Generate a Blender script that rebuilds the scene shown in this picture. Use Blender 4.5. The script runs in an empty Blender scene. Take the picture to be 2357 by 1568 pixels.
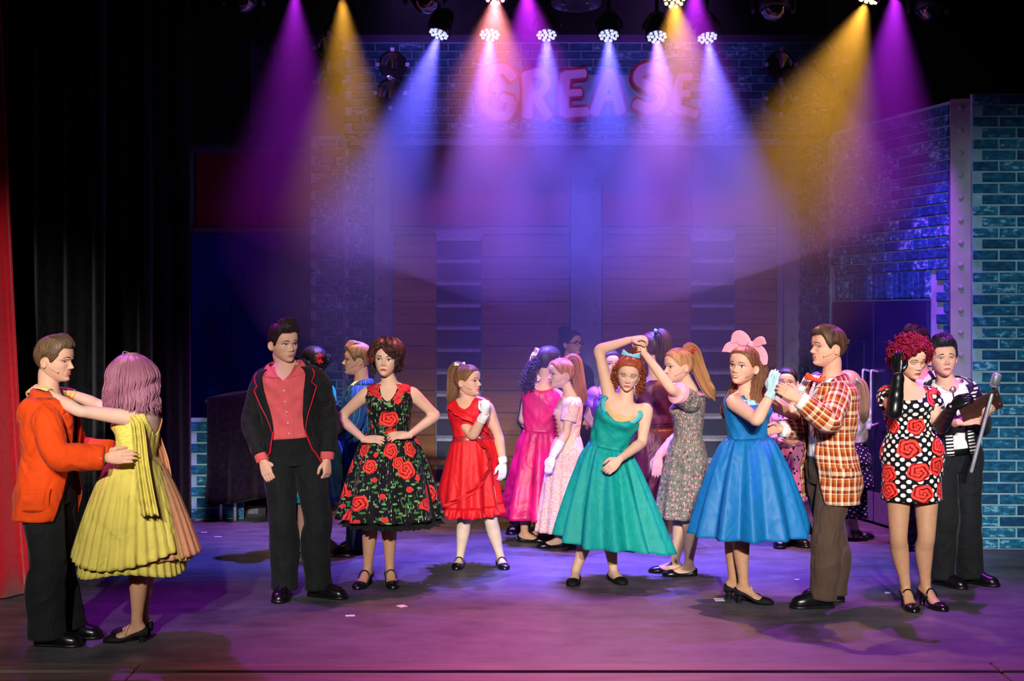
import bpy, math, random
import numpy as np
from mathutils import Vector, Matrix, Quaternion

# ------------------------------------------------------------------ camera, world, lights, exposure
FPX, CX, HY, HC = 3150.0, 1178.5, 720.0, 1.8       # focal length in px of the 2357x1568 frame, horizon row, eye height
scene = bpy.context.scene
COL = scene.collection

def P(px, py, Y):
    return np.array([(px - CX) * Y / FPX, Y, HC - (py - HY) * Y / FPX])

cam_d = bpy.data.cameras.new('camera'); cam = bpy.data.objects.new('camera', cam_d); COL.objects.link(cam)
cam.location = (0, 0, HC); cam.rotation_euler = (math.pi / 2, 0, 0)
cam_d.sensor_width = 36; cam_d.lens = FPX / 2357 * 36; cam_d.shift_y = -(784 - HY) / 2357
cam_d.clip_start = .1; cam_d.clip_end = 100
scene.camera = cam
scene.view_settings.view_transform = 'Standard'; scene.view_settings.look = 'None'
scene.view_settings.gamma = 1; scene.view_settings.use_curve_mapping = False
scene.view_settings.exposure = 0.0
scene.cycles.max_bounces = 4; scene.cycles.diffuse_bounces = 2; scene.cycles.glossy_bounces = 2
scene.cycles.transmission_bounces = 3; scene.cycles.volume_bounces = 0; scene.cycles.transparent_max_bounces = 6
scene.cycles.use_denoising = True; scene.cycles.caustics_reflective = False; scene.cycles.caustics_refractive = False
scene.cycles.sample_clamp_indirect = 4; scene.cycles.use_adaptive_sampling = True; scene.cycles.adaptive_threshold = .06; scene.cycles.adaptive_min_samples = 12

w = bpy.data.worlds.new('world'); scene.world = w; w.use_nodes = True
w.node_tree.nodes['Background'].inputs[0].default_value = (.25, .28, .5, 1)
w.node_tree.nodes['Background'].inputs[1].default_value = .016

def spot(name, loc, target, power, col, ang, blend=.5, radius=.06):
    d = bpy.data.lights.new(name, 'SPOT'); d.energy = power; d.color = col
    d.spot_size = math.radians(ang); d.spot_blend = blend; d.shadow_soft_size = radius
    o = bpy.data.objects.new(name, d); COL.objects.link(o); o.location = loc
    o.rotation_euler = (Vector(target) - Vector(loc)).to_track_quat('-Z', 'Y').to_euler()
    return o

# front-of-house profile spots (white), hung over the audience on both sides
WARM = (1, .93, .87)
for i, (lx, tx, ty, pw, ang) in enumerate([(-2.3, -2.55, 7.7, 3300, 15.5), (-.9, -1.0, 9.0, 4000, 15.5), (-.5, .2, 9.6, 3300, 15),
                                  (.7, .9, 9.2, 3300, 15), (.9, 1.9, 8.9, 4000, 15.5), (2.0, 2.75, 8.8, 3300, 15.5)]):
    spot('front_spot', (lx, -2.6, 4.7), (tx, ty, .72), pw, WARM, ang, .75, .12)

spot('front_spot', (1.2, -2.6, 4.9), (3.95, 10.4, 1.3), 2600, (.72, .92, 1), 18, .8, .12)      # right brick flat
spot('front_spot', (-.8, -2.6, 4.9), (-3.35, 8.6, 1.2), 3600, WARM, 14, .8, .12)               # red curtain
BLUE, AMBER, MAG, PINK = (.13, .11, 1), (1, .45, .05), (.55, .02, .95), (1, .24, .27)
LED_BACK = [(1010, 78), (1127, 80), (1258, 81), (1401, 82), (1512, 85), (1628, 87)]
LEDB_Y = 11.0
LED_FRONT = [(680, -28, MAG), (788, -14, AMBER), (1140, -10, PINK), (1212, -30, MAG), (1552, -2, AMBER), (1600, -30, MAG), (1995, 0, AMBER), (2062, -30, MAG)]
LEDF_Y = 10.0

# unseen side lamps, added to tint the floor magenta
spot('side_fill', (-3.5, 9.3, 4.5), (-1.5, 7.7, 0), 900, MAG, 44, 1., .05)
spot('side_fill', (3.7, 9.6, 4.5), (2.3, 8.0, 0), 1500, MAG, 44, 1., .05)
spot('header_fill', (-.9, 11.35, 4.9), (-.3, 13.3, 3.6), 110, (.34, .16, 1), 95, 1., .1)  # unseen lamps, added to keep the header and fascia visible
spot('header_fill', (1.5, 11.35, 4.9), (1.1, 13.3, 3.6), 110, (.42, .16, .95), 95, 1., .1)
# ------------------------------------------------------------------ helpers
def srgb(h):
    if isinstance(h, str):
        h = h.lstrip('#'); c = [int(h[i:i + 2], 16) / 255 for i in (0, 2, 4)]
    else: c = h
    return tuple((x / 12.92 if x <= .04045 else ((x + .055) / 1.055) ** 2.4) for x in c)

MATS = {}
def mat(name, col='#808080', rough=.6, spec=.3, metal=0., var=.12, vscale=30., bump=0., bscale=200., sheen=0., emit=None, es=0., alpha=1., coat=0., stretch=None, trans=0., wrinkle=0., wscale=8.):
    if name in MATS: return MATS[name]
    m = bpy.data.materials.new(name); m.use_nodes = True; MATS[name] = m
    nt = m.node_tree; b = nt.nodes['Principled BSDF']; c = srgb(col)
    b.inputs['Roughness'].default_value = rough; b.inputs['Specular IOR Level'].default_value = spec
    b.inputs['Metallic'].default_value = metal
    if sheen: b.inputs['Sheen Weight'].default_value = sheen
    if coat: b.inputs['Coat Weight'].default_value = coat
    if alpha < 1: b.inputs['Alpha'].default_value = alpha
    if trans: b.inputs['Transmission Weight'].default_value = trans
    if emit is not None:
        b.inputs['Emission Color'].default_value = (*emit, 1); b.inputs['Emission Strength'].default_value = es; m.cycles.emission_sampling = 'NONE'
    tc = nt.nodes.new('ShaderNodeTexCoord'); src = tc.outputs['Object']
    if stretch:
        mp = nt.nodes.new('ShaderNodeMapping'); mp.inputs['Scale'].default_value = stretch
        nt.links.new(tc.outputs['UV'], mp.inputs[0]); src = mp.outputs[0]
    n = nt.nodes.new('ShaderNodeTexNoise'); n.inputs['Scale'].default_value = vscale; n.inputs['Detail'].default_value = 1
    nt.links.new(src, n.inputs['Vector'])
    r = nt.nodes.new('ShaderNodeValToRGB')
    r.color_ramp.elements[0].position = .3; r.color_ramp.elements[1].position = .7
    r.color_ramp.elements[0].color = (*[x * (1 - var) for x in c], 1)
    r.color_ramp.elements[1].color = (*[min(1, x * (1 + var) + .01 * var) for x in c], 1)
    nt.links.new(n.outputs[0], r.inputs[0]); nt.links.new(r.outputs[0], b.inputs['Base Color'])
    if wrinkle:
        n3 = nt.nodes.new('ShaderNodeTexNoise'); n3.inputs['Scale'].default_value = wscale; n3.inputs['Detail'].default_value = 1.5; n3.inputs['Distortion'].default_value = 1.4; n3.inputs['Roughness'].default_value = .45
        mp3 = nt.nodes.new('ShaderNodeMapping'); mp3.inputs['Scale'].default_value = (1, 1, .7); nt.links.new(tc.outputs['Object'], mp3.inputs[0]); nt.links.new(mp3.outputs[0], n3.inputs['Vector'])
        b3 = nt.nodes.new('ShaderNodeBump'); b3.inputs['Strength'].default_value = wrinkle; b3.inputs['Distance'].default_value = .05; nt.links.new(n3.outputs[0], b3.inputs['Height']); nt.links.new(b3.outputs[0], b.inputs['Normal'])
    if bump:
        n2 = nt.nodes.new('ShaderNodeTexNoise'); n2.inputs['Scale'].default_value = bscale; n2.inputs['Detail'].default_value = 0; nt.links.new(src, n2.inputs['Vector'])
        bp = nt.nodes.new('ShaderNodeBump'); bp.inputs['Strength'].default_value = bump; bp.inputs['Distance'].default_value = .01
        nt.links.new(n2.outputs[0], bp.inputs['Height']); nt.links.new(bp.outputs[0], b.inputs['Normal'])
        if wrinkle: nt.links.new(b3.outputs[0], bp.inputs['Normal'])
    return m

def hairmat(name, dark, light, rough=.35):
    if name in MATS: return MATS[name]
    m = mat(name, dark, rough=rough + .14, spec=.28, var=0, vscale=1., stretch=(90, 2.2, 1))
    r = [n for n in m.node_tree.nodes if n.type == 'VALTORGB'][0]
    r.color_ramp.elements[0].color = (*srgb(dark), 1); r.color_ramp.elements[1].color = (*srgb(light), 1)
    return m

def arr(x): return np.asarray(x, float)
def nrm(v): v = arr(v); return v / (np.linalg.norm(v) + 1e-12)
def sstep(x, a, b): t = np.clip((x - a) / (b - a), 0, 1); return t * t * (3 - 2 * t)

class Wig:
    """smooth cheap noise: sum of random sines over 2-D coordinates"""
    def __init__(s, seed, n=7, lo=.5, hi=2.):
        r = np.random.RandomState(seed); s.k = r.uniform(lo, hi, (n, 2)) * r.choice([-1, 1], (n, 2)); s.p = r.uniform(0, 6.28, n); s.n = n
    def __call__(s, u, v):
        o = 0
        for (a, b), p in zip(s.k, s.p): o = o + np.sin(a * u + b * v + p)
        return o / s.n * 1.6

class MB:
    def __init__(s): s.V = []; s.n = 0; s.F = []; s.U = []; s.M = []
    def add(s, V, faces, mat=0, uvs=None):
        V = arr(V).reshape(-1, 3); s.V.append(V); 
        for i, f in enumerate(faces):
            s.F.append(tuple(int(x) + s.n for x in f)); s.M.append(mat)
            s.U.append([(0, 0)] * len(f) if uvs is None else uvs[i])
        s.n += len(V)
    def grid(s, G, closed=False, mat=0, uv=None, cap0=False, cap1=False):
        G = arr(G); n, m = G.shape[:2]; V = G.reshape(-1, 3)
        mm = m if closed else m - 1
        if uv is None:
            du = np.linspace(0, 1, m + 1 if closed else m); dv = np.linspace(0, 1, n)
            uv = np.stack(np.meshgrid(du, dv), -1)
        base = s.n; s.V.append(V.copy()); s.n += len(V)
        I, J = np.meshgrid(np.arange(n - 1), np.arange(mm), indexing='ij'); I = I.ravel(); J = J.ravel(); J1 = (J + 1) % m
        q = np.stack([I * m + J, I * m + J1, (I + 1) * m + J1, (I + 1) * m + J], 1) + base
        uu = np.stack([uv[I, J], uv[I, J + 1], uv[I + 1, J + 1], uv[I + 1, J]], 1)
        s.F.extend(map(tuple, q.tolist())); s.U.extend(uu.tolist()); s.M.extend([mat] * len(q))
        for cap, row in ((cap0, 0), (cap1, n - 1)):
            if cap:
                c = V[row * m:(row + 1) * m].mean(0); s.V.append(c[None]); ci = s.n; s.n += 1
                for j in range(m if closed else m - 1):
                    j1 = (j + 1) % m
                    s.F.append((base + row * m + j, base + row * m + j1, ci)); s.U.append([tuple(uv[row, j]), tuple(uv[row, j + 1]), tuple(uv[row, j])]); s.M.append(mat)
    def box(s, c, sz, mat=0, R=None, bev=0.):
        x, y, z = arr(sz) / 2
        if bev <= 0:
            V = arr([[a * x, b * y, d * z] for d in (-1, 1) for b in (-1, 1) for a in (-1, 1)])
            F = [(0, 2, 3, 1), (4, 5, 7, 6), (0, 1, 5, 4), (2, 6, 7, 3), (0, 4, 6, 2), (1, 3, 7, 5)]
        else:
            e = bev; pts = [(x - e, y), (x, y - e), (x, -y + e), (x - e, -y), (-x + e, -y), (-x, -y + e), (-x, y - e), (-x + e, y)]
            rows = []
            for zz, k in ((-z, e), (-z + e, 0), (z - e, 0), (z, e)):
                rows.append([(px - math.copysign(k, px) * (abs(px) > k), py - math.copysign(k, py) * (abs(py) > k), zz) for px, py in pts])
            V = arr(rows).reshape(-1, 3); F = []
            for i in range(3):
                for j in range(8): F.append((i * 8 + j, i * 8 + (j + 1) % 8, i * 8 + 8 + (j + 1) % 8, i * 8 + 8 + j))
            F += [tuple(range(7, -1, -1)), tuple(range(24, 32))]
        if R is not None: V = V @ arr(R).T
        s.add(V + arr(c), F, mat)
    def build(s, name, mats, parent=None, origin=None, smooth=True, solid=0.):
        me = bpy.data.meshes.new(name)
        V = np.concatenate(s.V) if s.V else np.zeros((0, 3))
        if origin is not None: V = V - arr(origin)
        me.vertices.add(len(V)); me.vertices.foreach_set('co', V.ravel().astype(np.float32))
        ls = np.fromiter((len(f) for f in s.F), int); tot = int(ls.sum())
        me.loops.add(tot); me.polygons.add(len(ls))
        me.loops.foreach_set('vertex_index', np.fromiter((i for f in s.F for i in f), np.int32))
        me.polygons.foreach_set('loop_start', np.concatenate([[0], np.cumsum(ls)[:-1]]).astype(np.int32))
        if not isinstance(mats, (list, tuple)): mats = [mats]
        for m in mats: me.materials.append(m)
        me.polygons.foreach_set('material_index', np.array(s.M, np.int32))
        me.polygons.foreach_set('use_smooth', np.full(len(ls), smooth, bool))
        ul = me.uv_layers.new(name='UVMap')
        ul.data.foreach_set('uv', np.fromiter((c for f in s.U for u in f for c in u), np.float32))
        me.update(calc_edges=True); me.validate()
        o = bpy.data.objects.new(name, me); COL.objects.link(o)
        if parent is not None: o.parent = parent
        if solid:
            md = o.modifiers.new('thickness', 'SOLIDIFY'); md.thickness = solid; md.offset = 0
        return o

def catmull(C, sub=6):
    C = arr(C); n = len(C)
    if n < 3: 
        t = np.linspace(0, 1, sub + 1)[:, None]; return C[0] * (1 - t) + C[-1] * t
    X = np.concatenate([[2 * C[0] - C[1]], C, [2 * C[-1] - C[-2]]]); out = []
    for i in range(n - 1):
        p0, p1, p2, p3 = X[i:i + 4]
        for t in np.linspace(0, 1, sub, endpoint=False):
            out.append(.5 * ((2 * p1) + (-p0 + p2) * t + (2 * p0 - 5 * p1 + 4 * p2 - p3) * t * t + (-p0 + 3 * p1 - 3 * p2 + p3) * t ** 3))
    out.append(C[-1]); return arr(out)

def frames(pts, ref):
    T = np.gradient(pts, axis=0); T /= np.linalg.norm(T, axis=1)[:, None] + 1e-12
    A = []; a = arr(ref) - np.dot(ref, T[0]) * T[0]
    if np.linalg.norm(a) < 1e-4: a = np.cross(T[0], (.31, .9, .2))
    for t in T:
        a = a - np.dot(a, t) * t; a = a / (np.linalg.norm(a) + 1e-12); A.append(a)
    A = arr(A); return T, A, np.cross(T, A)

def tube(mb, pts, rad, n=14, mat=0, ref=(0, -1, 0), sub=5, round0=True, round1=True, e=1., fold=None, uvs=1.):
    """lofted tapering limb; rad scalar / per point / per point (ra, rb) along ref and across"""
    pts = arr(pts); rad = arr(rad)
    if rad.ndim == 0: rad = np.full(len(pts), float(rad))
    if rad.ndim == 1: rad = np.stack([rad, rad], 1)
    D = catmull(np.concatenate([pts, rad], 1), sub); p = D[:, :3]; r = np.maximum(D[:, 3:], 1e-4)
    T, A, B = frames(p, ref)
    th = np.linspace(0, 2 * np.pi, n, endpoint=False)
    c, s_ = np.cos(th), np.sin(th)
    if e != 1.: c = np.sign(c) * abs(c) ** e; s_ = np.sign(s_) * abs(s_) ** e
    L = np.concatenate([[0], np.cumsum(np.linalg.norm(np.diff(p, axis=0), axis=1))])
    k = np.ones((len(p), n))
    if fold is not None: k = k + fold(L[:, None], th[None, :])
    G = p[:, None] + A[:, None] * (c[None, :, None] * r[:, 0][:, None, None] * k[..., None]) + B[:, None] * (s_[None, :, None] * r[:, 1][:, None, None] * k[..., None])
    def capr(i, sg):
        rows = []
        rm = r[i].mean()
        for q in (.35, .65, .87, .98):
            d = sg * rm * q * .9; f = math.sqrt(1 - q * q)
            rows.append(p[i] + T[i] * d + (G[i] - p[i]) * f)
        return rows
    rows = list(G)
    if round0: rows = capr(0, -1)[::-1] + rows
    if round1: rows = rows + capr(-1, 1)
    G = arr(rows); nn = len(G)
    Lf = np.linspace(0, L[-1], nn); R0 = float(r.mean()) * 6.28
    uv = np.stack(np.meshgrid(np.linspace(0, R0, n + 1) * uvs, Lf * uvs), -1)
    mb.grid(G, True, mat, uv, True, True)

def ellipsoid(mb, c, ax, n=12, m=16, mat=0):
    ax = arr(ax)
    if ax.ndim == 1: ax = np.diag(ax)
    ph = np.linspace(.05, np.pi - .05, n); th = np.linspace(0, 2 * np.pi, m, endpoint=False)
    d = np.stack([np.sin(ph)[:, None] * np.cos(th), np.sin(ph)[:, None] * np.sin(th), np.cos(ph)[:, None] * np.ones(m)], -1)
    mb.grid(arr(c) + d @ ax, True, mat, None, True, True)

def props(o, label=None, cat=None, group=None, kind=None):
    if label: o['label'] = label
    if cat: o['category'] = cat
    if group: o['group'] = group
    if kind: o['kind'] = kind
    return o

def empty(name, loc):
    o = bpy.data.objects.new(name, None); COL.objects.link(o); o.location = Vector(tuple(loc)); o.empty_display_size = .1
    return o

def quick(name, m, parent=None, **k):
    """one box mesh"""
    mb = MB(); mb.box(**k); return mb.build(name, m, parent, smooth=False)

def voxel(mb, size, smooth_it=6, factor=.5):
    """union of overlapping closed shapes -> one continuous skin; returns verts, faces"""
    o = mb.build('tmp', [])
    md = o.modifiers.new('r', 'REMESH'); md.mode = 'VOXEL'; md.voxel_size = size; md.adaptivity = 0
    if smooth_it:
        ms = o.modifiers.new('s', 'SMOOTH'); ms.iterations = smooth_it; ms.factor = factor
    dg = bpy.context.evaluated_depsgraph_get(); ev = o.evaluated_get(dg); me = ev.to_mesh()
    V = np.zeros(len(me.vertices) * 3, np.float32); me.vertices.foreach_get('co', V)
    F = [tuple(p.vertices) for p in me.polygons]
    ev.to_mesh_clear(); d = o.data; bpy.data.objects.remove(o); bpy.data.meshes.remove(d)
    return V.reshape(-1, 3).astype(float), F
# ------------------------------------------------------------------ stage materials
def brickmat(name, c0, c1, c2):
    m = mat(name, c0, rough=.75, spec=.2, var=0)
    nt = m.node_tree; b = nt.nodes['Principled BSDF']; r = [n for n in nt.nodes if n.type == 'VALTORGB'][0]
    no = [n for n in nt.nodes if n.type == 'TEX_NOISE'][0]; no.inputs['Scale'].default_value = 1.0; no.inputs['Detail'].default_value = 3; no.inputs['Roughness'].default_value = .62
    geo = nt.nodes.new('ShaderNodeNewGeometry'); mp = nt.nodes.new('ShaderNodeMapping'); mp.inputs['Scale'].default_value = (17, 17, 34)
    nt.links.new(geo.outputs['Position'], mp.inputs[0]); nt.links.new(mp.outputs[0], no.inputs['Vector'])
    oi = nt.nodes.new('ShaderNodeObjectInfo'); ma = nt.nodes.new('ShaderNodeMath'); ma.operation = 'MULTIPLY_ADD'; ma.inputs[1].default_value = .26; ma.inputs[2].default_value = -.13
    nt.links.new(oi.outputs['Random'], ma.inputs[0]); ad = nt.nodes.new('ShaderNodeMath'); ad.operation = 'ADD'
    nt.links.new(no.outputs[0], ad.inputs[0]); nt.links.new(ma.outputs[0], ad.inputs[1]); nt.links.new(ad.outputs[0], r.inputs[0])
    cr = r.color_ramp
    while len(cr.elements) > 2: cr.elements.remove(cr.elements[-1])
    cr.elements[0].position = .36; cr.elements[0].color = (*srgb(c0), 1); cr.elements[1].position = .63; cr.elements[1].color = (*srgb(c1), 1)
    e = cr.elements.new(.71); e.color = (*srgb(c2), 1)
    return m
BRICK = brickmat('painted_brick', '#0b4060', '#1a6c8c', '#74b0c2')
MORTAR = mat('painted_mortar', '#7fa6b4', rough=.8, var=.15, vscale=9)
STEEL = mat('painted_steel', '#858a92', rough=.5, var=.12, vscale=6)
PLANK = mat('varnished_plank', '#8d5a33', rough=.5, spec=.3, var=.22, vscale=3.)
def grain(m, sx):
    nt = m.node_tree; no = [n for n in nt.nodes if n.type == 'TEX_NOISE'][0]; geo = nt.nodes.new('ShaderNodeNewGeometry')
    mp = nt.nodes.new('ShaderNodeMapping'); mp.inputs['Scale'].default_value = sx
    nt.links.new(geo.outputs['Position'], mp.inputs[0]); nt.links.new(mp.outputs[0], no.inputs['Vector'])
grain(PLANK, (.6, 1, 9))
DARKP = mat('slate_panel', '#2a3350', rough=.5, var=.2, vscale=2)
RAIL = mat('aluminium_rail', '#a3a8b8', rough=.4, metal=.2)
REDP = mat('red_fascia_paint', '#a01538', rough=.6, var=.2, vscale=1.5)
BLUEP = mat('blue_wall_paint', '#0c38b4', rough=.6, var=.25, vscale=1.5)
PURP = mat('plum_wall_paint', '#4a2f62', rough=.8, var=.15, vscale=2)
BLACK = mat('black_velour', '#090a0c', rough=.95, spec=.05, var=.3, sheen=.15)
REDV = mat('red_velour', '#a8081c', rough=.85, spec=.1, var=.12, sheen=.35)
DOORP = mat('navy_door_paint', '#181f52', rough=.4, spec=.4, var=.2, vscale=2)
KICK = mat('brushed_kickplate', '#8d87a8', rough=.5, metal=.3)
CHROME = mat('chrome', '#b9bcc6', rough=.32, metal=.55, spec=.6)
BLK = mat('black_metal', '#0c0c0f', rough=.35, spec=.5)
RUB = mat('black_plastic', '#15161b', rough=.45, spec=.4)
GLASS = mat('dark_glass', '#101018', rough=.05, spec=.9, coat=1.)

floor_m = mat('stage_floor_vinyl', '#4c4a51', rough=.45, spec=.35, var=.5, vscale=2.3)
_r = [n for n in floor_m.node_tree.nodes if n.type == 'TEX_NOISE'][0]; _r.inputs['Detail'].default_value = 4; _r.inputs['Roughness'].default_value = .65

_nt = floor_m.node_tree; _tc = [n for n in _nt.nodes if n.type == 'TEX_COORD'][0]; _mp = _nt.nodes.new('ShaderNodeMapping'); _mp.inputs['Scale'].default_value = (3.2, 7, 1); _mp.inputs['Rotation'].default_value = (0, 0, .12)
_n2 = _nt.nodes.new('ShaderNodeTexNoise'); _n2.inputs['Scale'].default_value = 1.; _n2.inputs['Detail'].default_value = 4; _nt.links.new(_tc.outputs['Object'], _mp.inputs[0]); _nt.links.new(_mp.outputs[0], _n2.inputs['Vector'])
_ad = _nt.nodes.new('ShaderNodeMath'); _ad.operation = 'MULTIPLY_ADD'; _ad.inputs[1].default_value = .45; _rp = [n for n in _nt.nodes if n.type == 'VALTORGB'][0]; _sc = _nt.nodes.new('ShaderNodeMath'); _sc.operation = 'MULTIPLY'; _sc.inputs[1].default_value = .62
_nt.links.new(_r.outputs[0], _sc.inputs[0]); _nt.links.new(_n2.outputs[0], _ad.inputs[0]); _nt.links.new(_sc.outputs[0], _ad.inputs[2]); _nt.links.new(_ad.outputs[0], _rp.inputs[0]); _rp.color_ramp.elements[0].position = .38; _rp.color_ramp.elements[1].position = .68
_mr = _nt.nodes.new('ShaderNodeMapRange'); _mr.inputs[1].default_value = .35; _mr.inputs[2].default_value = .7; _mr.inputs[3].default_value = .62; _mr.inputs[4].default_value = .36; _nt.links.new(_ad.outputs[0], _mr.inputs[0]); _nt.links.new(_mr.outputs[0], _nt.nodes['Principled BSDF'].inputs['Roughness'])
# ------------------------------------------------------------------ floor
mb = MB(); mb.box((0, 11.5, -.1), (15, 8.94, .2)); floor = props(mb.build('floor', floor_m, smooth=False), 'dark scuffed stage floor', kind='structure')
FRONTB = mat('apron_board', '#584d4e', rough=.5, spec=.35, var=.3, vscale=2.); grain(FRONTB, (1.2, 9, 1))
yb = [7.022, 6.862, 6.55, 6.25]
for i in range(3):
    for (x0, x1) in ((-6, -1.9), (-1.9, 2.45), (2.45, 6)):
        quick('board', FRONTB, floor, c=((x0 + x1) / 2, (yb[i] + yb[i + 1]) / 2, -.02 - .008 * i), sz=(x1 - x0 - .006, yb[i] - yb[i + 1] - .012, .05), bev=.006)
quick('board_bearer', BLK, floor, c=(0, 6.65, -.12), sz=(12, .8, .1))

# ------------------------------------------------------------------ brick courses: every brick its own object, one shared mesh
_b = MB(); _b.box((0, 0, 0), (1, 1, 1))
def _unit_brick():
    e = .06
    V = arr([[-.5, .5, -.5], [.5, .5, -.5], [.5, .5, .5], [-.5, .5, .5], [-.5, -.1, -.5], [.5, -.1, -.5], [.5, -.1, .5], [-.5, -.1, .5],
             [-.5 + e * .5, -.5, -.5 + e], [.5 - e * .5, -.5, -.5 + e], [.5 - e * .5, -.5, .5 - e], [-.5 + e * .5, -.5, .5 - e]])
    F = [(4, 5, 9, 8), (5, 6, 10, 9), (6, 7, 11, 10), (7, 4, 8, 11), (8, 9, 10, 11), (0, 1, 5, 4), (1, 2, 6, 5), (2, 3, 7, 6), (3, 0, 4, 7)]
    m = MB(); m.add(V, F); o = m.build('brick', BRICK, smooth=False); me = o.data; bpy.data.objects.remove(o); return me
BRICK_ME = _unit_brick()
rng = random.Random(4)
def bricks(parent, A, B, z0, z1, course=.0825, bl=.215, joint=.013, skip=None, phase=0, thick=.016, vert=False, limit=10**9):
    A = arr([A[0], A[1], 0]); B = arr([B[0], B[1], 0]); L = np.linalg.norm(B - A); d = (B - A) / L; ang = math.atan2(d[1], d[0]); nrm_ = arr([d[1], -d[0], 0])
    rows = int(round((z1 - z0) / course)); n = 0
    for r in range(rows):
        zc = z0 + (r + .5) * course; off = (bl * .5 if (r + phase) % 2 else 0) - bl * .25; u = off
        while u < L:
            a, b = max(u + joint / 2, .004), min(u + bl - joint / 2, L - .004); u += bl
            if b - a < .03: continue
            if skip and skip((a + b) / 2, zc, a, b): continue
            o = bpy.data.objects.new('brick', BRICK_ME); COL.objects.link(o); o.parent = parent
            o.location = Vector(tuple(A + d * (a + b) / 2 + nrm_ * thick * .35)) + Vector((0, 0, zc))
            o.rotation_euler = (rng.uniform(-.006, .006), 0, ang + rng.uniform(-.004, .004)); o.scale = (b - a, thick * rng.uniform(.85, 1.2), course - joint)
            n += 1
    return n

def slab(name, m, A, B, z0, z1, t=.06, parent=None, back=True):
    """upright flat from A to B (front face on the A-B line, facing the right-hand side)"""
    A = arr([A[0], A[1], 0]); B = arr([B[0], B[1], 0]); d = nrm(B - A); n = arr([d[1], -d[0], 0])
    R = np.stack([d, -n, (0, 0, 1)], 1)
    mb = MB(); mb.box((A + B) / 2 - n * t / 2 + arr([0, 0, (z0 + z1) / 2]), (np.linalg.norm(B - A), t, z1 - z0), 0, R)
    return mb.build(name, m, parent, smooth=False)

def rivets(parent, A, B, us, z0, z1, dz, r=.02):
    A = arr([A[0], A[1], 0]); B = arr([B[0], B[1], 0]); d = nrm(B - A); n = arr([d[1], -d[0], 0])
    mbk = MB(); th = np.linspace(0, 2 * np.pi, 10, endpoint=False); rows = []
    for q, f in ((0, 1), (.25, .95), (.45, .7), (.55, .35)):
        rows.append(np.stack([np.cos(th) * r * f, np.full(10, -q * r), np.sin(th) * r * f], 1))
    mbk.grid(arr(rows), True, 0, None, False, True)
    o0 = mbk.build('rivet', STEEL, parent); me = o0.data; bpy.data.objects.remove(o0); z = z0
    ang = math.atan2(d[1], d[0])
    while z < z1:
        for u in us:
            o = bpy.data.objects.new('rivet', me); COL.objects.link(o); o.parent = parent
            o.location = Vector(tuple(A + d * u)) + Vector((0, 0, z)); o.rotation_euler = (0, 0, ang)
        z += dz

# ------------------------------------------------------------------ back wall of planks
BY = 13.8
X = lambda px, Y=BY: (px - CX) * Y / FPX
Z = lambda py, Y=BY: HC - (py - HY) * Y / FPX
GAPM = mat('joint_glint', '#8f93a6', rough=.6)  # pale backing in the gaps: light caught on groove edges, put into colour
wall_back = slab('wall_back', GAPM, (X(430), BY + .03), (X(1960), BY + .03), 0, 3.6, .08); props(wall_back, 'timber clad rear stage wall with red fascia', kind='structure')
ztop = Z(541); ph = .2245
for (a, b) in ((905, 1003), (1109, 1312), (1386, 1589), (1693, 1788)):
    z = ztop
    while z > .02:
        h = min(ph, z)
        quick('plank', PLANK, wall_back, c=((X(a) + X(b)) / 2, BY + .012, z - h / 2), sz=(X(b) - X(a) - .006, .024, h - .009), bev=.004); z -= ph
    quick('plank', PLANK, wall_back, c=((X(a) + X(b)) / 2, BY + .014, ztop + .045), sz=(X(b) - X(a) - .006, .024, .075), bev=.004)
for (a, b) in ((1005, 1107), (1591, 1691)):
    z = ztop
    while z > .02:
        h = min(ph, z)
        quick('panel', DARKP, wall_back, c=((X(a) + X(b)) / 2, BY + .02, z - h / 2 - .02), sz=(X(b) - X(a), .014, h - .04))
        quick('rail', RAIL, wall_back, c=((X(a) + X(b)) / 2, BY + .004, z - .045 + .0), sz=(X(b) - X(a), .03, .034), bev=.004); z -= ph
RAILG = mat('grey_ledge', '#6c6f86', rough=.5)
for (a, b) in ((905, 1312), (1386, 1590), (1591, 1788)):
    quick('fascia_panel', REDP, wall_back, c=((X(a) + X(b)) / 2, BY + .0, (Z(520) + Z(345)) / 2), sz=(X(b) - X(a) - .006, .03, Z(345) - Z(520)), bev=.004)
for (a, b) in ((452, 600), (600, 715)):
    quick('fascia_panel', REDP, wall_back, c=((X(a) + X(b)) / 2, BY + .0, (Z(522) + Z(352)) / 2), sz=(X(b) - X(a) - .004, .03, Z(352) - Z(522)), bev=.004)
quick('ledge', RAILG, wall_back, c=(X(580), BY - .01, Z(530)), sz=(X(715) - X(445), .06, .062), bev=.004)
quick('ledge', RAILG, wall_back, c=(X(580), BY - .01, Z(346)), sz=(X(715) - X(445), .06, .06), bev=.004)
for (a, b) in ((440, 532), (532, 616), (616, 686), (686, 715)):
    quick('panel', BLUEP, wall_back, c=((X(a) + X(b)) / 2, BY + .012, Z(538) / 2), sz=(X(b) - X(a) - .006, .024, Z(538)), bev=.003)
def post(n, a, b, Y, z1, us, dz=.224, z0=.3):
    p = slab('trim_%d' % n, STEEL, (X(a, Y), Y), (X(b, Y), Y), 0, z1, .05); props(p, None, kind='structure')
    rivets(p, (X(a, Y), Y), (X(b, Y), Y), us, z0, z1, dz); return p
post(1, 1314, 1384, BY - .03, Z(345), (.06, .245), .178, .1)
post(2, 861, 896, BY - .12, Z(330), (.075,), .205, .1)
post(3, 1805, 1842, BY - .12, Z(330), (.08,), .205, .1)
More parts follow.
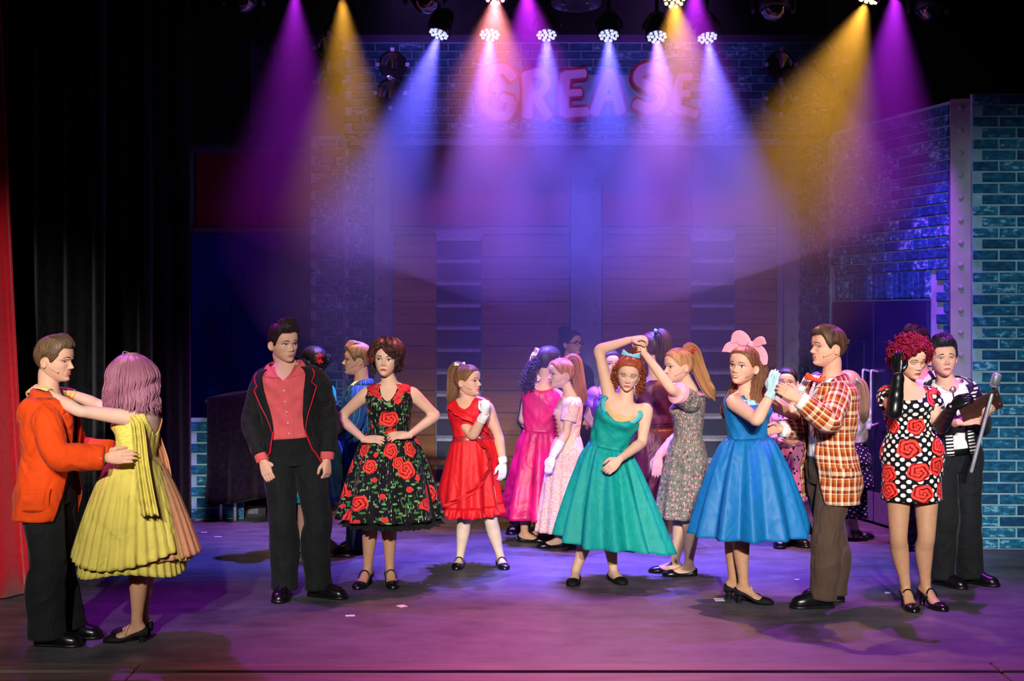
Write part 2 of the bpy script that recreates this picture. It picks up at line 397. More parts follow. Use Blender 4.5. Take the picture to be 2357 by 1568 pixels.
# header with painted bricks over the plank wall
HYY = 13.3
head_w = slab('wall_upper', PURP, (X(575, HYY), HYY), (X(1935, HYY), HYY), Z(338, HYY), Z(80, HYY), .06); props(head_w, 'brick painted header panel above the plank wall', kind='structure')
mort = slab('mortar_panel', MORTAR, (X(795, HYY), HYY - .012), (X(1905, HYY), HYY - .012), Z(322, HYY), Z(98, HYY), .01, head_w)
mz0 = Z(320, HYY); SX0, SX1 = X(1090, HYY) - X(795, HYY), X(1620, HYY) - X(795, HYY)
bricks(head_w, (X(795, HYY), HYY - .014), (X(1905, HYY), HYY - .014), mz0, Z(98, HYY), course=.0775, bl=.235, skip=lambda u, z, a, b: SX0 + .12 < u < SX1 - .12 and Z(262, HYY) < z < Z(168, HYY))
quick('ledge', RAILG, head_w, c=((X(795, HYY) + X(1905, HYY)) / 2, HYY - .03, Z(330, HYY)), sz=(X(1905, HYY) - X(795, HYY), .07, .06), bev=.006)
quick('ledge', RAILG, head_w, c=((X(795, HYY) + X(1905, HYY)) / 2, HYY - .02, Z(308, HYY)), sz=(X(1905, HYY) - X(795, HYY), .05, .02), bev=.004)
# left brick pillar and its return
PY_ = 13.15
pil = slab('wall_left', MORTAR, (X(715, PY_), PY_), (X(789, PY_), PY_), 0, Z(312, PY_), .1); props(pil, 'narrow painted brick pillar left of the plank wall', kind='structure')
bricks(pil, (X(715, PY_), PY_), (X(789, PY_), PY_), 0.0, Z(312, PY_), bl=.2)
ret = slab('wall_left_return', MORTAR, (X(795, PY_), PY_ + .02), (X(858, BY - .1), BY - .1), 0, Z(318, PY_), .04); props(ret, 'angled brick return beside the pillar', kind='structure')
bricks(ret, (X(795, PY_), PY_ + .02), (X(858, BY - .1), BY - .1), 0.0, Z(318, PY_), bl=.2, phase=1)
quick('corner_strip', RAILG, pil, c=(X(792, PY_), PY_ + .0, Z(312, PY_) / 2), sz=(.022, .03, Z(312, PY_)), bev=.003)

# right angled wall with double doors
DA, DB = (2.915, 12.46), (3.39, 10.60); DL = math.hypot(DB[0] - DA[0], DB[1] - DA[1])
dwall = slab('wall_right', MORTAR, DA, DB, 0, 3.44, .06); props(dwall, 'angled brick wall around the double doors', kind='structure')
u0, u1 = .041 * DL, .868 * DL
bricks(dwall, DA, DB, 0.0, 3.42, course=.0855, bl=.225, thick=.018, skip=lambda u, z, a, b: (b > u0 - .005 and a < u1 + .01 and z < 2.155))
dd = nrm(arr([DB[0] - DA[0], DB[1] - DA[1], 0])); dn = arr([dd[1], -dd[0], 0]); DR = np.stack([dd, -dn, (0, 0, 1)], 1)
nu = 19
for i in range(nu):
    a = u0 + (u1 - u0) * i / nu; o = bpy.data.objects.new('brick', BRICK_ME); COL.objects.link(o); o.parent = dwall
    o.location = Vector(tuple(arr([*DA, 0]) + dd * (a + .04) + dn * .006)) + Vector((0, 0, 2.025)); o.rotation_euler = (0, 0, math.atan2(dd[1], dd[0])); o.scale = ((u1 - u0) / nu - .013, .018, .225)
def door(n, ua, ub, hu):
    p = MB(); c = arr([*DA, 0]) + dd * (ua + ub) / 2 + dn * .022
    p.box(c + arr([0, 0, .955]), (ub - ua - .012, .04, 1.89), 0, DR, bev=.005)
    d = props(p.build('door_%d' % n, DOORP, smooth=False), 'navy door leaf with long pull handle', kind='structure')
    k = MB(); k.box(c + dn * .023 + arr([0, 0, .15]), (ub - ua - .03, .006, .25), 0, DR); k.build('kickplate', KICK, d, smooth=False)
    for q in (.28, .68):
        s_ = MB(); s_.box(c + dd * (ub - ua) * (q - .5) + dn * .022 + arr([0, 0, 1.18]), (.17, .012, .75), 0, DR, bev=.004); s_.build('door_panel', DOORP, d, smooth=False)
    h = MB(); b0 = arr([*DA, 0]) + dd * hu + dn * .042
    tube(h, [b0 + arr([0, 0, 1.30]) - dd * .0, b0 + dn * .05 + arr([0, 0, 1.31]), b0 + dn * .065 + arr([0, 0, 1.29]), b0 + dn * .065 + arr([0, 0, 1.1]), b0 + dn * .065 + arr([0, 0, .87]), b0 + dn * .05 + arr([0, 0, .85]), b0 + arr([0, 0, .86])], .011, 10, sub=4)
    h.build('door_handle', CHROME, d)
um = .43 * DL
door(1, u0, um, um - .07); door(2, um, u1, um + .07)
slab('corner_strip', RAILG, (DB[0] - .012, DB[1] + .05), (DB[0] + .012, DB[1] - .04), 0, 3.44, .02, dwall)
# brick strip between the doors and the plank wall
rs = slab('wall_right_return', MORTAR, (2.868, 13.62), (2.905, 12.50), 0, 3.42, .05); props(rs, 'receding brick strip behind the double doors', kind='structure')
bricks(rs, (2.868, 13.62), (2.905, 12.50), 0, 3.42, course=.0855, bl=.225)
# right foreground brick flat and riveted steel post
FY = 10.42
flat = slab('wall_right_front', MORTAR, (X(2238, FY), FY), (X(2238, FY) + 1.5, FY - .04), 0, Z(222, FY) + .02, .06); props(flat, 'large teal brick flat at the right edge of the stage', kind='structure')
bricks(flat, (X(2238, FY), FY), (X(2238, FY) + 1.5, FY - .04), 0, Z(222, FY) + .02, course=.0845, bl=.265, thick=.02, joint=.018)
PQ = 10.5
pst = slab('trim_4', STEEL, (X(2188, PQ), PQ), (X(2234, PQ), PQ - .04), 0, Z(228, PQ), .05); props(pst, 'grey riveted steel post', kind='structure')
rivets(pst, (X(2188, PQ), PQ), (X(2234, PQ), PQ - .04), (.075,), .1, Z(240, PQ), .172, .021)

# ------------------------------------------------------------------ curtains
def curtain(name, m, xa, xb, Y, z1, folds, amp, label, xtop=None, seed=0, z0=.01, sway=0.):
    """xb is the free edge at the floor, xtop the free edge at the top"""
    n = 140; mrows = 26; wv = Wig(seed, 6, 1, 4); u = np.linspace(0, 1, n); v = np.linspace(0, 1, mrows); U, Vv = np.meshgrid(u, v)
    xe = xb + ((xtop if xtop is not None else xb) - xb) * Vv ** .8
    xx = xa + (xe - xa) * U; ph = U * folds * 2 * np.pi + 1.3 * wv(U * 3, Vv * .4)
    a = amp * (.75 + .3 * wv(U * 2 + 5, Vv))
    yy = Y + a * np.sin(ph) + .35 * a * np.sin(2 * ph + 1 + Vv); xx = xx + .3 * a * np.cos(ph)
    zz = z0 + (z1 - z0) * Vv
    mb = MB(); mb.grid(np.stack([xx, yy, zz], -1)); o = mb.build(name, m, None, solid=.008)
    return props(o, label, 'curtain')
curtain('stage_curtain', REDV, -4.4, -3.03, 8.66, 5.0, 5.5, .06, 'red velvet stage curtain at the left edge', xtop=-3.27, seed=3)
curtain('masking_curtain', BLACK, -4.6, -2.90, 9.75, 5.6, 9, .06, 'black masking curtain nearest the red curtain', seed=5)
curtain('masking_curtain', BLACK, -4.6, -2.87, 10.85, 5.6, 10, .06, 'black masking curtain in the middle, between two other black ones', seed=8)
curtain('masking_curtain', BLACK, -4.6, -2.81, 11.95, 5.6, 9, .05, 'black masking curtain next to the blue wall', xtop=-2.83, seed=9)
curtain('border_curtain', BLACK, -4.6, -2.53, 13.1, 5.8, 8, .03, 'black cloth hanging above the red fascia, short', xtop=-2.6, seed=10, z0=3.42)
curtain('masking_curtain', BLACK, 6.2, 3.0, 13.0, 6.2, 12, .05, 'black masking curtain behind the angled brick wall', seed=11, z0=.01)
curtain('backcloth', BLACK, -6.5, 6.5, 15.6, 7.2, 30, .05, 'black backcloth behind the whole set', seed=12, z0=.01)

# ------------------------------------------------------------------ painted sign
SIGNW = mat('sign_lilac_paint', '#d9b6d6', rough=.6, var=.06); SIGNR = mat('sign_red_paint', '#b5122e', rough=.6, var=.1)
SY = HYY - .03
sign = empty('sign', P(1355, 285, SY)); so = arr(sign.location)
LET = {  # strokes in px of the letter box, widths in px
 'G': [([(1180, 178), (1158, 158), (1130, 168), (1112, 205), (1118, 250), (1148, 268), (1172, 262), (1178, 236)], 13), ([(1178, 232), (1156, 226)], 12)],
 'R': [([(1213, 268), (1215, 215), (1212, 172)], 14), ([(1212, 174), (1242, 168), (1258, 190), (1246, 214), (1222, 222)], 12), ([(1232, 222), (1248, 248), (1262, 270)], 13)],
 'E': [([(1302, 172), (1298, 215), (1298, 262)], 14), ([(1300, 174), (1345, 170)], 12), ([(1300, 216), (1336, 214)], 10), ([(1300, 262), (1350, 258)], 13)],
 'A': [([(1368, 262), (1385, 215), (1402, 168)], 14), ([(1402, 168), (1416, 210), (1428, 258)], 15), ([(1380, 228), (1420, 226)], 10)],
 'S': [([(1530, 168), (1505, 156), (1478, 162), (1468, 184), (1490, 200), (1516, 212), (1522, 236), (1498, 252), (1462, 240)], 14)],
 'E2': [([(1566, 178), (1560, 215), (1556, 252)], 12), ([(1566, 180), (1590, 178)], 10), ([(1560, 216), (1584, 216)], 10), ([(1556, 250), (1600, 264)], 12)]}
for kx, st in LET.items():
    for (nm, m, grow, dy, parent) in (('letter_outline', SIGNR, 11, 0, sign), ('letter', SIGNW, 0, -.012, sign)):
        mb = MB()
        for pts, wd in st:
            pw = [P(x, y, SY) - so + arr([0, dy, 0]) for x, y in pts]; r = (wd * 1.55 + grow) / 2 * SY / FPX * 1.15
            tube(mb, pw, np.stack([np.full(len(pw), .012), np.full(len(pw), r)], 1), 12, 0, ref=(0, -1, 0), sub=5, e=.6)
        o = mb.build(nm, m, parent)
props(sign, 'lilac bubble lettering sign outlined in red on the brick header', 'sign')

# ------------------------------------------------------------------ lighting rig
def basis(d, up=(0, 0, 1)):
    d = nrm(d); x = np.cross(d, up); x = nrm(x if np.linalg.norm(x) > 1e-3 else np.cross(d, (0, 1, 0))); y = np.cross(x, d); return x, y, d
def disc_rows(c, d, prof, n=24):
    x, y, d = basis(d); th = np.linspace(0, 2 * np.pi, n, endpoint=False); k = np.cos(th)[:, None] * x + np.sin(th)[:, None] * y
    return arr([c + d * a + k * r for a, r in prof])
def led(px, py, Y, tgt, col, power, ang, label, lenscol, es, r=.085, bar=None):
    c = P(px, py, Y); d = nrm(arr(tgt) - c); face = nrm(nrm(d) + arr([0, -.25, 0])); o = empty('stage_light', c)
    mb = MB(); mb.grid(disc_rows(arr([0, 0, 0]), face, [(-.22, .03), (-.215, .055), (-.17, .075), (-.06, r + .006), (0, r + .008), (.006, r + .002), (-.004, r - .004)]), True, 0, None, True, True)
    mb.build('housing', BLK, o)
    lm = mat('led_lens_%s' % lenscol[0], '#ffffff', emit=lenscol[1], es=es, rough=.2)
    x, y, f = basis(face); k = 0
    for ring, cnt, rr in ((.0, 1, .0135), (.036, 5, .0145), (.067, 10, .0138)):
        for i in range(cnt):
            a = 2 * math.pi * i / cnt + .3 * ring; pc = x * math.cos(a) * ring + y * math.sin(a) * ring + f * .002
            l = MB(); l.grid(disc_rows(pc, face, [(-.006, rr), (.004, rr), (.007, rr * .7), (.008, rr * .3)], 8), True, 0, None, False, True); l.build('lens', lm, o)
    yk = MB(); tube(yk, [x * (r + .02) - face * .08, x * (r + .02) + arr([0, .0, .1]), arr([0, 0, .2]), -x * (r + .02) + arr([0, 0, .1]), -x * (r + .02) - face * .08], (.006, .02) and np.full((5, 2), (.006, .016)), 8, sub=4)
    if bar is not None: tube(yk, [arr([0, 0, .19]), arr([0, .01, .5 * (.2 + bar - c[2])]), arr([0, .02, bar - c[2]])], .014, 8, sub=2)
    yk.build('yoke', BLK, o)
    props(o, label, 'stage light')
    if power: spot('stage_beam', c + face * .03, tgt, power, col, ang, 1., .03)
    return o
# hanging bars
for (Y, z) in ((LEDB_Y + .02, 4.36), (LEDF_Y + .02, 4.42)):
    mb = MB(); tube(mb, [(-5, Y, z), (0, Y, z), (5, Y, z)], .024, 10, sub=2); props(mb.build('lighting_bar', BLK), 'black lighting bar carrying the %s row of lamps' % ('rear' if Y > 10.5 else 'front'), 'pipe')
BT = [(-1.85, 10.6), (-.3, 10.0), (.25, 10.1), (.72, 10.0), (1.25, 9.9), (2.0, 10.2)]
ordn = ['first', 'second', 'third', 'fourth', 'fifth', 'sixth']
for i, ((px, py), t) in enumerate(zip(LED_BACK, BT)):
    led(px, py, LEDB_Y, (t[0], t[1], 0), (.28, .12, 1) if i in (1, 4) else BLUE, 2700, 42, '%s glowing blue-white lamp from the left in the row above the sign' % ordn[i], ('white', (.55, .62, 1)), 1.25, bar=4.36)
FT = [(-1.95, 12.0), (-1.25, 11.4), (-.2, 7.3), (.3, 7.6), (1.15, 7.4), (.9, 7.6), (1.3, 11.4), (2.95, 11.6)]
FL = ['magenta lamp over the black cloth at top left', 'amber lamp over the left side of the brick header', 'pink lamp at the top edge left of the sign', 'magenta lamp at the top edge above the sign, left one', 'amber lamp at the top edge above the sign, right one',
      'magenta lamp beside the amber lamp above the sign', 'amber lamp at the top edge over the right wall', 'magenta lamp at the top edge over the double doors']
FP = [800, 1000, 1300, 650, 950, 650, 1300, 1400]
for (px, py, c), t, l, pw in zip(LED_FRONT, FT, FL, FP):
    led(px, py, LEDF_Y, (t[0], t[1], 0), c, pw, 62 if c == AMBER and px == 1995 else 46, l, ('amber', (1, .72, .3)) if c == AMBER else ('magenta', (.9, .2, 1)) if c == MAG else ('rose', (1, .5, .5)), 2.5, bar=4.42)
def moving_head(px, py, Y, label, r=.1):
    c = P(px, py, Y); o = empty('moving_head_lamp', c)
    mb = MB(); mb.box((0, 0, .36), (.3, .2, .1), 0, None, .02); tube(mb, [(0, 0, .38), (0, (10.02 - Y) * .5, .40), (0, 10.02 - Y, 4.42 - c[2])], .018, 8, sub=2); mb.build('base', RUB, o)
    mb = MB(); tube(mb, [(-.15, 0, .02), (-.15, 0, .2), (-.1, 0, .3), (.1, 0, .3), (.15, 0, .2), (.15, 0, .02)], np.full((6, 2), (.05, .02)), 10, sub=4); mb.build('yoke', RUB, o)
    mb = MB(); mb.grid(disc_rows(arr([0, 0, .2]), (0, -.25, -1), [(-.0, .05), (.02, .09), (.1, .12), (.19, .115), (.2, .1)]), True, 0, None, True, True); mb.build('head', RUB, o)
    mb = MB(); mb.grid(disc_rows(arr([0, -.04, .02]), (0, -.25, -1), [(-.02, r), (.02, r * .98), (.06, r * .8), (.085, r * .5), (.095, r * .2)]), True, 0, None, False, True); mb.build('lens', GLASS, o)
    return props(o, label, 'stage light')
moving_head(560, 12, 10.3, 'unlit dark domed lamp hanging above the black curtains')
moving_head(980, 10, 10.3, 'unlit dark domed lamp above the first blue lamp')
moving_head(1780, 28, 10.3, 'unlit dark domed lamp right of the blue lamp row')
moving_head(2135, 30, 10.6, 'unlit dark domed lamp at the top right')
c = P(1327, 4, 10.2); o = empty('saucer_lamp', c)
mb = MB(); mb.grid(disc_rows(arr([0, 0, 0]), (0, -.12, -1), [(-.3, .05), (-.2, .1), (-.06, .17), (0, .19), (.02, .185), (.025, .12), (.03, .04)], 32), True, 0, None, True, True); mb.build('housing', RUB, o)
for i in range(4):
    a = i * math.pi / 2 + .6; mb = MB(); ellipsoid(mb, (math.cos(a) * .13, math.sin(a) * .13, -.03), (.012, .012, .012), 6, 8); mb.build('bolt', CHROME, o)
props(o, 'large unlit saucer-shaped lamp at the top centre', 'stage light')
for px, py, side in ((760, 112, 'left'), (760, 190, 'left'), (905, 150, 'left'), (900, 215, 'left'), (1795, 150, 'right'), (1795, 228, 'right'), (1905, 142, 'right'), (1915, 208, 'right')):
    Y = 12.75; c = P(px, py, Y); o = empty('floodlight_can', c); rr = .135
    mb = MB(); mb.grid(disc_rows(arr([0, 0, 0]), (0, -1, -.12), [(-.3, .06), (-.28, .1), (-.1, rr * .92), (0, rr), (.07, rr), (.07, rr * .96), (-.02, rr * .9)], 28), True, 0, None, True, False); tube(mb, [(0, .25, 0), (0, .4, .04), (0, .56, .04)], .02, 8, sub=2); mb.build('can', BLK, o)
    mb = MB(); mb.grid(disc_rows(arr([0, 0, 0]), (0, -1, -.12), [(-.02, rr * .9), (-.035, rr * .6), (-.04, rr * .2)], 24), True, 0, None, False, True); mb.build('lens', GLASS, o)
    x, y, f = basis((0, -1, -.12))
    for i in range(4):
        a = i * math.pi / 2; mb = MB(); mb.box((x * math.cos(a) + y * math.sin(a)) * rr * 1.02 + f * .07, (.035, .02, .035)); mb.build('gel_clip', CHROME, o, smooth=False)
    where = {(760, 112): 'upper far left', (760, 190): 'lower far left', (905, 150): 'upper', (900, 215): 'lower', (1795, 150): 'upper', (1795, 228): 'lower', (1905, 142): 'upper far right', (1915, 208): 'lower far right'}[(px, py)]
    props(o, '%s round black can lamp in the %s cluster beside the sign' % (where, side), 'stage light', 'can lamps on the header')
# spotlight silhouette high on the left
c = P(612, 95, 12.6); o = empty('profile_spot', c); R_ = Matrix.Rotation(.75, 3, 'Y')
mb = MB(); mb.box((0, 0, 0), (.36, .18, .15), 0, arr(R_), .02); mb.box(arr(R_) @ arr([.22, 0, 0]), (.12, .15, .12), 0, arr(R_), .01); mb.build('housing', BLK, o)
mb = MB(); tube(mb, [(-.02, -.1, 0), (-.05, -.08, .2), (-.05, 0, .25), (-.05, .08, .2), (-.02, .1, 0)], .012, 8); tube(mb, [(-.05, 0, .25), (-.05, .4, .26), (-.05, .75, .2)], .014, 8); mb.build('yoke', BLK, o)
props(o, 'black profile spotlight tilted down at upper left', 'stage light')

# ------------------------------------------------------------------ haze around the beams
def hazemat(name, dens):
    hz = bpy.data.materials.new(name); hz.use_nodes = True; nt = hz.node_tree; nt.nodes.remove(nt.nodes['Principled BSDF'])
    vs = nt.nodes.new('ShaderNodeVolumeScatter'); vs.inputs['Density'].default_value = dens; vs.inputs['Anisotropy'].default_value = .25; vs.inputs['Color'].default_value = (1, 1, 1, 1)
    nt.links.new(vs.outputs[0], nt.nodes['Material Output'].inputs['Volume']); return hz
def haze(c, r, seed, label, dens, n=22, m=36):
    wv = Wig(seed, 6, 1, 3); ph = np.linspace(.04, np.pi - .04, n); th = np.linspace(0, 2 * np.pi, m, endpoint=False)
    PH, TH = np.meshgrid(ph, th, indexing='ij'); k = 1 + .09 * wv(np.cos(TH) * 2 + PH, np.sin(TH) * 2 - PH)
    pw = lambda q: np.sign(q) * abs(q) ** 1.2
    G = np.stack([pw(np.sin(PH) * np.cos(TH)) * r[0] * k, pw(np.sin(PH) * np.sin(TH)) * r[1] * k, pw(np.cos(PH)) * r[2] * k], -1) + arr(c)
    mb = MB(); mb.grid(G[::-1], True, 0, None, True, True); o = mb.build('haze', hazemat('stage_haze_%d' % seed, dens)); props(o, label, 'haze', kind='stuff')
haze((.35, 11.2, 3.5), (3.9, 2.2, 1.7), 1, 'dense theatrical haze high in the coloured beams', .054)
haze((.45, 11.3, 2.6), (2.9, 2.1, 2.1), 3, 'thin theatrical haze sinking towards the heads', .022)
# ------------------------------------------------------------------ people: heads
def _tab(zs, vs, n=401, sm=9):
    t = np.linspace(0, 1, n); v = np.interp(t, zs, vs); k = np.hanning(sm + 2)[1:-1]; k /= k.sum()
    return t, np.convolve(np.pad(v, sm // 2, mode='edge'), k, 'valid')
HZ = [0, .02, .05, .09, .14, .20, .27, .34, .42, .50, .57, .66, .76, .85, .92, .97, 1.0]
_t, YF = _tab(HZ, [.22, .345, .392, .402, .388, .392, .398, .402, .404, .402, .426, .432, .412, .345, .25, .15, .03])
_, YB = _tab(HZ, [.02, .03, .05, .08, .12, .20, .29, .36, .41, .445, .46, .455, .425, .355, .265, .165, .03])
_, HW = _tab(HZ, [.05, .098, .135, .176, .222, .258, .286, .312, .325, .332, .336, .338, .325, .280, .215, .140, .025])
def hyf(z): return np.interp(z, _t, YF)
def hyb(z): return np.interp(z, _t, YB)
def hhw(z): return np.interp(z, _t, HW)
def G_(x, s): return np.exp(-(x / s) ** 2)
EXP = .88
def face_disp(x, z, open_=0., smile=0.):
    ax = abs(x); d = 0
    p = np.interp(z, [.295, .315, .335, .365, .40, .46, .50, .54], [0, .028, .085, .118, .092, .05, .026, .0]); wn = np.interp(z, [.3, .36, .5], [.052, .042, .026])
    d = d + p * G_(x, wn)
    d = d + .036 * G_(ax - .058, .030) * G_(z - .343, .026)                        # nostril wings
    d = d - .052 * G_(ax - .150, .085) * G_(z - .492, .045)                        # eye sockets
    d = d + .016 * G_(ax - .14, .10) * G_(z - .562, .028)                          # brow
    d = d + .022 * G_(ax - .205, .075) * G_(z - (.395 + .01 * smile), .06)         # cheekbone
    d = d + .024 * G_(x, .115) * G_(z - .205, .075)                                # muzzle
    d = d - .016 * G_(x, .10) * G_(z - .142, .022)                                 # under lip
    d = d + .020 * G_(x, .085) * G_(z - .075, .045)                                # chin
    d = d - .010 * G_(ax - .135, .02) * G_(z - .235, .05) * (.5 + smile)           # cheek fold
    return d
def head_pt(a, z, smile=0.):
    s, c = np.sin(a), np.cos(a)
    x = hhw(z) * np.sign(s) * abs(s) ** EXP; y = np.where(c > 0, hyf(z), hyb(z)) * np.sign(c) * abs(c) ** EXP
    y = y + face_disp(x, z, 0, smile) * sstep(c, .0, .45)
    return np.stack([x, y, z + 0 * x], -1)
def face_y(x, z, smile=0.):
    s = np.clip(abs(x) / hhw(z), 0, .999) ** (1 / EXP); c = np.sqrt(1 - s * s)
    return hyf(z) * c ** EXP + face_disp(x, z, 0, smile)

class Frame:
    """local head space (x left, y forward, z up; head height 1; chin z=0, centre (0,0,.5)) -> world"""
    def __init__(s, c, look, H, roll=0.):
        f = nrm(look); l = nrm(np.cross((0, 0, 1), f)); u = np.cross(f, l)
        if roll: l, u = l * math.cos(roll) + u * math.sin(roll), u * math.cos(roll) - l * math.sin(roll)
        s.c = arr(c); s.l, s.f, s.u, s.H = l, f, u, H
    def __call__(s, q):
        q = arr(q); return s.c + s.H * (q[..., 0:1] * s.l + q[..., 1:2] * s.f + (q[..., 2:3] - .5) * s.u)
    def d(s, q): q = arr(q); return q[0] * s.l + q[1] * s.f + q[2] * s.u

LIPM = lambda c: mat('lips_' + c, c, rough=.4, spec=.4, var=.05)
EYEW = mat('eye_white', '#e8e2df', rough=.25, spec=.5, var=.02); IRISM = mat('iris_dark', '#2b2320', rough=.2, spec=.6, var=.1); LASH = mat('lash_line', '#17110f', rough=.6, var=.1)
TEETH = mat('teeth', '#efe9e0', rough=.3, spec=.5, var=.03); MOUTHD = mat('mouth_inside', '#3a1213', rough=.6)
# material slots of a body: 0 skin 1 tights 2 lips 3 eye white 4 iris 5 lash 6 brow 7 teeth 8 mouth
def patch(mb, F, xs, zlo, zhi, nv, mat, off, smile=0., bulge=0.):
    """strip lying on the face surface between two height curves"""
    v = np.linspace(0, 1, nv); Zg = zlo[None] * (1 - v[:, None]) + zhi[None] * v[:, None]; Xg = np.repeat(xs[None], nv, 0)
    Y = face_y(Xg, Zg, smile) + off + bulge * np.sin(np.pi * v)[:, None] * np.sqrt(np.clip(1 - np.linspace(-1, 1, len(xs)) ** 2, 0, 1))[None]
    mb.grid(F(np.stack([Xg, Y, Zg], -1)), False, mat)

def build_head(mb, F, smile=0., mouth=0., eyes='open', gaze=0., gz=0., ears=True, frown=0., lipw=.098):
    na, nz = 84, 74
    s = np.linspace(-1, 1, na, endpoint=False); a = np.pi * (.62 * s + .38 * s ** 3)
    z = np.concatenate([np.linspace(0, .1, 10, endpoint=False), np.linspace(.1, .6, 44, endpoint=False), np.linspace(.6, 1., 20) ]); z[-1] = .9995
    A, Zg = np.meshgrid(a, z); mb.grid(F(head_pt(A, Zg, smile)), True, 0, None, True, True)
    # lips
    x = np.linspace(-1, 1, 17); e = 1 - x ** 2; xs = x * lipw * (1 + .12 * smile); up = .028 * smile * x ** 2
    zm = .212 + up + .003 * np.cos(3 * x); gap = mouth * .034 * e
    zu = zm + gap * .4 + (.026 - .005 * smile) * e ** .7 * (1 - .18 * np.exp(-(x / .14) ** 2)); zl = zm - gap * .6 - (.032 - .004 * smile) * e ** .6
    if mouth > 0:
        patch(mb, F, xs * .93, zm - gap * .6, zm + gap * .4, 4, 8, -.004, smile)
        patch(mb, F, xs * .85, zm - gap * .2, zm + gap * .4, 3, 7, .002, smile)
    patch(mb, F, xs, zm + gap * .4, zu, 5, 2, .004, smile, .012); patch(mb, F, xs, zl, zm - gap * .6, 5, 2, .004, smile, .016)
    # eyes, lashes, brows
    for sg in (-1, 1):
        x = np.linspace(-1, 1, 13); e = np.clip(1 - x ** 2, 0, 1); xc = .150; xs = sg * (xc + .066 * x)
        zc = .488 + .006 * x
        if eyes == 'open':
            lo, hi = zc - .023 * e ** .8, zc + .030 * e ** .7
            patch(mb, F, xs, lo, hi, 5, 3, .010, smile, .012)
            xi = sg * xc + gaze * .028 + .027 * x; li = np.sqrt(e)
            lo_i = np.maximum(np.interp(xi, np.sort(xs), lo[np.argsort(xs)]), .490 + gz * .012 - .028 * li); hi_i = np.minimum(np.interp(xi, np.sort(xs), hi[np.argsort(xs)]), .490 + gz * .012 + .028 * li)
            patch(mb, F, xi, lo_i, np.maximum(hi_i, lo_i), 4, 4, .020, smile, .006)
            patch(mb, F, xs * 1., hi - .004, hi + .012 + .003 * x, 3, 5, .016, smile, .008)
        elif eyes == 'down':
            lo = zc - .012 - .010 * e; patch(mb, F, xs, lo - .002, lo + .009, 3, 5, .014, smile, .006)
            patch(mb, F, xs, lo + .009, zc + .024 * e ** .7 + .0, 4, 0, .010, smile, .012)
        else:   # half
            lo, hi = zc - .016 * e, zc + .010 * e
            patch(mb, F, xs, lo, hi, 3, 3, .010, smile, .008)
            xi = sg * xc + gaze * .028 + .020 * x; patch(mb, F, xi, zc - .014 * np.sqrt(e), zc + .010 * np.sqrt(e), 3, 4, .017, smile, .004)
            patch(mb, F, xs, hi - .002, hi + .010, 3, 5, .014, smile, .008)
        xb = sg * (.150 + .080 * x); arch = .573 + .020 * (1 - (x - .15) ** 2) - .010 * x + frown * .018 * -x
        patch(mb, F, xb, arch, arch + .030 * (1 - .62 * (x + 1) / 2), 3, 6, .007, smile, .003)
    if ears:
        for sg in (-1, 1):
            th = np.linspace(0, 2 * np.pi, 16, endpoint=False); q = [(1, 0, 0), (1.02, .02, 0), (.96, .048, 0), (.8, .05, 0), (.62, .028, 0), (.3, .012, .0)]
            rows = []
            for k, o, _ in q:
                yy = -.055 + k * (.062 * np.cos(th)) * (1 - .25 * (np.sin(th) < 0) * abs(np.sin(th))) - .012 * np.sin(th); zz = .425 + k * .118 * np.sin(th)
                xx = sg * (.318 + o + .050 * np.clip(-np.cos(th), -.4, 1) * k); rows.append(np.stack([xx, yy, zz], -1))
            mb.grid(F(arr(rows)), True, 0, None, False, True)

# ------------------------------------------------------------------ hair
MALE_LINE = ([0, 22, 40, 52, 63, 72, 79, 86, 96, 106, 116, 140, 180], [.82, .82, .79, .72, .58, .46, .43, .55, .57, .50, .34, .24, .20])
FEM_LINE = ([0, 22, 42, 56, 68, 78, 88, 98, 108, 122, 145, 180], [.83, .82, .76, .66, .56, .47, .53, .55, .48, .32, .22, .20])
def cap(mb, F, line, thick, seed=1, n=72, m=26, mat=0, wave=.10, freq=46, under=0.0):
    a = np.linspace(-np.pi, np.pi, n, endpoint=False); zb = np.interp(np.degrees(abs(a)), line[0], line[1])
    v = np.linspace(0, 1, m); zz = zb[None] + (.9995 - zb[None]) * (np.sin(v * np.pi / 2) ** .85)[:, None]
    Ag = np.repeat(a[None], m, 0); B = head_pt(Ag, zz); c = arr([0, -.01, .52]); N = B - c; N[..., 2] *= np.where(N[..., 2] < 0, .25, 1); N /= np.linalg.norm(N, axis=-1)[..., None]
    wv = Wig(seed, 8, .4, 1.); t = thick(Ag, zz, v[:, None] + 0 * Ag)
    ap = sstep(v, .72, .97)[:, None]; t = t * (1 - ap) + t[-1].mean() * ap; t = t * (1 + wave * (1 - ap) * wv(Ag * freq / 2, v[:, None] * 3 + 0 * Ag)); t = t * sstep(v, -.03, .14)[:, None] + .006
    Gd = F(B + N * t[..., None])
    uv = np.stack(np.meshgrid(np.linspace(0, 1.8, n + 1), np.linspace(0, 1, m)), -1); mb.grid(Gd, True, mat, uv, False, True)
    return
def strands(mb, paths, r0=.006, r1=.0012, n=5, mat=0, sub=4, flat=1.):
    for p in paths:
        p = arr(p); k = len(p); r = np.interp(np.linspace(0, 1, k), [0, .25, .7, 1], [r0 * .7, r0, r0 * .8, r1]); tube(mb, p, np.stack([r, r * flat], 1), n, mat, ref=(.3, .2, .9), sub=sub, round0=False, round1=False)
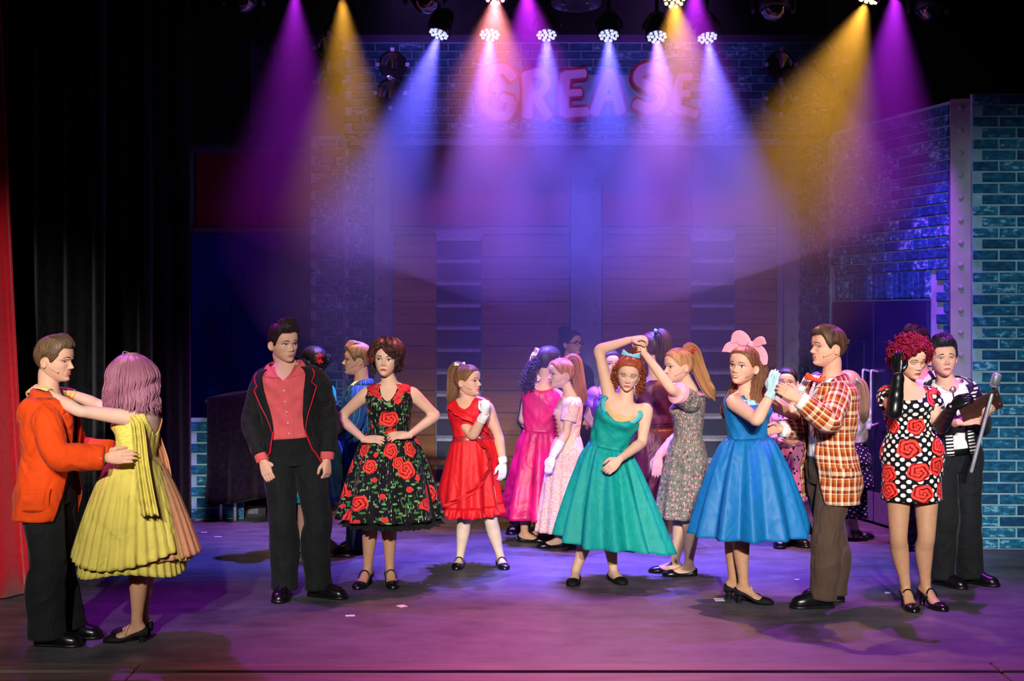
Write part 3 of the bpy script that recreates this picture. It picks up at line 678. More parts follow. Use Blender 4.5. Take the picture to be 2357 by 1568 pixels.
def lock(mb, path, rad, count, seed, thin=.006, mat=0, core=True, spread=1., wave=0., wl=6.):
    """a tail of hair: grooved core plus separate strands around it"""
    path = arr(path); rad = arr(rad); rg = np.random.RandomState(seed); D = catmull(np.concatenate([path, rad[:, None]], 1), 5); p, r = D[:, :3], D[:, 3]
    T, A, B = frames(p, (.2, -1, .3)); wv = Wig(seed, 6, 1, 2)
    if core:
        tube(mb, path, rad * .86, 20, mat, ref=(.2, -1, .3), sub=5, fold=lambda L, th: .10 * np.sin(9 * th + 2 * np.sin(L * 9)) + .06 * np.sin(15 * th + 1), round0=True, round1=True)
    out = []; tt = np.linspace(0, 1, len(p))
    for i in range(count):
        a = rg.uniform(0, 2 * np.pi); q = rg.uniform(.75, 1.06); end = rg.uniform(.82, 1.0); ph = rg.uniform(0, 6); aa = a + rg.uniform(-.5, .5) * tt
        rr = r * q * (1 + .3 * rg.uniform(-.3, 1) * tt ** 2 * spread); pos = p + A * (np.cos(aa) * rr)[:, None] + B * (np.sin(aa) * rr)[:, None]
        if wave: pos = pos + (A * np.sin(wl * tt * 6.28 + ph)[:, None] + B * np.cos(wl * tt * 6.28 + ph)[:, None]) * wave
        k = max(4, int(len(p) * end)); out.append(pos[:k][::2] if k > 8 else pos[:k])
    strands(mb, out, thin, thin * .25, 5, mat, 3)
def curls(mb, centers, r, count_turns, length, dirs, seed, thin=.005, mat=0):
    rg = np.random.RandomState(seed)
    for c, d in zip(centers, dirs):
        x, y, d = basis(nrm(d), (.2, .1, .97)); ph = rg.uniform(0, 6.28); t = np.linspace(0, 1, 7 * max(1, int(count_turns)) + 3); L = length * rg.uniform(.7, 1.3); rr = r * rg.uniform(.7, 1.25)
        p = c + d * (t * L)[:, None] + x * (np.cos(t * 6.28 * count_turns + ph) * rr)[:, None] + y * (np.sin(t * 6.28 * count_turns + ph) * rr)[:, None]
        strands(mb, [p], thin, thin * .5, 5, mat, 2)

# ------------------------------------------------------------------ hands
def build_hand(mb, w_, d, n, side, k=1., curl=.5, spread=.12, thumb=.6, mat=0, fat=1., vox=.0036, curls_=None):
    """w_ wrist, d towards fingers, n back of hand, side towards the thumb"""
    d = nrm(d); n = nrm(arr(n) - np.dot(n, d) * d); sd = np.cross(n, d); sd = sd * (1 if np.dot(sd, side) >= 0 else -1)
    h = MB(); K = k * .94
    L = [(-.02, .025, .021), (.0, .027, .021), (.03, .036, .019), (.065, .041, .016), (.09, .040, .012)]
    rows = []; th = np.linspace(0, 2 * np.pi, 18, endpoint=False)
    for t, a, b in L: rows.append(w_ + d * t * K + (sd * (np.sign(np.cos(th)) * abs(np.cos(th)) ** .8)[:, None] * a + n * (np.sign(np.sin(th)) * abs(np.sin(th)) ** .8)[:, None] * b) * K * fat ** .5)
    h.grid(arr(rows), True, 0, None, True, True)
    for i, (o, ln) in enumerate(((.029, .074), (.010, .083), (-.010, .078), (-.028, .060))):
        cu = curl if curls_ is None else curls_[i]
        b = w_ + (d * .086 + sd * o) * K; q = nrm(d + sd * o * spread * 14); pts = [b - q * .02 * K, b]; ang = 0
        for j, f in enumerate((.46, .30, .24)):
            ang += cu * (.75, 1.1, .7)[j]; q2 = q * math.cos(ang) - n * math.sin(ang); pts.append(pts[-1] + q2 * ln * f * K)
        tube(h, pts, arr([.0095, .0094, .0086, .0078, .0062]) * K * fat, 10, 0, sub=4)
    b = w_ + (d * .022 + sd * .024 - n * .004) * K; t1 = nrm(d * .75 + sd * (.85 - .3 * thumb) - n * .25 * (1 + thumb)); t2 = nrm(d * 1. + sd * (.25 - .5 * thumb) - n * .3 * (1 + thumb))
    tube(h, [b, b + t1 * .042 * K, b + t1 * .042 * K + t2 * .032 * K, b + t1 * .042 * K + nrm(t2 - n * .2) * .058 * K], arr([.015, .0118, .0102, .0075]) * K * fat, 10, 0, sub=4)
    V, Fc = voxel(h, vox, 3, .5); mb.add(V, Fc, mat)

# ------------------------------------------------------------------ bodies
TS = [-.30, -.16, -.06, .04, .15, .25, .33, .44, .56, .66, .74, .82, .89, .94, .975, 1.0]
TF = dict(w=[.155, .160, .172, .172, .158, .134, .120, .126, .136, .142, .148, .153, .150, .128, .094, .058],
          f=[.080, .088, .096, .100, .098, .090, .085, .090, .098, .106, .106, .096, .080, .064, .054, .048],
          b=[.105, .115, .125, .120, .105, .090, .082, .084, .090, .094, .097, .098, .094, .080, .064, .052])
TM = dict(w=[.150, .155, .165, .165, .158, .148, .142, .146, .158, .166, .172, .175, .172, .148, .106, .062],
          f=[.085, .092, .098, .102, .104, .102, .100, .104, .112, .116, .116, .108, .090, .070, .056, .050],
          b=[.105, .115, .120, .115, .105, .096, .092, .096, .104, .110, .114, .114, .108, .090, .068, .056])
SKIN = {}
def skinmat(c): return mat('skin_' + c.strip('#'), c, rough=.58, spec=.28, var=.05, vscale=14)

class Person:
    def __init__(s, Y, k, fem, head, look, neck, shL, shR, elL, elR, wrL, wrR, hip, knL, knR, anL, anR, hips=None, ftL=(0, -1), ftR=(0, -1), waist=None, H=None, roll=0., skin='#d9a78c', heel=0., fat=1., bust=1., chest=None, armfat=1.):
        J = lambda q: P(q[0], q[1], Y + (q[2] if len(q) > 2 else 0))
        s.Y, s.k, s.fem, s.fat, s.bust, s.heel, s.armfat = Y, k, fem, fat, bust, heel, armfat
        s.head = J(head); s.H = (H or .228) * (1 if H else k ** .5); s.F = Frame(s.head, look, s.H, roll); s.neck = J(neck)
        s.sL, s.sR, s.eL, s.eR, s.wL, s.wR = map(J, (shL, shR, elL, elR, wrL, wrR)); s.hip = J(hip); s.kL, s.kR, s.aL, s.aR = map(J, (knL, knR, anL, anR))
        s.aL[2] = .075 * k + heel; s.aR[2] = .075 * k + heel
        s.ftL, s.ftR = nrm((*ftL, 0)), nrm((*ftR, 0))
        s.Xs = nrm(s.sL - s.sR); h = s.Xs.copy() if hips is None else arr([-hips[1], hips[0], 0]); s.Xh = nrm((h[0], h[1], 0))
        s.waist = J(waist) if waist is not None else None; s.chest = J(chest) if chest is not None else None
        c = [s.hip]
        if s.waist is not None: c.append(s.waist)
        if s.chest is not None: c.append(s.chest)
        c.append(s.neck); c = arr(c); L = np.concatenate([[0], np.cumsum(np.linalg.norm(np.diff(c, axis=0), axis=1))]); s.TL = L[-1]
        D = catmull(c, 12) if len(c) > 2 else np.linspace(c[0], c[1], 25)
        l = np.concatenate([[0], np.cumsum(np.linalg.norm(np.diff(D, axis=0), axis=1))]); s._sp, s._sl = D, l / l[-1]
        s.skin = skinmat(skin); s.seed = int(abs(head[0]))
        ft = (s.aL + s.aR) / 2; s.root = empty('person', (ft[0], ft[1], 0)); s.o = arr([ft[0], ft[1], 0]); s.T = TF if fem else TM
    def center(s, t):
        t = arr(t); c = np.stack([np.interp(np.clip(t, 0, 1), s._sl, s._sp[:, i]) for i in range(3)], -1)
        up = nrm(s._sp[3] - s._sp[0]); upm = nrm(up * .4 + arr([0, 0, 1]))
        return c + np.minimum(t, 0)[..., None] * s.TL * upm
    def frame(s, t):
        X = s.Xh + (s.Xs - s.Xh) * np.clip(arr(t), 0, 1)[..., None]; e = .04
        U = s.center(np.clip(arr(t) + e, 0, 1)) - s.center(np.clip(arr(t) - e, -.1, 1)); U /= np.linalg.norm(U, axis=-1)[..., None]
        X = X - (X * U).sum(-1)[..., None] * U; X /= np.linalg.norm(X, axis=-1)[..., None]; return X, np.cross(X, U), U
    def tp(s, t, th, off=0., bustk=1.):
        """point on the torso surface; t along the spine (0 hip joint, 1 neck base), th angle from the front (positive = own left)"""
        t, th = np.broadcast_arrays(arr(t), arr(th)); w_ = np.interp(t, TS, s.T['w']) * s.k * s.fat; f = np.interp(t, TS, s.T['f']) * s.k * s.fat; b = np.interp(t, TS, s.T['b']) * s.k * s.fat
        if s.fem:
            f = f + s.bust * bustk * s.k * (.030 * np.exp(-((t - .70) / .075) ** 2)) * (.72 + .55 * np.exp(-((abs(np.degrees(np.arctan2(np.sin(th), np.cos(th)))) - 30) / 17) ** 2))
        c_, s_ = np.cos(th), np.sin(th); e = .86; cc = np.sign(c_) * abs(c_) ** e; ss = np.sign(s_) * abs(s_) ** e
        X, Fd, U = s.frame(t); dep = np.where(c_ > 0, f, b)
        return s.center(t) + X * (ss * (w_ + off))[..., None] + Fd * (cc * (dep + off))[..., None]
    def arm(s, side):
        return (s.sL, s.eL, s.wL) if side == 'L' else (s.sR, s.eR, s.wR)
    def arm_pts(s, side, g=0.):
        a, b, c = s.arm(side); k = s.k * s.armfat * (1.0 if s.fem else 1.1)
        n0 = s.center(.95); pts = [a * .42 + n0 * .58 - arr([0, 0, .012]), a * .80 + n0 * .20 - arr([0, 0, .004]), a, a * .62 + b * .38, a * .2 + b * .8, b, b * .75 + c * .25, b * .45 + c * .55, c]
        return pts, arr([.030, .046, .051, .046, .0385, .037, .0395, .034, .026]) * k + g
    def leg_pts(s, side, g=0.):
        sg = 1 if side == 'L' else -1; hipj = s.hip + s.Xh * .088 * s.k * sg; kn, an = (s.kL, s.aL) if side == 'L' else (s.kR, s.aR)
        fw = nrm(s.ftL if side == 'L' else s.ftR); bk = -fw * .016 * s.k; k = s.k
        pts = [hipj + arr([0, 0, .03]), hipj * .7 + kn * .3, hipj * .3 + kn * .7, kn, kn * .78 + an * .22 + bk, kn * .55 + an * .45 + bk, kn * .2 + an * .8 + bk * .4, an]
        return pts, arr([.088, .084, .067, .054, .056, .052, .037, .034]) * k * (s.fat ** .5) + g
    def build_body(s, tights=None, lips='#a8574f', brow='#4a3323', vox=.0105, hands=None, skip_legs=False, **expr):
        m = MB(); tt = np.linspace(-.14, 1.0, 40); th = np.linspace(0, 2 * np.pi, 40, endpoint=False)
        m.grid(s.tp(tt[:, None], th[None, :]), True, 0, None, True, True)
        j = s.F(arr([0, -.13, .16])); nk = s.neck; kk = s.k * (1 if s.fem else 1.13)
        tube(m, [nk - (s.neck - s.center(.9)) * .3, nk, nk * .45 + j * .55, j, s.F(arr([0, -.06, .36]))], arr([.07, .057, .050, .050, .045]) * kk, 20, sub=4)
        for sd in 'LR':
            p, r = s.arm_pts(sd); tube(m, p, r, 16, sub=4)
            if not skip_legs:
                p, r = s.leg_pts(sd); tube(m, p, r, 18, sub=4)
                s.foot(m, sd)
        V, Fc = voxel(m, vox, 8, .5); mb = MB(); zc = s.hip[2] - .02
        C = np.array([V[list(f)].mean(0)[2] for f in Fc]); leg = C < zc
        mb.add(V, [f for f, q in zip(Fc, leg) if not q], 0)
        n0 = mb.n; mb.n = 0; mb.V_ = None
        for f, q in zip(Fc, leg):
            if q: mb.F.append(f); mb.M.append(1 if tights else 0); mb.U.append([(0, 0)] * len(f))
        mb.n = n0
        build_head(mb, s.F, **expr)
        for sd, h in (hands or {}).items():
            if h is None or h.get('glove'): continue
            s.hand(mb, sd, h)
        mats = [s.skin, tights or s.skin, LIPM(lips), EYEW, IRISM, LASH, mat('brow_' + brow.strip('#'), brow, rough=.8), TEETH, MOUTHD]
        return mb.build('body', mats, s.root, s.o)
    def hand(s, mb, sd, h, grow=1.):
        a, e, w_ = s.arm(sd); d = arr(h['d']) if 'd' in h else w_ - e
        build_hand(mb, w_, d, h.get('n', (0, -1, 0)), h.get('t', (0, -1, 0)), s.k * h.get('k', 1.), h.get('curl', .35), h.get('spread', .1), h.get('thumb', .5), 0, grow, curls_=h.get('curls'))
    def foot_axes(s, sd):
        an, d = (s.aL, s.ftL) if sd == 'L' else (s.aR, s.ftR); L = .245 * s.k; heel = an - d * .058 * s.k; heel = arr([heel[0], heel[1], 0]); return heel, d, np.cross((0, 0, 1), d), L
    def foot_rings(s, sd, wid, top, grow=0., sole=0., n=18, hl=None):
        heel, d, x, L = s.foot_axes(sd); hl = s.heel if hl is None else hl; t = np.linspace(0, 1, 22); T = [0, .04, .12, .3, .5, .72, .88, .96, 1]
        w_ = np.interp(t, T, wid) * s.k + grow; tp_ = np.interp(t, T, top) * s.k + grow; z0 = hl * (1 - sstep(t, .22, .68)) + sole; th = np.linspace(0, 2 * np.pi, n, endpoint=False)
        c, sn = np.cos(th), np.sin(th); up = np.where(sn > 0, sn ** 1.0 if False else np.sign(sn) * abs(sn), np.sign(sn) * abs(sn) ** .45)
        zz = z0[:, None] + np.where(up > 0, .38 + .62 * up, .38 * (1 + up))[None] * tp_[:, None]
        bow = x * .008 * (np.sin(t * 3.1))[:, None] * 0
        return heel + d * ((t * (L + 2 * grow) - grow)[:, None, None]) + x * (np.sign(c) * abs(c) ** .85)[None, :, None] * w_[:, None, None] + arr([0, 0, 1]) * zz[..., None]
    FW = [.012, .024, .031, .031, .036, .044, .037, .022, .006]
    def foot(s, m, sd):
        m.grid(s.foot_rings(sd, s.FW, [.05, .066, .082, .085, .062, .044, .032, .024, .014], 0, .004), True, 0, None, True, True)
    def pumps(s, m, strap=True, strapm=None, name='shoe', block=True, bow=None):
        for sd in 'LR':
            mb = MB(); mb.grid(s.foot_rings(sd, s.FW, [.048, .054, .050, .030, .026, .045, .036, .026, .014], .0045), True, 0, None, True, True)
            heel, d, x, L = s.foot_axes(sd)
            if s.heel > .015:
                rows = []; th = np.linspace(0, 2 * np.pi, 12, endpoint=False)
                for z, a, b, o in ((.0, .017, .016, .026), (s.heel * .5, .018, .018, .028), (s.heel + .012, .028, .026, .034)):
                    rows.append(heel + d * (o * s.k + np.cos(th) * a)[:, None] + x * (np.sin(th) * b)[:, None] + arr([0, 0, z]))
                mb.grid(arr(rows), True, 0, None, True, True)
            o = mb.build(name, m, s.root, s.o)
            if strap:
                sm = MB(); p0 = heel + d * .118 * s.k; h0 = s.heel * .62
                tube(sm, [p0 + x * (.0385 * math.cos(a)) * s.k + arr([0, 0, h0 + .022 + .056 * math.sin(a) ** .8 * s.k]) - d * .014 * math.sin(a) for a in np.linspace(0.05, np.pi - .05, 9)], .0045, 8, sub=2); _child(sm, 'strap', strapm or m, o, s.o)
    def oxfords(s, m, name='shoe', laces=None, top=None):
        for sd in 'LR':
            mb = MB(); mb.grid(s.foot_rings(sd, s.FW, top or [.065, .082, .09, .09, .078, .058, .048, .034, .018], .007, .008, hl=.0), True, 0, None, True, True); o = mb.build(name, m, s.root, s.o)
            sl = MB(); R = s.foot_rings(sd, s.FW, [.012] * 9, .012, 0, hl=0.); sl.grid(R, True, 0, None, True, True); _child(sl, 'sole', laces or BLK, o, s.o)
            heel, d, x, L = s.foot_axes(sd); lc = MB()
            for q in range(4):
                c = heel + d * (.115 + .018 * q) * s.k + arr([0, 0, (.086 - .008 * q) * s.k + .010]); tube(lc, [c - x * .018, c + arr([0, 0, .004]), c + x * .018], .0025, 6, sub=2)
            _child(lc, 'laces', laces or BLK, o, s.o)
    # ---------------- garments
    def shell(s, name, m, t0, t1, off=.01, open_=None, nt=34, nth=72, wr=.004, seed=None, solid=.004, wfreq=14., parent=None, bustk=1., thick=None, build=True, mb=None, mi=0):
        """garment hugging the torso; t0/t1 callables of angle in degrees (0 front, +left) or numbers; open_(t) half-angle of a front opening in radians"""
        seed = s.seed if seed is None else seed; wv = Wig(seed, 8, .6, 1.6)
        if open_ is None: th = np.linspace(-np.pi, np.pi, nth, endpoint=False); closed = True
        else: th = np.linspace(0, 1, nth); closed = False
        v = np.linspace(0, 1, nt)
        if closed:
            dg = np.degrees(th); a0 = arr([t0(d) if callable(t0) else t0 for d in dg]); a1 = arr([t1(d) if callable(t1) else t1 for d in dg]); T = a0[None] + (a1 - a0)[None] * v[:, None]; TH = np.repeat(th[None], nt, 0)
        else:
            tm = np.linspace(t0 if not callable(t0) else t0(90), t1 if not callable(t1) else t1(60), nt); op = arr([open_(x) for x in tm]); TH = op[:, None] + (2 * np.pi - 2 * op)[:, None] * th[None]
            dg = np.degrees((TH + np.pi) % (2 * np.pi) - np.pi)
            a0 = np.vectorize(t0)(dg) if callable(t0) else np.full(dg.shape, t0); a1 = np.vectorize(t1)(dg) if callable(t1) else np.full(dg.shape, t1); T = a0 + (a1 - a0) * v[:, None]
        o = off(T, TH) if callable(off) else off; Rm = .15 * s.k
        o = o + wr * wv(TH * Rm * wfreq * 1.2 * 3, T * s.TL * wfreq * 3)
        Gd = s.tp(T, TH, o, bustk)
        ux = (TH if closed else TH) * Rm; 
        if closed: uv = np.stack([np.concatenate([TH, TH[:, :1] + 2 * np.pi], 1) * Rm, np.concatenate([T, T[:, :1]], 1) * s.TL], -1)
        else: uv = np.stack([TH * Rm, T * s.TL], -1)
        own = mb is None; mb = mb or MB(); mb.grid(Gd, closed, mi, uv)
        if own: return _child(mb, name, m, parent or s.root, s.o if True else None, solid=solid, abs_=parent is None)
    def sleeve(s, mb, sd, frac=1., g=.02, cuffg=None, wr=.05, mat=0, start=0., n=22, wf=55):
        p, r = s.arm_pts(sd, 0); p = arr(p); r = arr(r); L = np.concatenate([[0], np.cumsum(np.linalg.norm(np.diff(p, axis=0), axis=1))]); tot = L[-1]; a, b = start * tot, frac * tot
        q = np.linspace(a, b, 9); pp = np.stack([np.interp(q, L, p[:, i]) for i in range(3)], 1); gg = np.linspace(g, cuffg if cuffg is not None else g, 9); gg[:3] *= (arr([.35, .6, .85]) if start == 0 and g > .012 else 1); rr = np.interp(q, L, r) + gg
        wv = Wig(s.seed + ord(sd), 7, .5, 1.5)
        tube(mb, pp, rr, n, mat, sub=5, round0=start == 0, round1=False, fold=lambda Lq, th: wr * wv(np.cos(th) * 2.2 + np.sin(th), Lq * wf) * (.6 + .8 * np.exp(-((Lq - tot * .5) / .12) ** 2)))
    def trousers(s, m, name='trousers', g0=.02, gk=.034, ga=.055, wr=.03, top=.30, brk=.0):
        mb = MB(); tt = np.linspace(-.13, top, 16); th = np.linspace(0, 2 * np.pi, 48, endpoint=False); mb.grid(s.tp(tt[:, None], th[None], .012), True, 0, np.stack(np.meshgrid(np.linspace(0, .95, 49), tt * .5), -1), False, False)
        wv = Wig(s.seed + 3, 7, .5, 1.5)
        for sd in 'LR':
            p, r = s.leg_pts(sd); p = arr(p); p[-1, 2] = max(.05 * s.k, p[-1, 2] - .025); g = np.interp(np.arange(8), [0, 1, 2, 3, 7], [g0 * .6, g0, gk * .7, gk, ga])
            fw = s.ftL if sd == 'L' else s.ftR
            def fold(L, th_, p=p): 
                return wr * wv(np.cos(th_) * 1.6 + np.sin(th_), L * 20) * (.5 + .9 * np.exp(-((L - .42 * s.k) / .12) ** 2) + 1.3 * sstep(L, .72 * s.k, .9 * s.k)) + .05 * np.exp(-((th_ - 0) / .14) ** 2) + .05 * np.exp(-((th_ - 2 * np.pi) / .14) ** 2)
            tube(mb, p, r + g, 28, 0, ref=fw, sub=6, round0=True, round1=False, fold=fold)
        return _child(mb, name, m, s.root, s.o, abs_=True)
    def skirt(s, name, m, hem, rx, ry, t0=.33, off=.012, pleats=14, amp=.03, pw=1.2, bell=.75, nv=34, nth=168, seed=None, hemz=None, wav=.5, solid=.003, parent=None, sharp=.0, sway=None, t_in=0.0, uvk=1.):
        """gathered skirt from the waist to an elliptic hem centred at hem=(px,py,dY) in the photograph's frame"""
        C = P(hem[0], hem[1], s.Y + (hem[2] if len(hem) > 2 else 0)); th = np.linspace(-np.pi, np.pi, nth, endpoint=False); v = np.linspace(0, 1, nv); seed = s.seed if seed is None else seed; wv = Wig(seed, 6, .5, 2.5); wv2 = Wig(seed + 1, 5, 1, 3)
        W0 = s.tp(t0, th, off); Xh = s.Xh; Fh = nrm(np.cross(Xh, (0, 0, 1)))
        ph = th * pleats + .9 * wv(th * 1.0, th * 0); f = np.sin(ph)
        if sharp: f = (1 - sharp) * f + sharp * (2 / np.pi) * np.arcsin(np.sin(ph) * .98)
        f = f * (1 + wav * .6 * wv2(th, 0 * th))
        Vv = v[:, None]; g = Vv ** bell; Hm = C + Xh * (rx * np.sin(th))[:, None] + Fh * (ry * np.cos(th))[:, None]
        Gd = W0[None] * (1 - g[..., None]) + Hm[None] * g[..., None]
        zz = W0[None, :, 2] * (1 - Vv) + C[2] * Vv + (0 if hemz is None else hemz(th)[None] * Vv ** 1.5); Gd[..., 2] = zz
        rad = Xh * np.sin(th)[:, None] + Fh * np.cos(th)[:, None]
        for i, vv in enumerate(v):          # never tighter than the hips under it
            tv = t0 - vv * (W0[:, 2].mean() - C[2]) / s.TL
            if tv > -.32:
                c0 = s.center(arr(tv)); dt = ((s.tp(tv, th, off) - c0) * rad).sum(1); dg = ((Gd[i] - c0) * rad).sum(1); Gd[i] += rad * np.maximum(0, dt + .004 - dg)[:, None]
        A = amp * (Vv ** pw) * f[None] + amp * .12 * (1 - Vv) * np.sin(th * pleats * 2)[None] * sstep(Vv, 0, .06)
        Gd = Gd + rad[None] * A[..., None]
        if sway is not None: Gd = Gd + arr(sway)[None, None] * (Vv ** 2)[..., None]
        hh = abs(W0[:, 2].mean() - C[2]); uv = np.stack(np.meshgrid(np.linspace(-np.pi, np.pi, nth + 1) * (rx + ry) / 2 * .8, -v * hh), -1) * uvk
        mb = MB(); mb.grid(Gd, True, 0, uv); return _child(mb, name, m, parent or s.root, s.o, solid=solid, abs_=parent is None), Gd
    def glove(s, sd, m, frac, h, g=.004):
        """glove: hand plus a sleeve up the forearm; frac of the whole arm where it starts"""
        mb = MB(); s.hand(mb, sd, h, 1.12); s.sleeve(mb, sd, 1., g, g, .05, 0, start=frac, n=18, wf=90); return _child(mb, 'glove', m, s.root, s.o, abs_=True)
    def mic(s, side=1):
        mb = MB(); F = s.F; tube(mb, [F(arr([side * .335, -.06, .53])), F(arr([side * .35, .02, .40])), F(arr([side * .315, .12, .30])), F(arr([side * .27, .24, .245]))], .0026, 6, sub=4); ellipsoid(mb, F(arr([side * .262, .26, .24])), (.0055, .0055, .0055), 6, 8)
        return _child(mb, 'headset_microphone', MICM, s.root, s.o, abs_=True)
    def done(s, label): props(s.root, label, 'person')
MICM = mat('skin_tone_microphone', '#c9a07e', rough=.5)
def _child(mb, name, m, parent, o, solid=0., abs_=False):
    """children of children keep the person's own origin (their parents sit at the person's origin)"""
    return mb.build(name, m, parent, o, solid=solid)
# ------------------------------------------------------------------ printed fabrics (flat prints on cloth)
class N:
    """tiny node helper for printed cloth, on UVs measured in metres"""
    def __init__(s, name, base, rough=.75, sheen=.1):
        s.m = mat(name, base, rough=rough, sheen=.04, spec=.15, var=.06, wrinkle=.4, wscale=8); s.nt = s.m.node_tree; s.b = s.nt.nodes['Principled BSDF']
        tc = s.nt.nodes.new('ShaderNodeTexCoord'); s.uv = tc.outputs['UV']
    def n(s, t, *ins, out=0, **kw):
        x = s.nt.nodes.new(t)
        for k, v in kw.items(): setattr(x, k, v)
        for i, v in enumerate(ins):
            if v is None: continue
            if hasattr(v, 'is_output'): s.nt.links.new(v, x.inputs[i])
            else: x.inputs[i].default_value = v
        return x.outputs[out] if isinstance(out, int) else [x.outputs[o] for o in out]
    def math(s, op, a, b=0., c=0.): return s.n('ShaderNodeMath', a, b, c, operation=op)
    def noise(s, scale, vec=None, detail=2.): 
        x = s.nt.nodes.new('ShaderNodeTexNoise'); x.inputs['Scale'].default_value = scale; x.inputs['Detail'].default_value = detail; s.nt.links.new(vec if vec is not None else s.uv, x.inputs['Vector']); return x.outputs[0]
    def mapv(s, sc=(1, 1, 1), loc=(0, 0, 0), rot=(0, 0, 0)):
        x = s.nt.nodes.new('ShaderNodeMapping'); x.inputs['Scale'].default_value = sc; x.inputs['Location'].default_value = loc; x.inputs['Rotation'].default_value = rot; s.nt.links.new(s.uv, x.inputs['Vector']); return x.outputs[0]
    def vor(s, scale, rand=1., vec=None):
        x = s.nt.nodes.new('ShaderNodeTexVoronoi'); x.voronoi_dimensions = '2D'; x.inputs['Scale'].default_value = scale; x.inputs['Randomness'].default_value = rand; v = vec if vec is not None else s.uv; s.nt.links.new(v, x.inputs['Vector'])
        sep = s.nt.nodes.new('ShaderNodeSeparateColor'); s.nt.links.new(x.outputs['Color'], sep.inputs[0])
        dv = s.n('ShaderNodeVectorMath', v, x.outputs['Position'], operation='SUBTRACT'); sx = s.nt.nodes.new('ShaderNodeSeparateXYZ'); s.nt.links.new(dv, sx.inputs[0])
        return x.outputs['Distance'], sep.outputs[0], sx.outputs[0], sx.outputs[1], sep.outputs[1]
    def mix(s, f, a, b):
        x = s.nt.nodes.new('ShaderNodeMix'); x.data_type = 'RGBA'
        for i, v in ((0, f), (6, a), (7, b)):
            if hasattr(v, 'is_output'): s.nt.links.new(v, x.inputs[i])
            else: x.inputs[i].default_value = v if i == 0 else (*srgb(v), 1)
        return x.outputs[2]
    def ramp(s, f, els, const=True):
        x = s.nt.nodes.new('ShaderNodeValToRGB'); cr = x.color_ramp; cr.interpolation = 'CONSTANT' if const else 'LINEAR'
        cr.elements[0].position = els[0][0]; cr.elements[0].color = (*srgb(els[0][1]), 1); cr.elements[1].position = els[1][0]; cr.elements[1].color = (*srgb(els[1][1]), 1)
        for p, c in els[2:]: e = cr.elements.new(p); e.color = (*srgb(c), 1)
        s.nt.links.new(f, x.inputs[0]); return x.outputs[0]
    def done(s, col): s.nt.links.new(col, s.b.inputs['Base Color']); return s.m
def lt(k, a, b): return k.math('LESS_THAN', a, b)

def rose_layer(k, col, scale, R, rand=.75, keep=1., loc=(0, 0, 0), red='#d01c1c', dark='#5d0710', var=.35):
    vec = k.mapv((1, 1, 1), loc); d, rnd, dx, dy, r2 = k.vor(scale, rand, vec); ang = k.math('ARCTAN2', dy, dx)
    wob = k.math('MULTIPLY', k.math('SINE', k.math('MULTIPLY', ang, 5.)), .06); size = k.math('MULTIPLY_ADD', rnd, -var * R, R); rr = k.math('ADD', k.math('DIVIDE', d, size), wob)
    sw = k.math('SINE', k.math('ADD', k.math('MULTIPLY', rr, 15.), k.math('MULTIPLY', ang, 2.))); sw2 = k.math('ADD', k.math('MULTIPLY_ADD', sw, .5, .25), k.math('MULTIPLY', k.noise(45., vec, 3.), 1.1))
    rc = k.ramp(sw2, [(.30, dark), (.46, red), (1., '#ef4a3c')], False); m_ = lt(k, rr, 1.)
    if keep < 1: m_ = k.math('MULTIPLY', m_, lt(k, r2, keep))
    return k.mix(m_, col, rc)
def m_roses():
    k = N('black_rose_print_cotton', '#101013'); base = k.mix(0., '#131216', '#131216')
    st = k.math('GREATER_THAN', k.noise(1., k.mapv((120, 26, 1), rot=(0, 0, .6)), 1.), .67); c = k.mix(st, base, '#b9c0a6')
    st2 = k.math('GREATER_THAN', k.noise(1., k.mapv((60, 17, 1), (7, 3, 0), (0, 0, -.5)), 1.), .66); c = k.mix(st2, c, '#2f7a3b')
    d, r, dx, dy, r2 = k.vor(17., 1., k.mapv((1, 2.1, 1), (3.3, 1, 0), (0, 0, .7))); c = k.mix(k.math('MULTIPLY', lt(k, d, .26), lt(k, r, .36)), c, '#3f7a3c')
    d, r, dx, dy, r2 = k.vor(17., 1., k.mapv((1, 2.1, 1), (1.3, 4, 0), (0, 0, -.6))); c = k.mix(k.math('MULTIPLY', lt(k, d, .24), lt(k, r, .25)), c, '#6fa05a')
    c = rose_layer(k, c, 12., .27, 1., .5, (1.7, .4, 0)); c = rose_layer(k, c, 5.6, .37, .8, .80, (.23, .3, 0)); return k.done(c)
def m_dotrose():
    k = N('polka_dot_rose_jersey', '#101011'); v = k.mapv((1, 1, 1), rot=(0, 0, .78)); d, r, dx, dy, r2 = k.vor(27., .06, v); c = k.mix(lt(k, d, .33), '#0d0d10', '#e9e6e2')
    return k.done(rose_layer(k, c, 7.6, .46, .6, .62, (.33, .62, 0), '#d0101c', '#4a040c', .15))
def m_plaid():
    k = N('rust_cream_plaid_wool', '#8a3a1c', rough=.85, sheen=.2); sx = k.nt.nodes.new('ShaderNodeSeparateXYZ'); k.nt.links.new(k.uv, sx.inputs[0]); out = []
    for o, p in ((0, .068), (1, .092)):
        f = k.math('FRACT', k.math('ADD', k.math('DIVIDE', sx.outputs[o], p), 50.))
        out.append(k.ramp(f, [(0, '#e6d3b4'), (.20, '#7a2114'), (.36, '#b5581a'), (.55, '#e0cdb0'), (.64, '#6d1d13'), (.84, '#a8501c')] if o == 0 else [(0, '#dcc6a2'), (.24, '#8a2a16'), (.50, '#b9601e'), (.72, '#d8c09a'), (.80, '#7d2315')]))
    return k.done(k.mix(.46, out[0], out[1]))
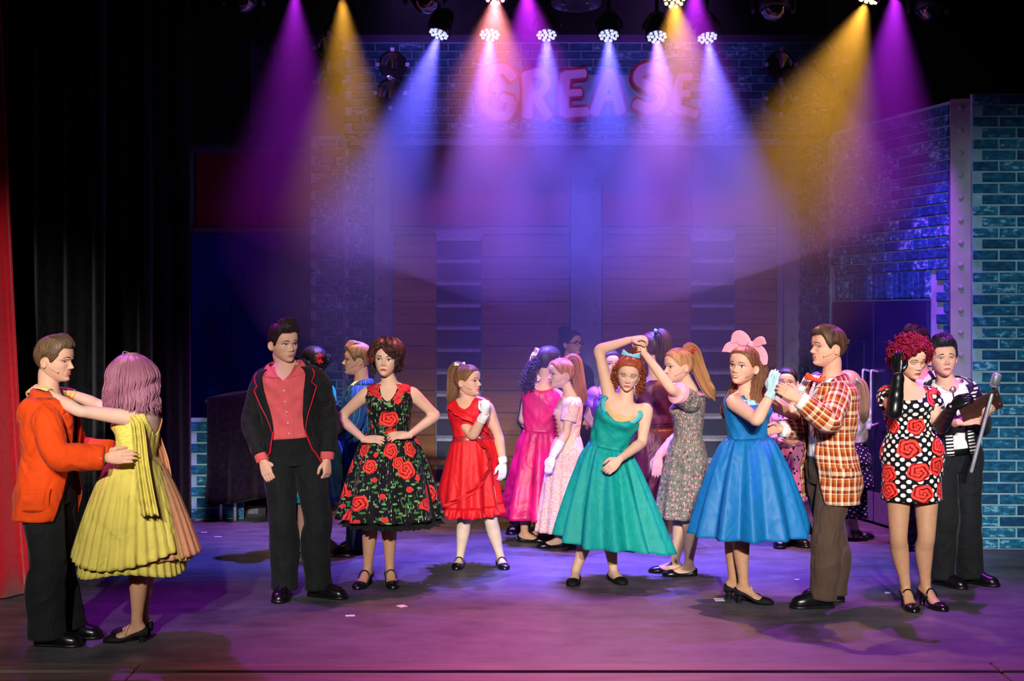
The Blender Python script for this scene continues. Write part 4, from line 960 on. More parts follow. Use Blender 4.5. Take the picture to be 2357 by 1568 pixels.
def m_floral():
    k = N('grey_floral_crepe', '#6c6862', rough=.7); st = k.noise(1., k.mapv((300, 30, 1)), 3.); c = k.ramp(st, [(.36, '#2f2e2c'), (.45, '#6c6862'), (.56, '#9d9c8e'), (.62, '#454c42')], False)
    d, r, dx, dy, r2 = k.vor(44., .9, k.mapv((1, .8, 1))); c = k.mix(k.math('MULTIPLY', lt(k, d, .26), lt(k, r, .62)), c, '#d98f90'); return k.done(c)
def m_pinkprint():
    k = N('pink_sprig_print', '#e78bab'); d, r, dx, dy, r2 = k.vor(24., .9, k.mapv((1, .75, 1))); w_ = k.math('ADD', d, k.math('MULTIPLY', k.noise(90.), .30)); return k.done(k.mix(lt(k, w_, .33), '#e98fb0', '#2d2440'))
def m_dots():
    k = N('navy_polka_cotton', '#10102c'); v = k.mapv((1, 1, 1), rot=(0, 0, .6)); d, r, dx, dy, r2 = k.vor(34., .25, v); return k.done(k.mix(lt(k, d, .17), '#111230', '#d8d6e2'))
def m_stripes(name, cols, p, rough=.7):
    k = N(name, cols[0], rough=rough); sx = k.nt.nodes.new('ShaderNodeSeparateXYZ'); k.nt.links.new(k.uv, sx.inputs[0]); f = k.math('FRACT', k.math('ADD', k.math('DIVIDE', sx.outputs[0], p), 50.))
    return k.done(k.ramp(f, [(0, cols[0]), (.45, cols[1]), (.6, cols[2]), (.85, cols[3])]))
def m_lace(name, a, b, sc=60.):
    k = N(name, a, rough=.7); return k.done(k.ramp(k.noise(sc, None, 4.), [(.42, a), (.55, b)], False))
def m_keys():
    k = N('piano_key_scarf', '#e8e6e0', rough=.8); f = k.n('ShaderNodeSeparateXYZ', k.uv, out=(0, 1)); kk = k.math('FRACT', k.math('DIVIDE', f[1], .022)); c = k.ramp(kk, [(0, '#0c0c0e'), (.5, '#e6e3dc')]); return k.done(c)
def silk(name, c, rough=.38, var=.08): return mat(name, c, rough=rough, spec=.35, var=var, vscale=5, wrinkle=.35, wscale=7)
def cloth(name, c, rough=.8, var=.08, bump=0, wrinkle=.55, wscale=8.): return mat(name, c, rough=rough, spec=.15, var=var, vscale=8, sheen=.04, bump=bump, bscale=350, wrinkle=wrinkle, wscale=wscale)
SHOEB = mat('black_leather', '#0b0b0e', rough=.28, spec=.5, var=.1); SUEDE = mat('black_suede', '#0d0c0e', rough=.7, spec=.2)

# ------------------------------------------------------------------ tailoring helpers
def tbl(xs, ys): return lambda d: float(np.interp(abs(d), xs, ys))
def jacket(s, m, name='jacket', hem=-.20, off=.03, op=None, lap=None, lapm=None, cuff=.95, g=.022, gc=.020, wr=.006, pip=None, top=.965, hemf=None, sleeves=True, lapw=1., slv=None):
    """open jacket with sleeves and lapels; op(t) opening half angle"""
    mb = MB(); sh = s.shell(name, m, hem if hemf is None else hemf, top, off, op, mb=mb, nt=44, nth=90, wr=wr, wfreq=9)
    if sleeves:
        for sd in 'LR': s.sleeve(mb, sd, cuff, g, gc, .055)
    o = mb.build(name, m, s.root, s.o, solid=.004)
    offv = (lambda t, th: off(t, th) if callable(off) else off)
    if lap:
        t = np.linspace(lap[0], lap[1], 30)
        for sg, nm in ((1, 'lapel'), (-1, 'lapel')):
            wd = np.interp(t, [lap[0], lap[0] + .62 * (lap[1] - lap[0]), lap[0] + .70 * (lap[1] - lap[0]), lap[0] + .78 * (lap[1] - lap[0]), lap[1]], [.0, .42, .44, .26, .36]) * lapw
            wd = np.where((t > lap[0] + .70 * (lap[1] - lap[0])) & (t < lap[0] + .76 * (lap[1] - lap[0])), wd - .10 * lapw, wd); u = np.linspace(0, 1, 7); o_ = arr([op(x) for x in t])
            TH = (o_ - .03)[:, None] + wd[:, None] * u[None] + .03 * u[None]; Tg = np.repeat(t[:, None], 7, 1); oo = offv(Tg, TH) + .007 + .006 * np.sin(u * np.pi)[None]
            l = MB(); l.grid(s.tp(Tg, TH * sg, oo), False, 0, np.stack([TH * .15, Tg * s.TL], -1)); _child(l, 'lapel', lapm or m, o, s.o, solid=.004)
            if pip is not None:
                q = MB(); e = s.tp(Tg[:, -1], TH[:, -1] * sg, oo[:, -1] + .003); tube(q, e[::2], .0045, 6, sub=2); 
                t2 = np.linspace(hem if not hemf else hemf(np.degrees(op(hem))), lap[0] + .03, 26); o2 = arr([op(x) for x in t2]); e2 = s.tp(t2, o2 * sg, offv(t2, o2) + .002); tube(q, e2[::2], .0055, 6, sub=2); _child(q, 'piping', pip, o, s.o)
        # collar roll round the neck
    c = MB(); th = np.linspace(1.05, 2 * np.pi - 1.05, 30); v = np.linspace(0, 1, 5)
    TH, V_ = np.meshgrid(th, v); Tg = .955 + .05 * np.sin(V_ * np.pi / 2) - .03 * V_ ** 3; c.grid(s.tp(np.minimum(Tg, 1.), TH, .022 + .012 * (V_ > .6) - .006 * V_) + arr([0, 0, 1]) * (.035 * np.sin(V_ * np.pi))[..., None] * (.3 + .7 * sstep(-np.cos(TH), -.6, .6))[..., None], False, 0, np.stack([TH * .1, Tg * .5], -1)); _child(c, 'collar', lapm or m, o, s.o, solid=.005)
    return o
def shirt(s, m, off=.014, t0=.22, sleeves=None, collar=True, buttons=None, wr=.004, name='shirt', vneck=None):
    mb = MB(); s.shell(name, m, t0, (lambda d: .985 - .10 * math.exp(-(d / 16.) ** 2)) if vneck is None else vneck, off, mb=mb, wr=wr, nt=40)
    if sleeves:
        for sd in 'LR': s.sleeve(mb, sd, *sleeves)
    o = mb.build(name, m, s.root, s.o, solid=.002)
    if collar: flat_collar(s, m, o, *(collar if isinstance(collar, tuple) else (.90, .05, .30)))
    if buttons is not None:
        for t in np.linspace(t0 + .06, .84, 6):
            b = MB(); c0 = s.tp(t, .0, off + .006); ellipsoid(b, c0, (.006, .006, .006), 6, 8); _child(b, 'button', buttons, o, s.o)
    return o
def flat_collar(s, m, parent, tv, a0, wd, off=.019):
    """turned-down collar: stands round the neck, two points at the front"""
    for sg in (1, -1):
        t = np.linspace(0, 1, 20); u = np.linspace(0, 1, 6); T0 = np.interp(t, [0, .35, .6, 1], [tv, .965, .99, .995]); A0 = np.interp(t, [0, .3, .55, 1], [a0, a0 + .30, 1.1, np.pi]); W_ = np.interp(t, [0, .12, .3, .6, 1], [.02, wd, wd * 1.05, wd * .5, .0]); D_ = np.interp(t, [0, .12, .4, 1], [.0, .012, .05, .055])
        TH = A0[:, None] + W_[:, None] * u[None]; Tg = T0[:, None] - D_[:, None] * u[None]; st = .020 * np.exp(-(u / .25) ** 2)[None] * sstep(t, .2, .6)[:, None]
        c = MB(); c.grid(s.tp(np.minimum(Tg, 1.), TH * sg, off + .004 * np.sin(u * np.pi)[None]) + arr([0, 0, 1]) * st[..., None], False, 0, np.stack([TH * .1, Tg * .5], -1)); _child(c, 'collar', m, parent, s.o, solid=.003)
def cuffs(s, m, name='shirt_cuff', a=.90, b=.985, g=.012, sides='LR'):
    for sd in sides:
        mb = MB(); s.sleeve(mb, sd, b, g, g, .03, 0, start=a); _child(mb, name, m, s.root, s.o)
def ring_edge(G): return G[-1]
def ruffle(s, name, m, edge, drop, amp, folds, parent, seed=0, out=.02, nv=6):
    """frill sewn along a closed edge polyline"""
    e = arr(edge); n = len(e); k = int(math.ceil(folds * 8 / n)); e = np.concatenate([np.linspace(e[i], e[(i + 1) % n], k, endpoint=False) for i in range(n)]); n = len(e)
    c = e.mean(0); rad = e - c; rad[:, 2] = 0; rad /= np.linalg.norm(rad, axis=1)[:, None]; th = np.linspace(0, 2 * np.pi, n, endpoint=False); wv = Wig(seed, 5, 1, 4); ph = th * folds + wv(th * 2, 0 * th); v = np.linspace(0, 1, nv)[:, None]
    G = e[None] + rad[None] * ((out * v + amp * v * np.sin(ph)[None])[..., None]) + arr([0, 0, -1]) * (drop * v * (1 + .12 * np.sin(ph * .37)[None]))[..., None]
    mb = MB(); mb.grid(G, True, 0); return _child(mb, name, m, parent, s.o, solid=.002)
def ribbon_bow(s, m, c, ax, w_, h, tails=.0, name='hair_bow', parent=None, th=.006, up=(0, 0, 1)):
    """two loops and a knot; ax = along the loops"""
    mb = MB(); c = arr(c); ax = nrm(ax); up = nrm(arr(up) - np.dot(up, ax) * ax); f = np.cross(ax, up); ellipsoid(mb, c, np.stack([ax * h * .28, f * h * .25, up * h * .28]), 8, 10)
    for sg in (1, -1):
        t = np.linspace(0, 1, 13); pts = c + ax[None] * (sg * w_ * np.sin(t * np.pi) ** .8)[:, None] + f[None] * (h * .35 * np.cos(t * np.pi))[:, None] + up[None] * (h * .25 * np.sin(t * np.pi))[:, None]
        wd = h * (.25 + .5 * np.sin(t * np.pi)); tube(mb, pts, np.stack([np.full(13, th), wd * .55], 1), 8, 0, ref=f, sub=2, e=.7, round0=False, round1=False)
        if tails:
            tp_ = [c, c + ax * sg * w_ * .25 - up * tails * .4, c + ax * sg * w_ * .4 - up * tails]; tube(mb, tp_, np.stack([np.full(3, th * .8), arr([.15, .3, .32]) * h], 1), 8, 0, ref=f, sub=5, e=.7, round0=False, round1=False)
    return _child(mb, name, m, parent or s.root, s.o)
def flower(s, m, c, d, r, name='hair_flower', n=9):
    mb = MB(); x, y, d = basis(d); c = arr(c); ellipsoid(mb, c, (r * .3, r * .3, r * .3), 6, 8)
    for ring, cnt, ro, tilt in ((0, n, 1., .25), (1, n - 3, .68, .6)):
        for i in range(cnt):
            a = 2 * math.pi * i / cnt + ring * .4; q = x * math.cos(a) + y * math.sin(a); e = nrm(q * math.cos(tilt) + d * math.sin(tilt)); t_ = np.cross(q, d)
            ellipsoid(mb, c + e * r * ro * .55, np.stack([e * r * ro * .5, t_ * r * .30, np.cross(e, t_) * r * .10]), 6, 8)
    return _child(mb, name, m, s.root, s.o)
def pull_thick(t0=.035): return lambda a, z, v: t0 + .012 * np.sin(v * np.pi)
def hair_obj(s, mb, m, name='hair'): return mb.build(name, m, s.root, s.o)
def tail_path(F, pts): return [F(arr(p)) for p in pts]

def male_hair(s, m, top=.06, side=.028, quiff=.10, n=280, seed=1, sx=0., curl=0., line=MALE_LINE, r=.0042, back=.62, wave=.1):
    """short back and sides with the top combed up and back; sx = sideways sweep"""
    mb = MB()
    def th(a, z, v):
        fr = np.exp(-(a / 1.1) ** 2); return side + (top + quiff * .55 * fr) * sstep(z, .66, .92)
    cap(mb, s.F, line, th, seed, wave=wave); rg = np.random.RandomState(seed); ps = []
    for i in range(n):
        a = rg.uniform(-.95, .95); q = rg.uniform(0, 1) ** 1.3; z0 = .80 + .14 * q; p0 = head_pt(arr(a), arr(z0)) * arr([1.02, 1.02, 1]); p0[1] -= q * .10; k = 1 - .75 * q; hh = quiff * rg.uniform(.8, 1.15); L = back * rg.uniform(.7, 1.1); x = p0[0]
        p1 = p0 + arr([sx * .10, .035 * k, .07 + hh * .45]); p2 = arr([x * .93 + sx * .25, p0[1] - L * .22, 1.0 + top * .6 + hh * (.9 - .9 * abs(a) ** 1.5 * .5) * k - .22 * x * x]); xs_ = x * .9 + sx * .45
        def onh(xx, yy, o): xx = max(-.30, min(.30, xx)); yy = max(yy, -.41); return arr([xx, yy, .5 + .5 * math.sqrt(max(.02, 1 - (xx / .37) ** 2 - (yy / .475) ** 2)) + o])
        p3 = onh(xs_, p0[1] - L * .6, top * .6 + hh * .35 * k * .6); p4 = onh(xs_ + sx * .05, p0[1] - L, top * .45)
        if p4[1] <= -.40: p4 = arr([p4[0] * .9, -.47, .72])
        ps.append(s.F(arr([p0, p1, p2, p3, p4])))
    strands(mb, ps, r, r * .3, 4, sub=3); 
    ps = []
    for i in range(n // 2):      # combed sides
        a = rg.choice([-1, 1]) * rg.uniform(1.0, 2.9); z0 = rg.uniform(.6, .9); z1 = max(np.interp(math.degrees(abs(a)) + 14, line[0], line[1]) + .03, z0 - rg.uniform(.15, .35)); a2 = a + np.sign(a) * .28
        ps.append(s.F(arr([head_pt(arr(a), arr(z0)) * arr([1.08, 1.07, 1]), head_pt(arr((a + a2) / 2), arr((z0 + z1) / 2)) * arr([1.11, 1.09, 1]), head_pt(arr(a2), arr(z1)) * arr([1.09, 1.07, 1])])))
    strands(mb, ps, r * .8, r * .3, 4, sub=3)
    return hair_obj(s, mb, m)
def pull_strands(s, mb, tie, n=170, seed=1, r=.0034, line=FEM_LINE, lift=1.05):
    rg = np.random.RandomState(seed); tie = arr(tie); ps = []
    for i in range(n):
        a = rg.uniform(-np.pi, np.pi); z0 = np.interp(math.degrees(abs(a)), line[0], line[1]) + .01 + rg.uniform(0, .06); p0 = head_pt(arr(a), arr(min(z0, .97)))
        pts = [p0]
        for q in (.3, .6, .85):
            w_ = p0 * (1 - q) + tie * q; c = arr([0, -.02, .52]); d = w_ - c; dn = d / np.linalg.norm(d); aa = math.atan2(dn[0], dn[1]); lo, hi = 0., .8
            for _ in range(14):
                mid = (lo + hi) / 2; t_ = c + dn * mid
                ins = t_[2] < .99 and t_[2] > .01 and (t_[0] / hhw(t_[2])) ** 2 + (t_[1] / (hyf(t_[2]) if t_[1] > 0 else hyb(t_[2]))) ** 2 < 1
                lo, hi = (mid, hi) if ins else (lo, mid)
            pts.append(c + dn * (lo * lift + .025))
        pts.append(tie); ps.append(s.F(arr(pts)))
    strands(mb, ps, r, r * .5, 4, sub=3)
def pony_hair(s, m, tie, path, rad, n=60, seed=1, thick=.03, line=FEM_LINE, wave=0., thin=.0042, extra=None):
    mb = MB(); cap(mb, s.F, line, pull_thick(thick), seed, wave=.08); pull_strands(s, mb, tie, seed=seed, line=line); lock(mb, tail_path(s.F, path), arr(rad), n, seed, thin, wave=wave)
    if extra: extra(mb)
    return hair_obj(s, mb, m)

def sleeve_obj(s, name, m, sd, *a):
    mb = MB(); s.sleeve(mb, sd, *a[:4], 0, a[5] if len(a) > 5 else 0.); return _child(mb, name, m, s.root, s.o, solid=.003)
# ================================================================== the cast
TAN = mat('tan_tights', '#b98b6b', rough=.55, var=.05); BEIGE = mat('beige_tights', '#cfa98d', rough=.55, var=.05); WHT = mat('pale_tights', '#dcc3ac', rough=.6, var=.05)
WGLOVE = cloth('white_glove_cotton', '#e9e6e2'); 
# ---- man in the black jacket with red piping
def man_black():
    s = Person(8.66, 1.05, False, (653, 789, -.03), (.60, -.78, -.10), (659, 838, 0), (729, 868, -.02), (607, 872, 0), (757, 962, .03), (577, 968, .02), (752, 1058, -.04), (606, 1062, -.08), (676, 1042, .02),
               (732, 1205, -.02), (652, 1205, -.04), (733, 1350, .02), (655, 1350, 0), hips=(.05, -1), ftL=(.92, -.4), ftR=(-.05, -1), H=.238, roll=.06, skin='#dfae94')
    s.build_body(None, '#b3665c', '#2a1d16', .013, {'L': dict(d=(.05, -.1, -1), n=(.9, -.5, 0), t=(-.3, -1, 0), curl=.9), 'R': dict(d=(.35, -.25, -.9), n=(-.35, -.9, .1), t=(.6, -.8, .2), curl=.45)}, smile=.25, mouth=.35, gaze=.6, gz=-.5)
    sm = cloth('coral_shirt_cotton', '#df5f64', var=.05); jm = cloth('black_suiting', '#1b1c1d', var=.1); tm = cloth('black_trouser_cloth', '#17191b', var=.1); pm = mat('red_piping', '#d4122e', rough=.5)
    shirt(s, sm, .016, .18, None, (.86, .06, .42), mat('pearl_button', '#e9d5d0', rough=.2), wr=.006, vneck=tbl([0, 6, 16, 30, 180], [.84, .87, .95, .985, .985]))
    op = lambda t: float(np.interp(t, [-.3, -.12, .05, .25, .45, .7, .9, 1], [1.5, 1.05, .62, .50, .50, .56, .66, .7]))
    j = jacket(s, jm, hem=-.13, off=.034, op=op, lap=(.28, .955), lapm=jm, pip=pm, cuff=.93, g=.019, gc=.020, wr=.005)
    cuffs(s, sm, a=.91, b=1.0, g=.013)
    for sg, th in ((1, 1.05), (-1, 1.0)):
        f = MB(); T, H_ = np.meshgrid(np.linspace(.08, .16, 5), np.linspace(th - .22, th + .22, 8), indexing='ij'); f.grid(s.tp(T, H_ * sg, .048)); _child(f, 'pocket_flap', jm, j, s.o, solid=.004)
    s.trousers(tm, g0=.02, gk=.032, ga=.05, top=.26); s.oxfords(SHOEB)
    hm = hairmat('dark_brown_hair', '#17100c', '#3a2a20')
    male_hair(s, hm, .05, .035, .20, 340, 5, .02, r=.0046)
    e = MB(); ellipsoid(e, s.F(arr([-.35, -.03, .31])), (.006, .006, .006), 6, 8); _child(e, 'earring', mat('gold', '#d9b45a', metal=1, rough=.25), s.root, s.o)
    s.done('tall young man in black jacket with red piping over coral shirt')
man_black()

# ---- woman in the black rose dress, hands on hips
def woman_rose():
    s = Person(9.05, .96, True, (890, 828, -.02), (-.10, -.99, .03), (896, 880, .0), (950, 907, .0), (843, 907, .0), (1003, 957, .06), (782, 962, .06), (942, 1002, -.11), (838, 1012, -.11), (897, 1045, .03),
               (897, 1180, 0), (850, 1185, -.02), (897, 1312, .02), (846, 1318, .0), hips=(-.05, -1), ftL=(.25, -1), ftR=(-.35, -1), H=.226, roll=-.05, heel=.045, bust=1.15, skin='#ddb096', armfat=.96, fat=1.03)
    s.build_body(TAN, '#c2303a', '#24160f', .0095, {'L': dict(d=(-1, -.30, .02), n=(.1, -.6, .8), t=(0, .6, .6), curl=.3, curls=(.3, .35, .4, .45), spread=.2), 'R': dict(d=(1, -.25, .05), n=(-.1, -.6, .8), t=(0, .6, .6), curl=.3, curls=(.3, .35, .4, .45), spread=.2)}, smile=-.35, gaze=-.7, gz=.8, frown=-.5)
    rm = m_roses(); nt = tbl([0, 8, 18, 30, 55, 72, 90, 110, 130, 180], [.76, .80, .92, .985, .975, .93, .79, .90, .96, .985]); b = s.shell('bodice', rm, .30, nt, .010, wr=.004, solid=.004)
    for sg in (1, -1):
        c = MB(); t = np.linspace(.78, .99, 12); u = np.linspace(0, 1, 5); T, U_ = np.meshgrid(t, u, indexing='ij'); a = np.interp(t, [.78, .88, .94, .99], [.14, .26, .5, 1.2])[:, None]; TH = a + U_ * np.interp(t, [.78, .86, .95, .99], [.05, .42, .55, .5])[:, None]
        c.grid(s.tp(T - .03 * U_ * (T > .9), TH * sg, .018), False, 0, np.stack([TH * .15, T * .5], -1)); _child(c, 'collar', mat('red_rose_collar', '#c8262a', rough=.7, var=.4, vscale=40), b, s.o, solid=.003)
    bl = MB(); tt = np.linspace(.30, .37, 5); th = np.linspace(-np.pi, np.pi, 60, endpoint=False); bl.grid(s.tp(tt[:, None], th[None], .020), True, 0, np.stack(np.meshgrid(np.linspace(-.5, .5, 61), tt * .5), -1)); _child(bl, 'belt', rm, s.root, s.o, solid=.004)
    sk, G = s.skirt('skirt', rm, (897, 1190, .02), .335, .32, t0=.32, off=.014, pleats=9, amp=.026, pw=.9, bell=.62, wav=.6)
    pe, G2 = s.skirt('petticoat', mat('black_net', '#0b0b0c', rough=.9, var=.3, vscale=60), (902, 1196, .02), .30, .29, t0=.25, pleats=16, amp=.02, bell=.62, nv=12, nth=96)
    ruffle(s, 'petticoat_frill', MATS['black_net'], G2[-1], .030, .016, 46, pe, 4)
    s.pumps(SHOEB, True)
    hm = hairmat('brown_bob_hair', '#2a1712', '#58332a'); mb = MB()
    def th(a, z, v): return .15 + .05 * np.exp(-((z - .75) / .2) ** 2) + .015 * np.sin(9 * a)
    cap(mb, s.F, ([0, 20, 40, 55, 70, 90, 120, 180], [.86, .80, .70, .56, .40, .24, .16, .14]), th, 7, wave=.25, freq=30)
    rg = np.random.RandomState(9); ps = []
    for i in range(330):
        a = rg.uniform(-np.pi, np.pi); zt = rg.uniform(.75, 1.0); L = rg.uniform(.25, .55); B0 = head_pt(arr(a), arr(zt)) * arr([1.25, 1.2, 1]) + arr([0, 0, .10]); 
        if abs(a) < .8: a2 = a + np.sign(a + .25) * rg.uniform(.55, .8); zb = rg.uniform(.60, .74)
        else: a2 = a + rg.uniform(-.3, .3); zb = rg.uniform(.14, .5)
        p1 = head_pt(arr(a * .6 + a2 * .4), arr((zt + zb) / 2 + .06)) * arr([1.48, 1.40, 1]); p2 = head_pt(arr(a2), arr(max(zb, .12))) * arr([1.42, 1.34, 1]); p3 = p2 + arr([rg.uniform(-.08, .08) + .05 * np.sign(p2[0]), rg.uniform(-.05, .06), -.07 + rg.uniform(-.05, .09)])
        ps.append(s.F(arr([B0, p1, p2, p3])))
    strands(mb, ps, .0045, .001, 4)
    ps = [s.F(arr([(rg.uniform(-.15, .15), rg.uniform(-.1, .2), 1.08), (rg.uniform(-.2, .2), rg.uniform(-.1, .2), 1.14), (rg.uniform(-.28, .28), rg.uniform(-.1, .25), 1.17)])) for i in range(24)]; strands(mb, ps, .004)
    hair_obj(s, mb, hm); flower(s, mat('red_silk_petal', '#d8202a', rough=.5), s.F(arr([-.42, .16, .62])), (-.6, -.8, .1), .042); s.mic(1)
    s.done('woman in black rose-print dress standing with hands on her hips')
woman_rose()

# ---- girl in the red dress
def girl_red():
    s = Person(9.72, .855, True, (1077, 877, 0), (.86, -.50, .04), (1077, 912, .03), (1121, 940, -.02), (1042, 938, .08), (1147, 1003, -.0), (1088, 1003, -.10), (1158, 1066, -.06), (1117, 952, -.20), (1090, 1050, .03),
               (1130, 1195, -.03), (1068, 1195, 0), (1152, 1283, 0), (1059, 1288, 0), hips=(.28, -1), ftL=(.25, -1), ftR=(-.15, -1), H=.213, skin='#dba98d', fat=1.12, armfat=1.16, bust=.5)
    s.build_body(WHT, '#b8524f', '#6b4a34', .0095, None, smile=.3, gaze=.5)
    rm = silk('red_crepe', '#d2121c', .6); nt = tbl([0, 10, 22, 40, 60, 75, 90, 110, 130, 180], [.80, .84, .93, .97, .95, .86, .76, .88, .95, .97]); s.shell('bodice', rm, .30, nt, .010, wr=.004, solid=.004)
    # diagonal frill across the chest
    f = MB(); t = np.linspace(0, 1, 24); v = np.linspace(0, 1, 6); T0 = .97 - .52 * t; H0 = -.75 + 1.75 * t
    Tg = T0[None] - v[:, None] * (.10 + .10 * t)[None]; Hg = np.repeat(H0[None], 6, 0) + v[:, None] * .06; f.grid(s.tp(Tg, Hg, .016 + .030 * v[:, None] + .008 * np.sin(t * 40)[None] * v[:, None])); _child(f, 'chest_frill', rm, s.root, s.o, solid=.003)
    bl = MB(); tt = np.linspace(.27, .36, 5); th = np.linspace(-np.pi, np.pi, 60, endpoint=False); bl.grid(s.tp(tt[:, None], th[None], .018), True); bo = _child(bl, 'belt', mat('red_sequin_belt', '#9e1c22', rough=.35, var=.7, vscale=160, spec=.6), s.root, s.o, solid=.004)
    bk = MB(); ellipsoid(bk, s.tp(.315, .25, .03), (.022, .010, .014), 8, 10); _child(bk, 'buckle', mat('rhinestone', '#e8c8c8', metal=.8, rough=.2, var=.5, vscale=200), bo, s.o)
    sk, G = s.skirt('skirt', rm, (1080, 1158, .03), .225, .21, t0=.31, pleats=12, amp=.018, bell=.7, wav=.7, hemz=lambda th: -.02 * np.cos(th + .5))
    ruffle(s, 'hem_frill', rm, G[-1], .062, .016, 30, sk, 5, out=.02)
    fr = MB(); t = np.linspace(0, 1, 30); pts = []
    for q in t:
        j = int((.5 + .055 + .10 * math.sin(q * 3.)) * 168 - 8 * q); i = int(q * 33); pts.append(G[i, (j - int(30 * q ** 2)) % 168])
    pts = arr(pts); c0 = s.center(.0); rad = pts - c0; rad[:, 2] = 0; rad /= np.linalg.norm(rad, axis=1)[:, None]; tang = nrm(np.cross((0, 0, 1), s.hip - pts[10])); sd_ = np.cross(rad, (0, 0, 1.))
    rows = [pts + rad * .006 + sd_ * (w_ * .05) + rad * (abs(w_) * .028 + .016 * w_ * np.sin(t * 46))[:, None] for w_ in np.linspace(-.2, 1, 6)]; fr.grid(arr(rows)); _child(fr, 'wrap_frill', rm, sk, s.o, solid=.003)
    s.glove('R', WGLOVE, .89, dict(d=(.05, -.5, 1.), n=(.3, -.9, .3), t=(-.5, 0, .4), curl=1.15, thumb=.9)); s.glove('L', WGLOVE, .92, dict(d=(-.05, -.1, -1), n=(.5, -.85, 0), t=(-.8, -.4, 0), curl=.35))
    s.pumps(SHOEB, True)
    hm = hairmat('light_brown_hair', '#4b2f20', '#9a6b48'); 
    pony_hair(s, hm, (0, -.25, 1.0), [(0, -.22, .98), (.02, -.40, 1.0), (.02, -.52, .86), (.0, -.54, .55), (-.05, -.55, .2), (-.10, -.62, -.10), (-.14, -.72, -.30)], arr([.03, .042, .052, .056, .05, .04, .015]) * .8, 80, 4)
    ribbon_bow(s, mat('white_satin', '#e8dcdc', rough=.4), s.F(arr([0, -.30, 1.03])), s.F.d((1, .3, 0)), .045, .035); s.mic(-1)
    s.done('girl in red ruffled dress pressing a white-gloved fist to her chest')
girl_red()
# ---- couple at the left: man in the orange jacket
def man_orange():
    s = Person(7.45, 1.0, False, (126, 828, 0), (.97, -.22, -.10), (112, 905, .0), (125, 955, .19), (104, 955, -.17), (185, 1040, .26), (128, 1052, -.25), (262, 1040, .20), (246, 1054, -.20), (112, 1130, 0),
               (132, 1305, .12), (112, 1305, -.08), (158, 1450, .14), (110, 1475, -.05), hips=(1, -.1), ftL=(1, -.12), ftR=(1, -.1), H=.232, skin='#dba88c')
    s.build_body(None, '#b3665c', '#4a3526', .013, {'R': dict(d=(1, -.06, .06), n=(-.1, -1, .1), t=(.1, .1, 1), curl=.12, spread=.14), 'L': dict(d=(1, .1, .1), n=(0, 1, 0), t=(0, 0, 1), curl=.2)}, smile=.7, mouth=.6, eyes='half', gaze=.3)
    jm = cloth('orange_wool', '#e0480e', var=.06); bm = cloth('black_knit', '#17171a'); tm = cloth('black_trouser_cloth', '#17191b'); shm = m_lace('black_paisley_shirt', '#241d1f', '#8a7a6e', 190.)
    shirt(s, bm, .014, .15, None, False); sc = shirt(s, shm, .006, .85, None, True, name='paisley_collar')
    op = lambda t: float(np.interp(t, [-.3, 0, .3, .5, .8, 1], [.9, .5, .34, .34, .45, .6]))
    j = jacket(s, jm, hem=-.27, off=lambda t, th: .036 + .02 * sstep(-t, -.3, .2), op=op, lap=(.42, .955), lapm=jm, cuff=.975, g=.028, gc=.034, wr=.009)
    for a, b, t0, t1 in ((-1.9, -1.0, -.16, .07),):
        f = MB(); T, H_ = np.meshgrid(np.linspace(t0, t1, 8), np.linspace(a, b, 12), indexing='ij'); f.grid(s.tp(T, H_, .0565)); _child(f, 'patch_pocket', jm, j, s.o, solid=.004)
    b = MB(); ellipsoid(b, s.wR * .94 + s.eR * .06 + arr([0, -.062, -.0]), (.009, .005, .011), 8, 10); _child(b, 'cuff_button', CHROME, j, s.o)
    s.trousers(tm, g0=.026, gk=.042, ga=.07, top=.2); s.oxfords(SHOEB)
    male_hair(s, hairmat('sandy_brown_hair', '#3c2a1c', '#86684a'), .05, .03, .10, 320, 8, 0., r=.0042, back=.8); s.mic(-1)
    s.done('young man in orange jacket with black trousers, arms round the pink-wigged woman')
man_orange()

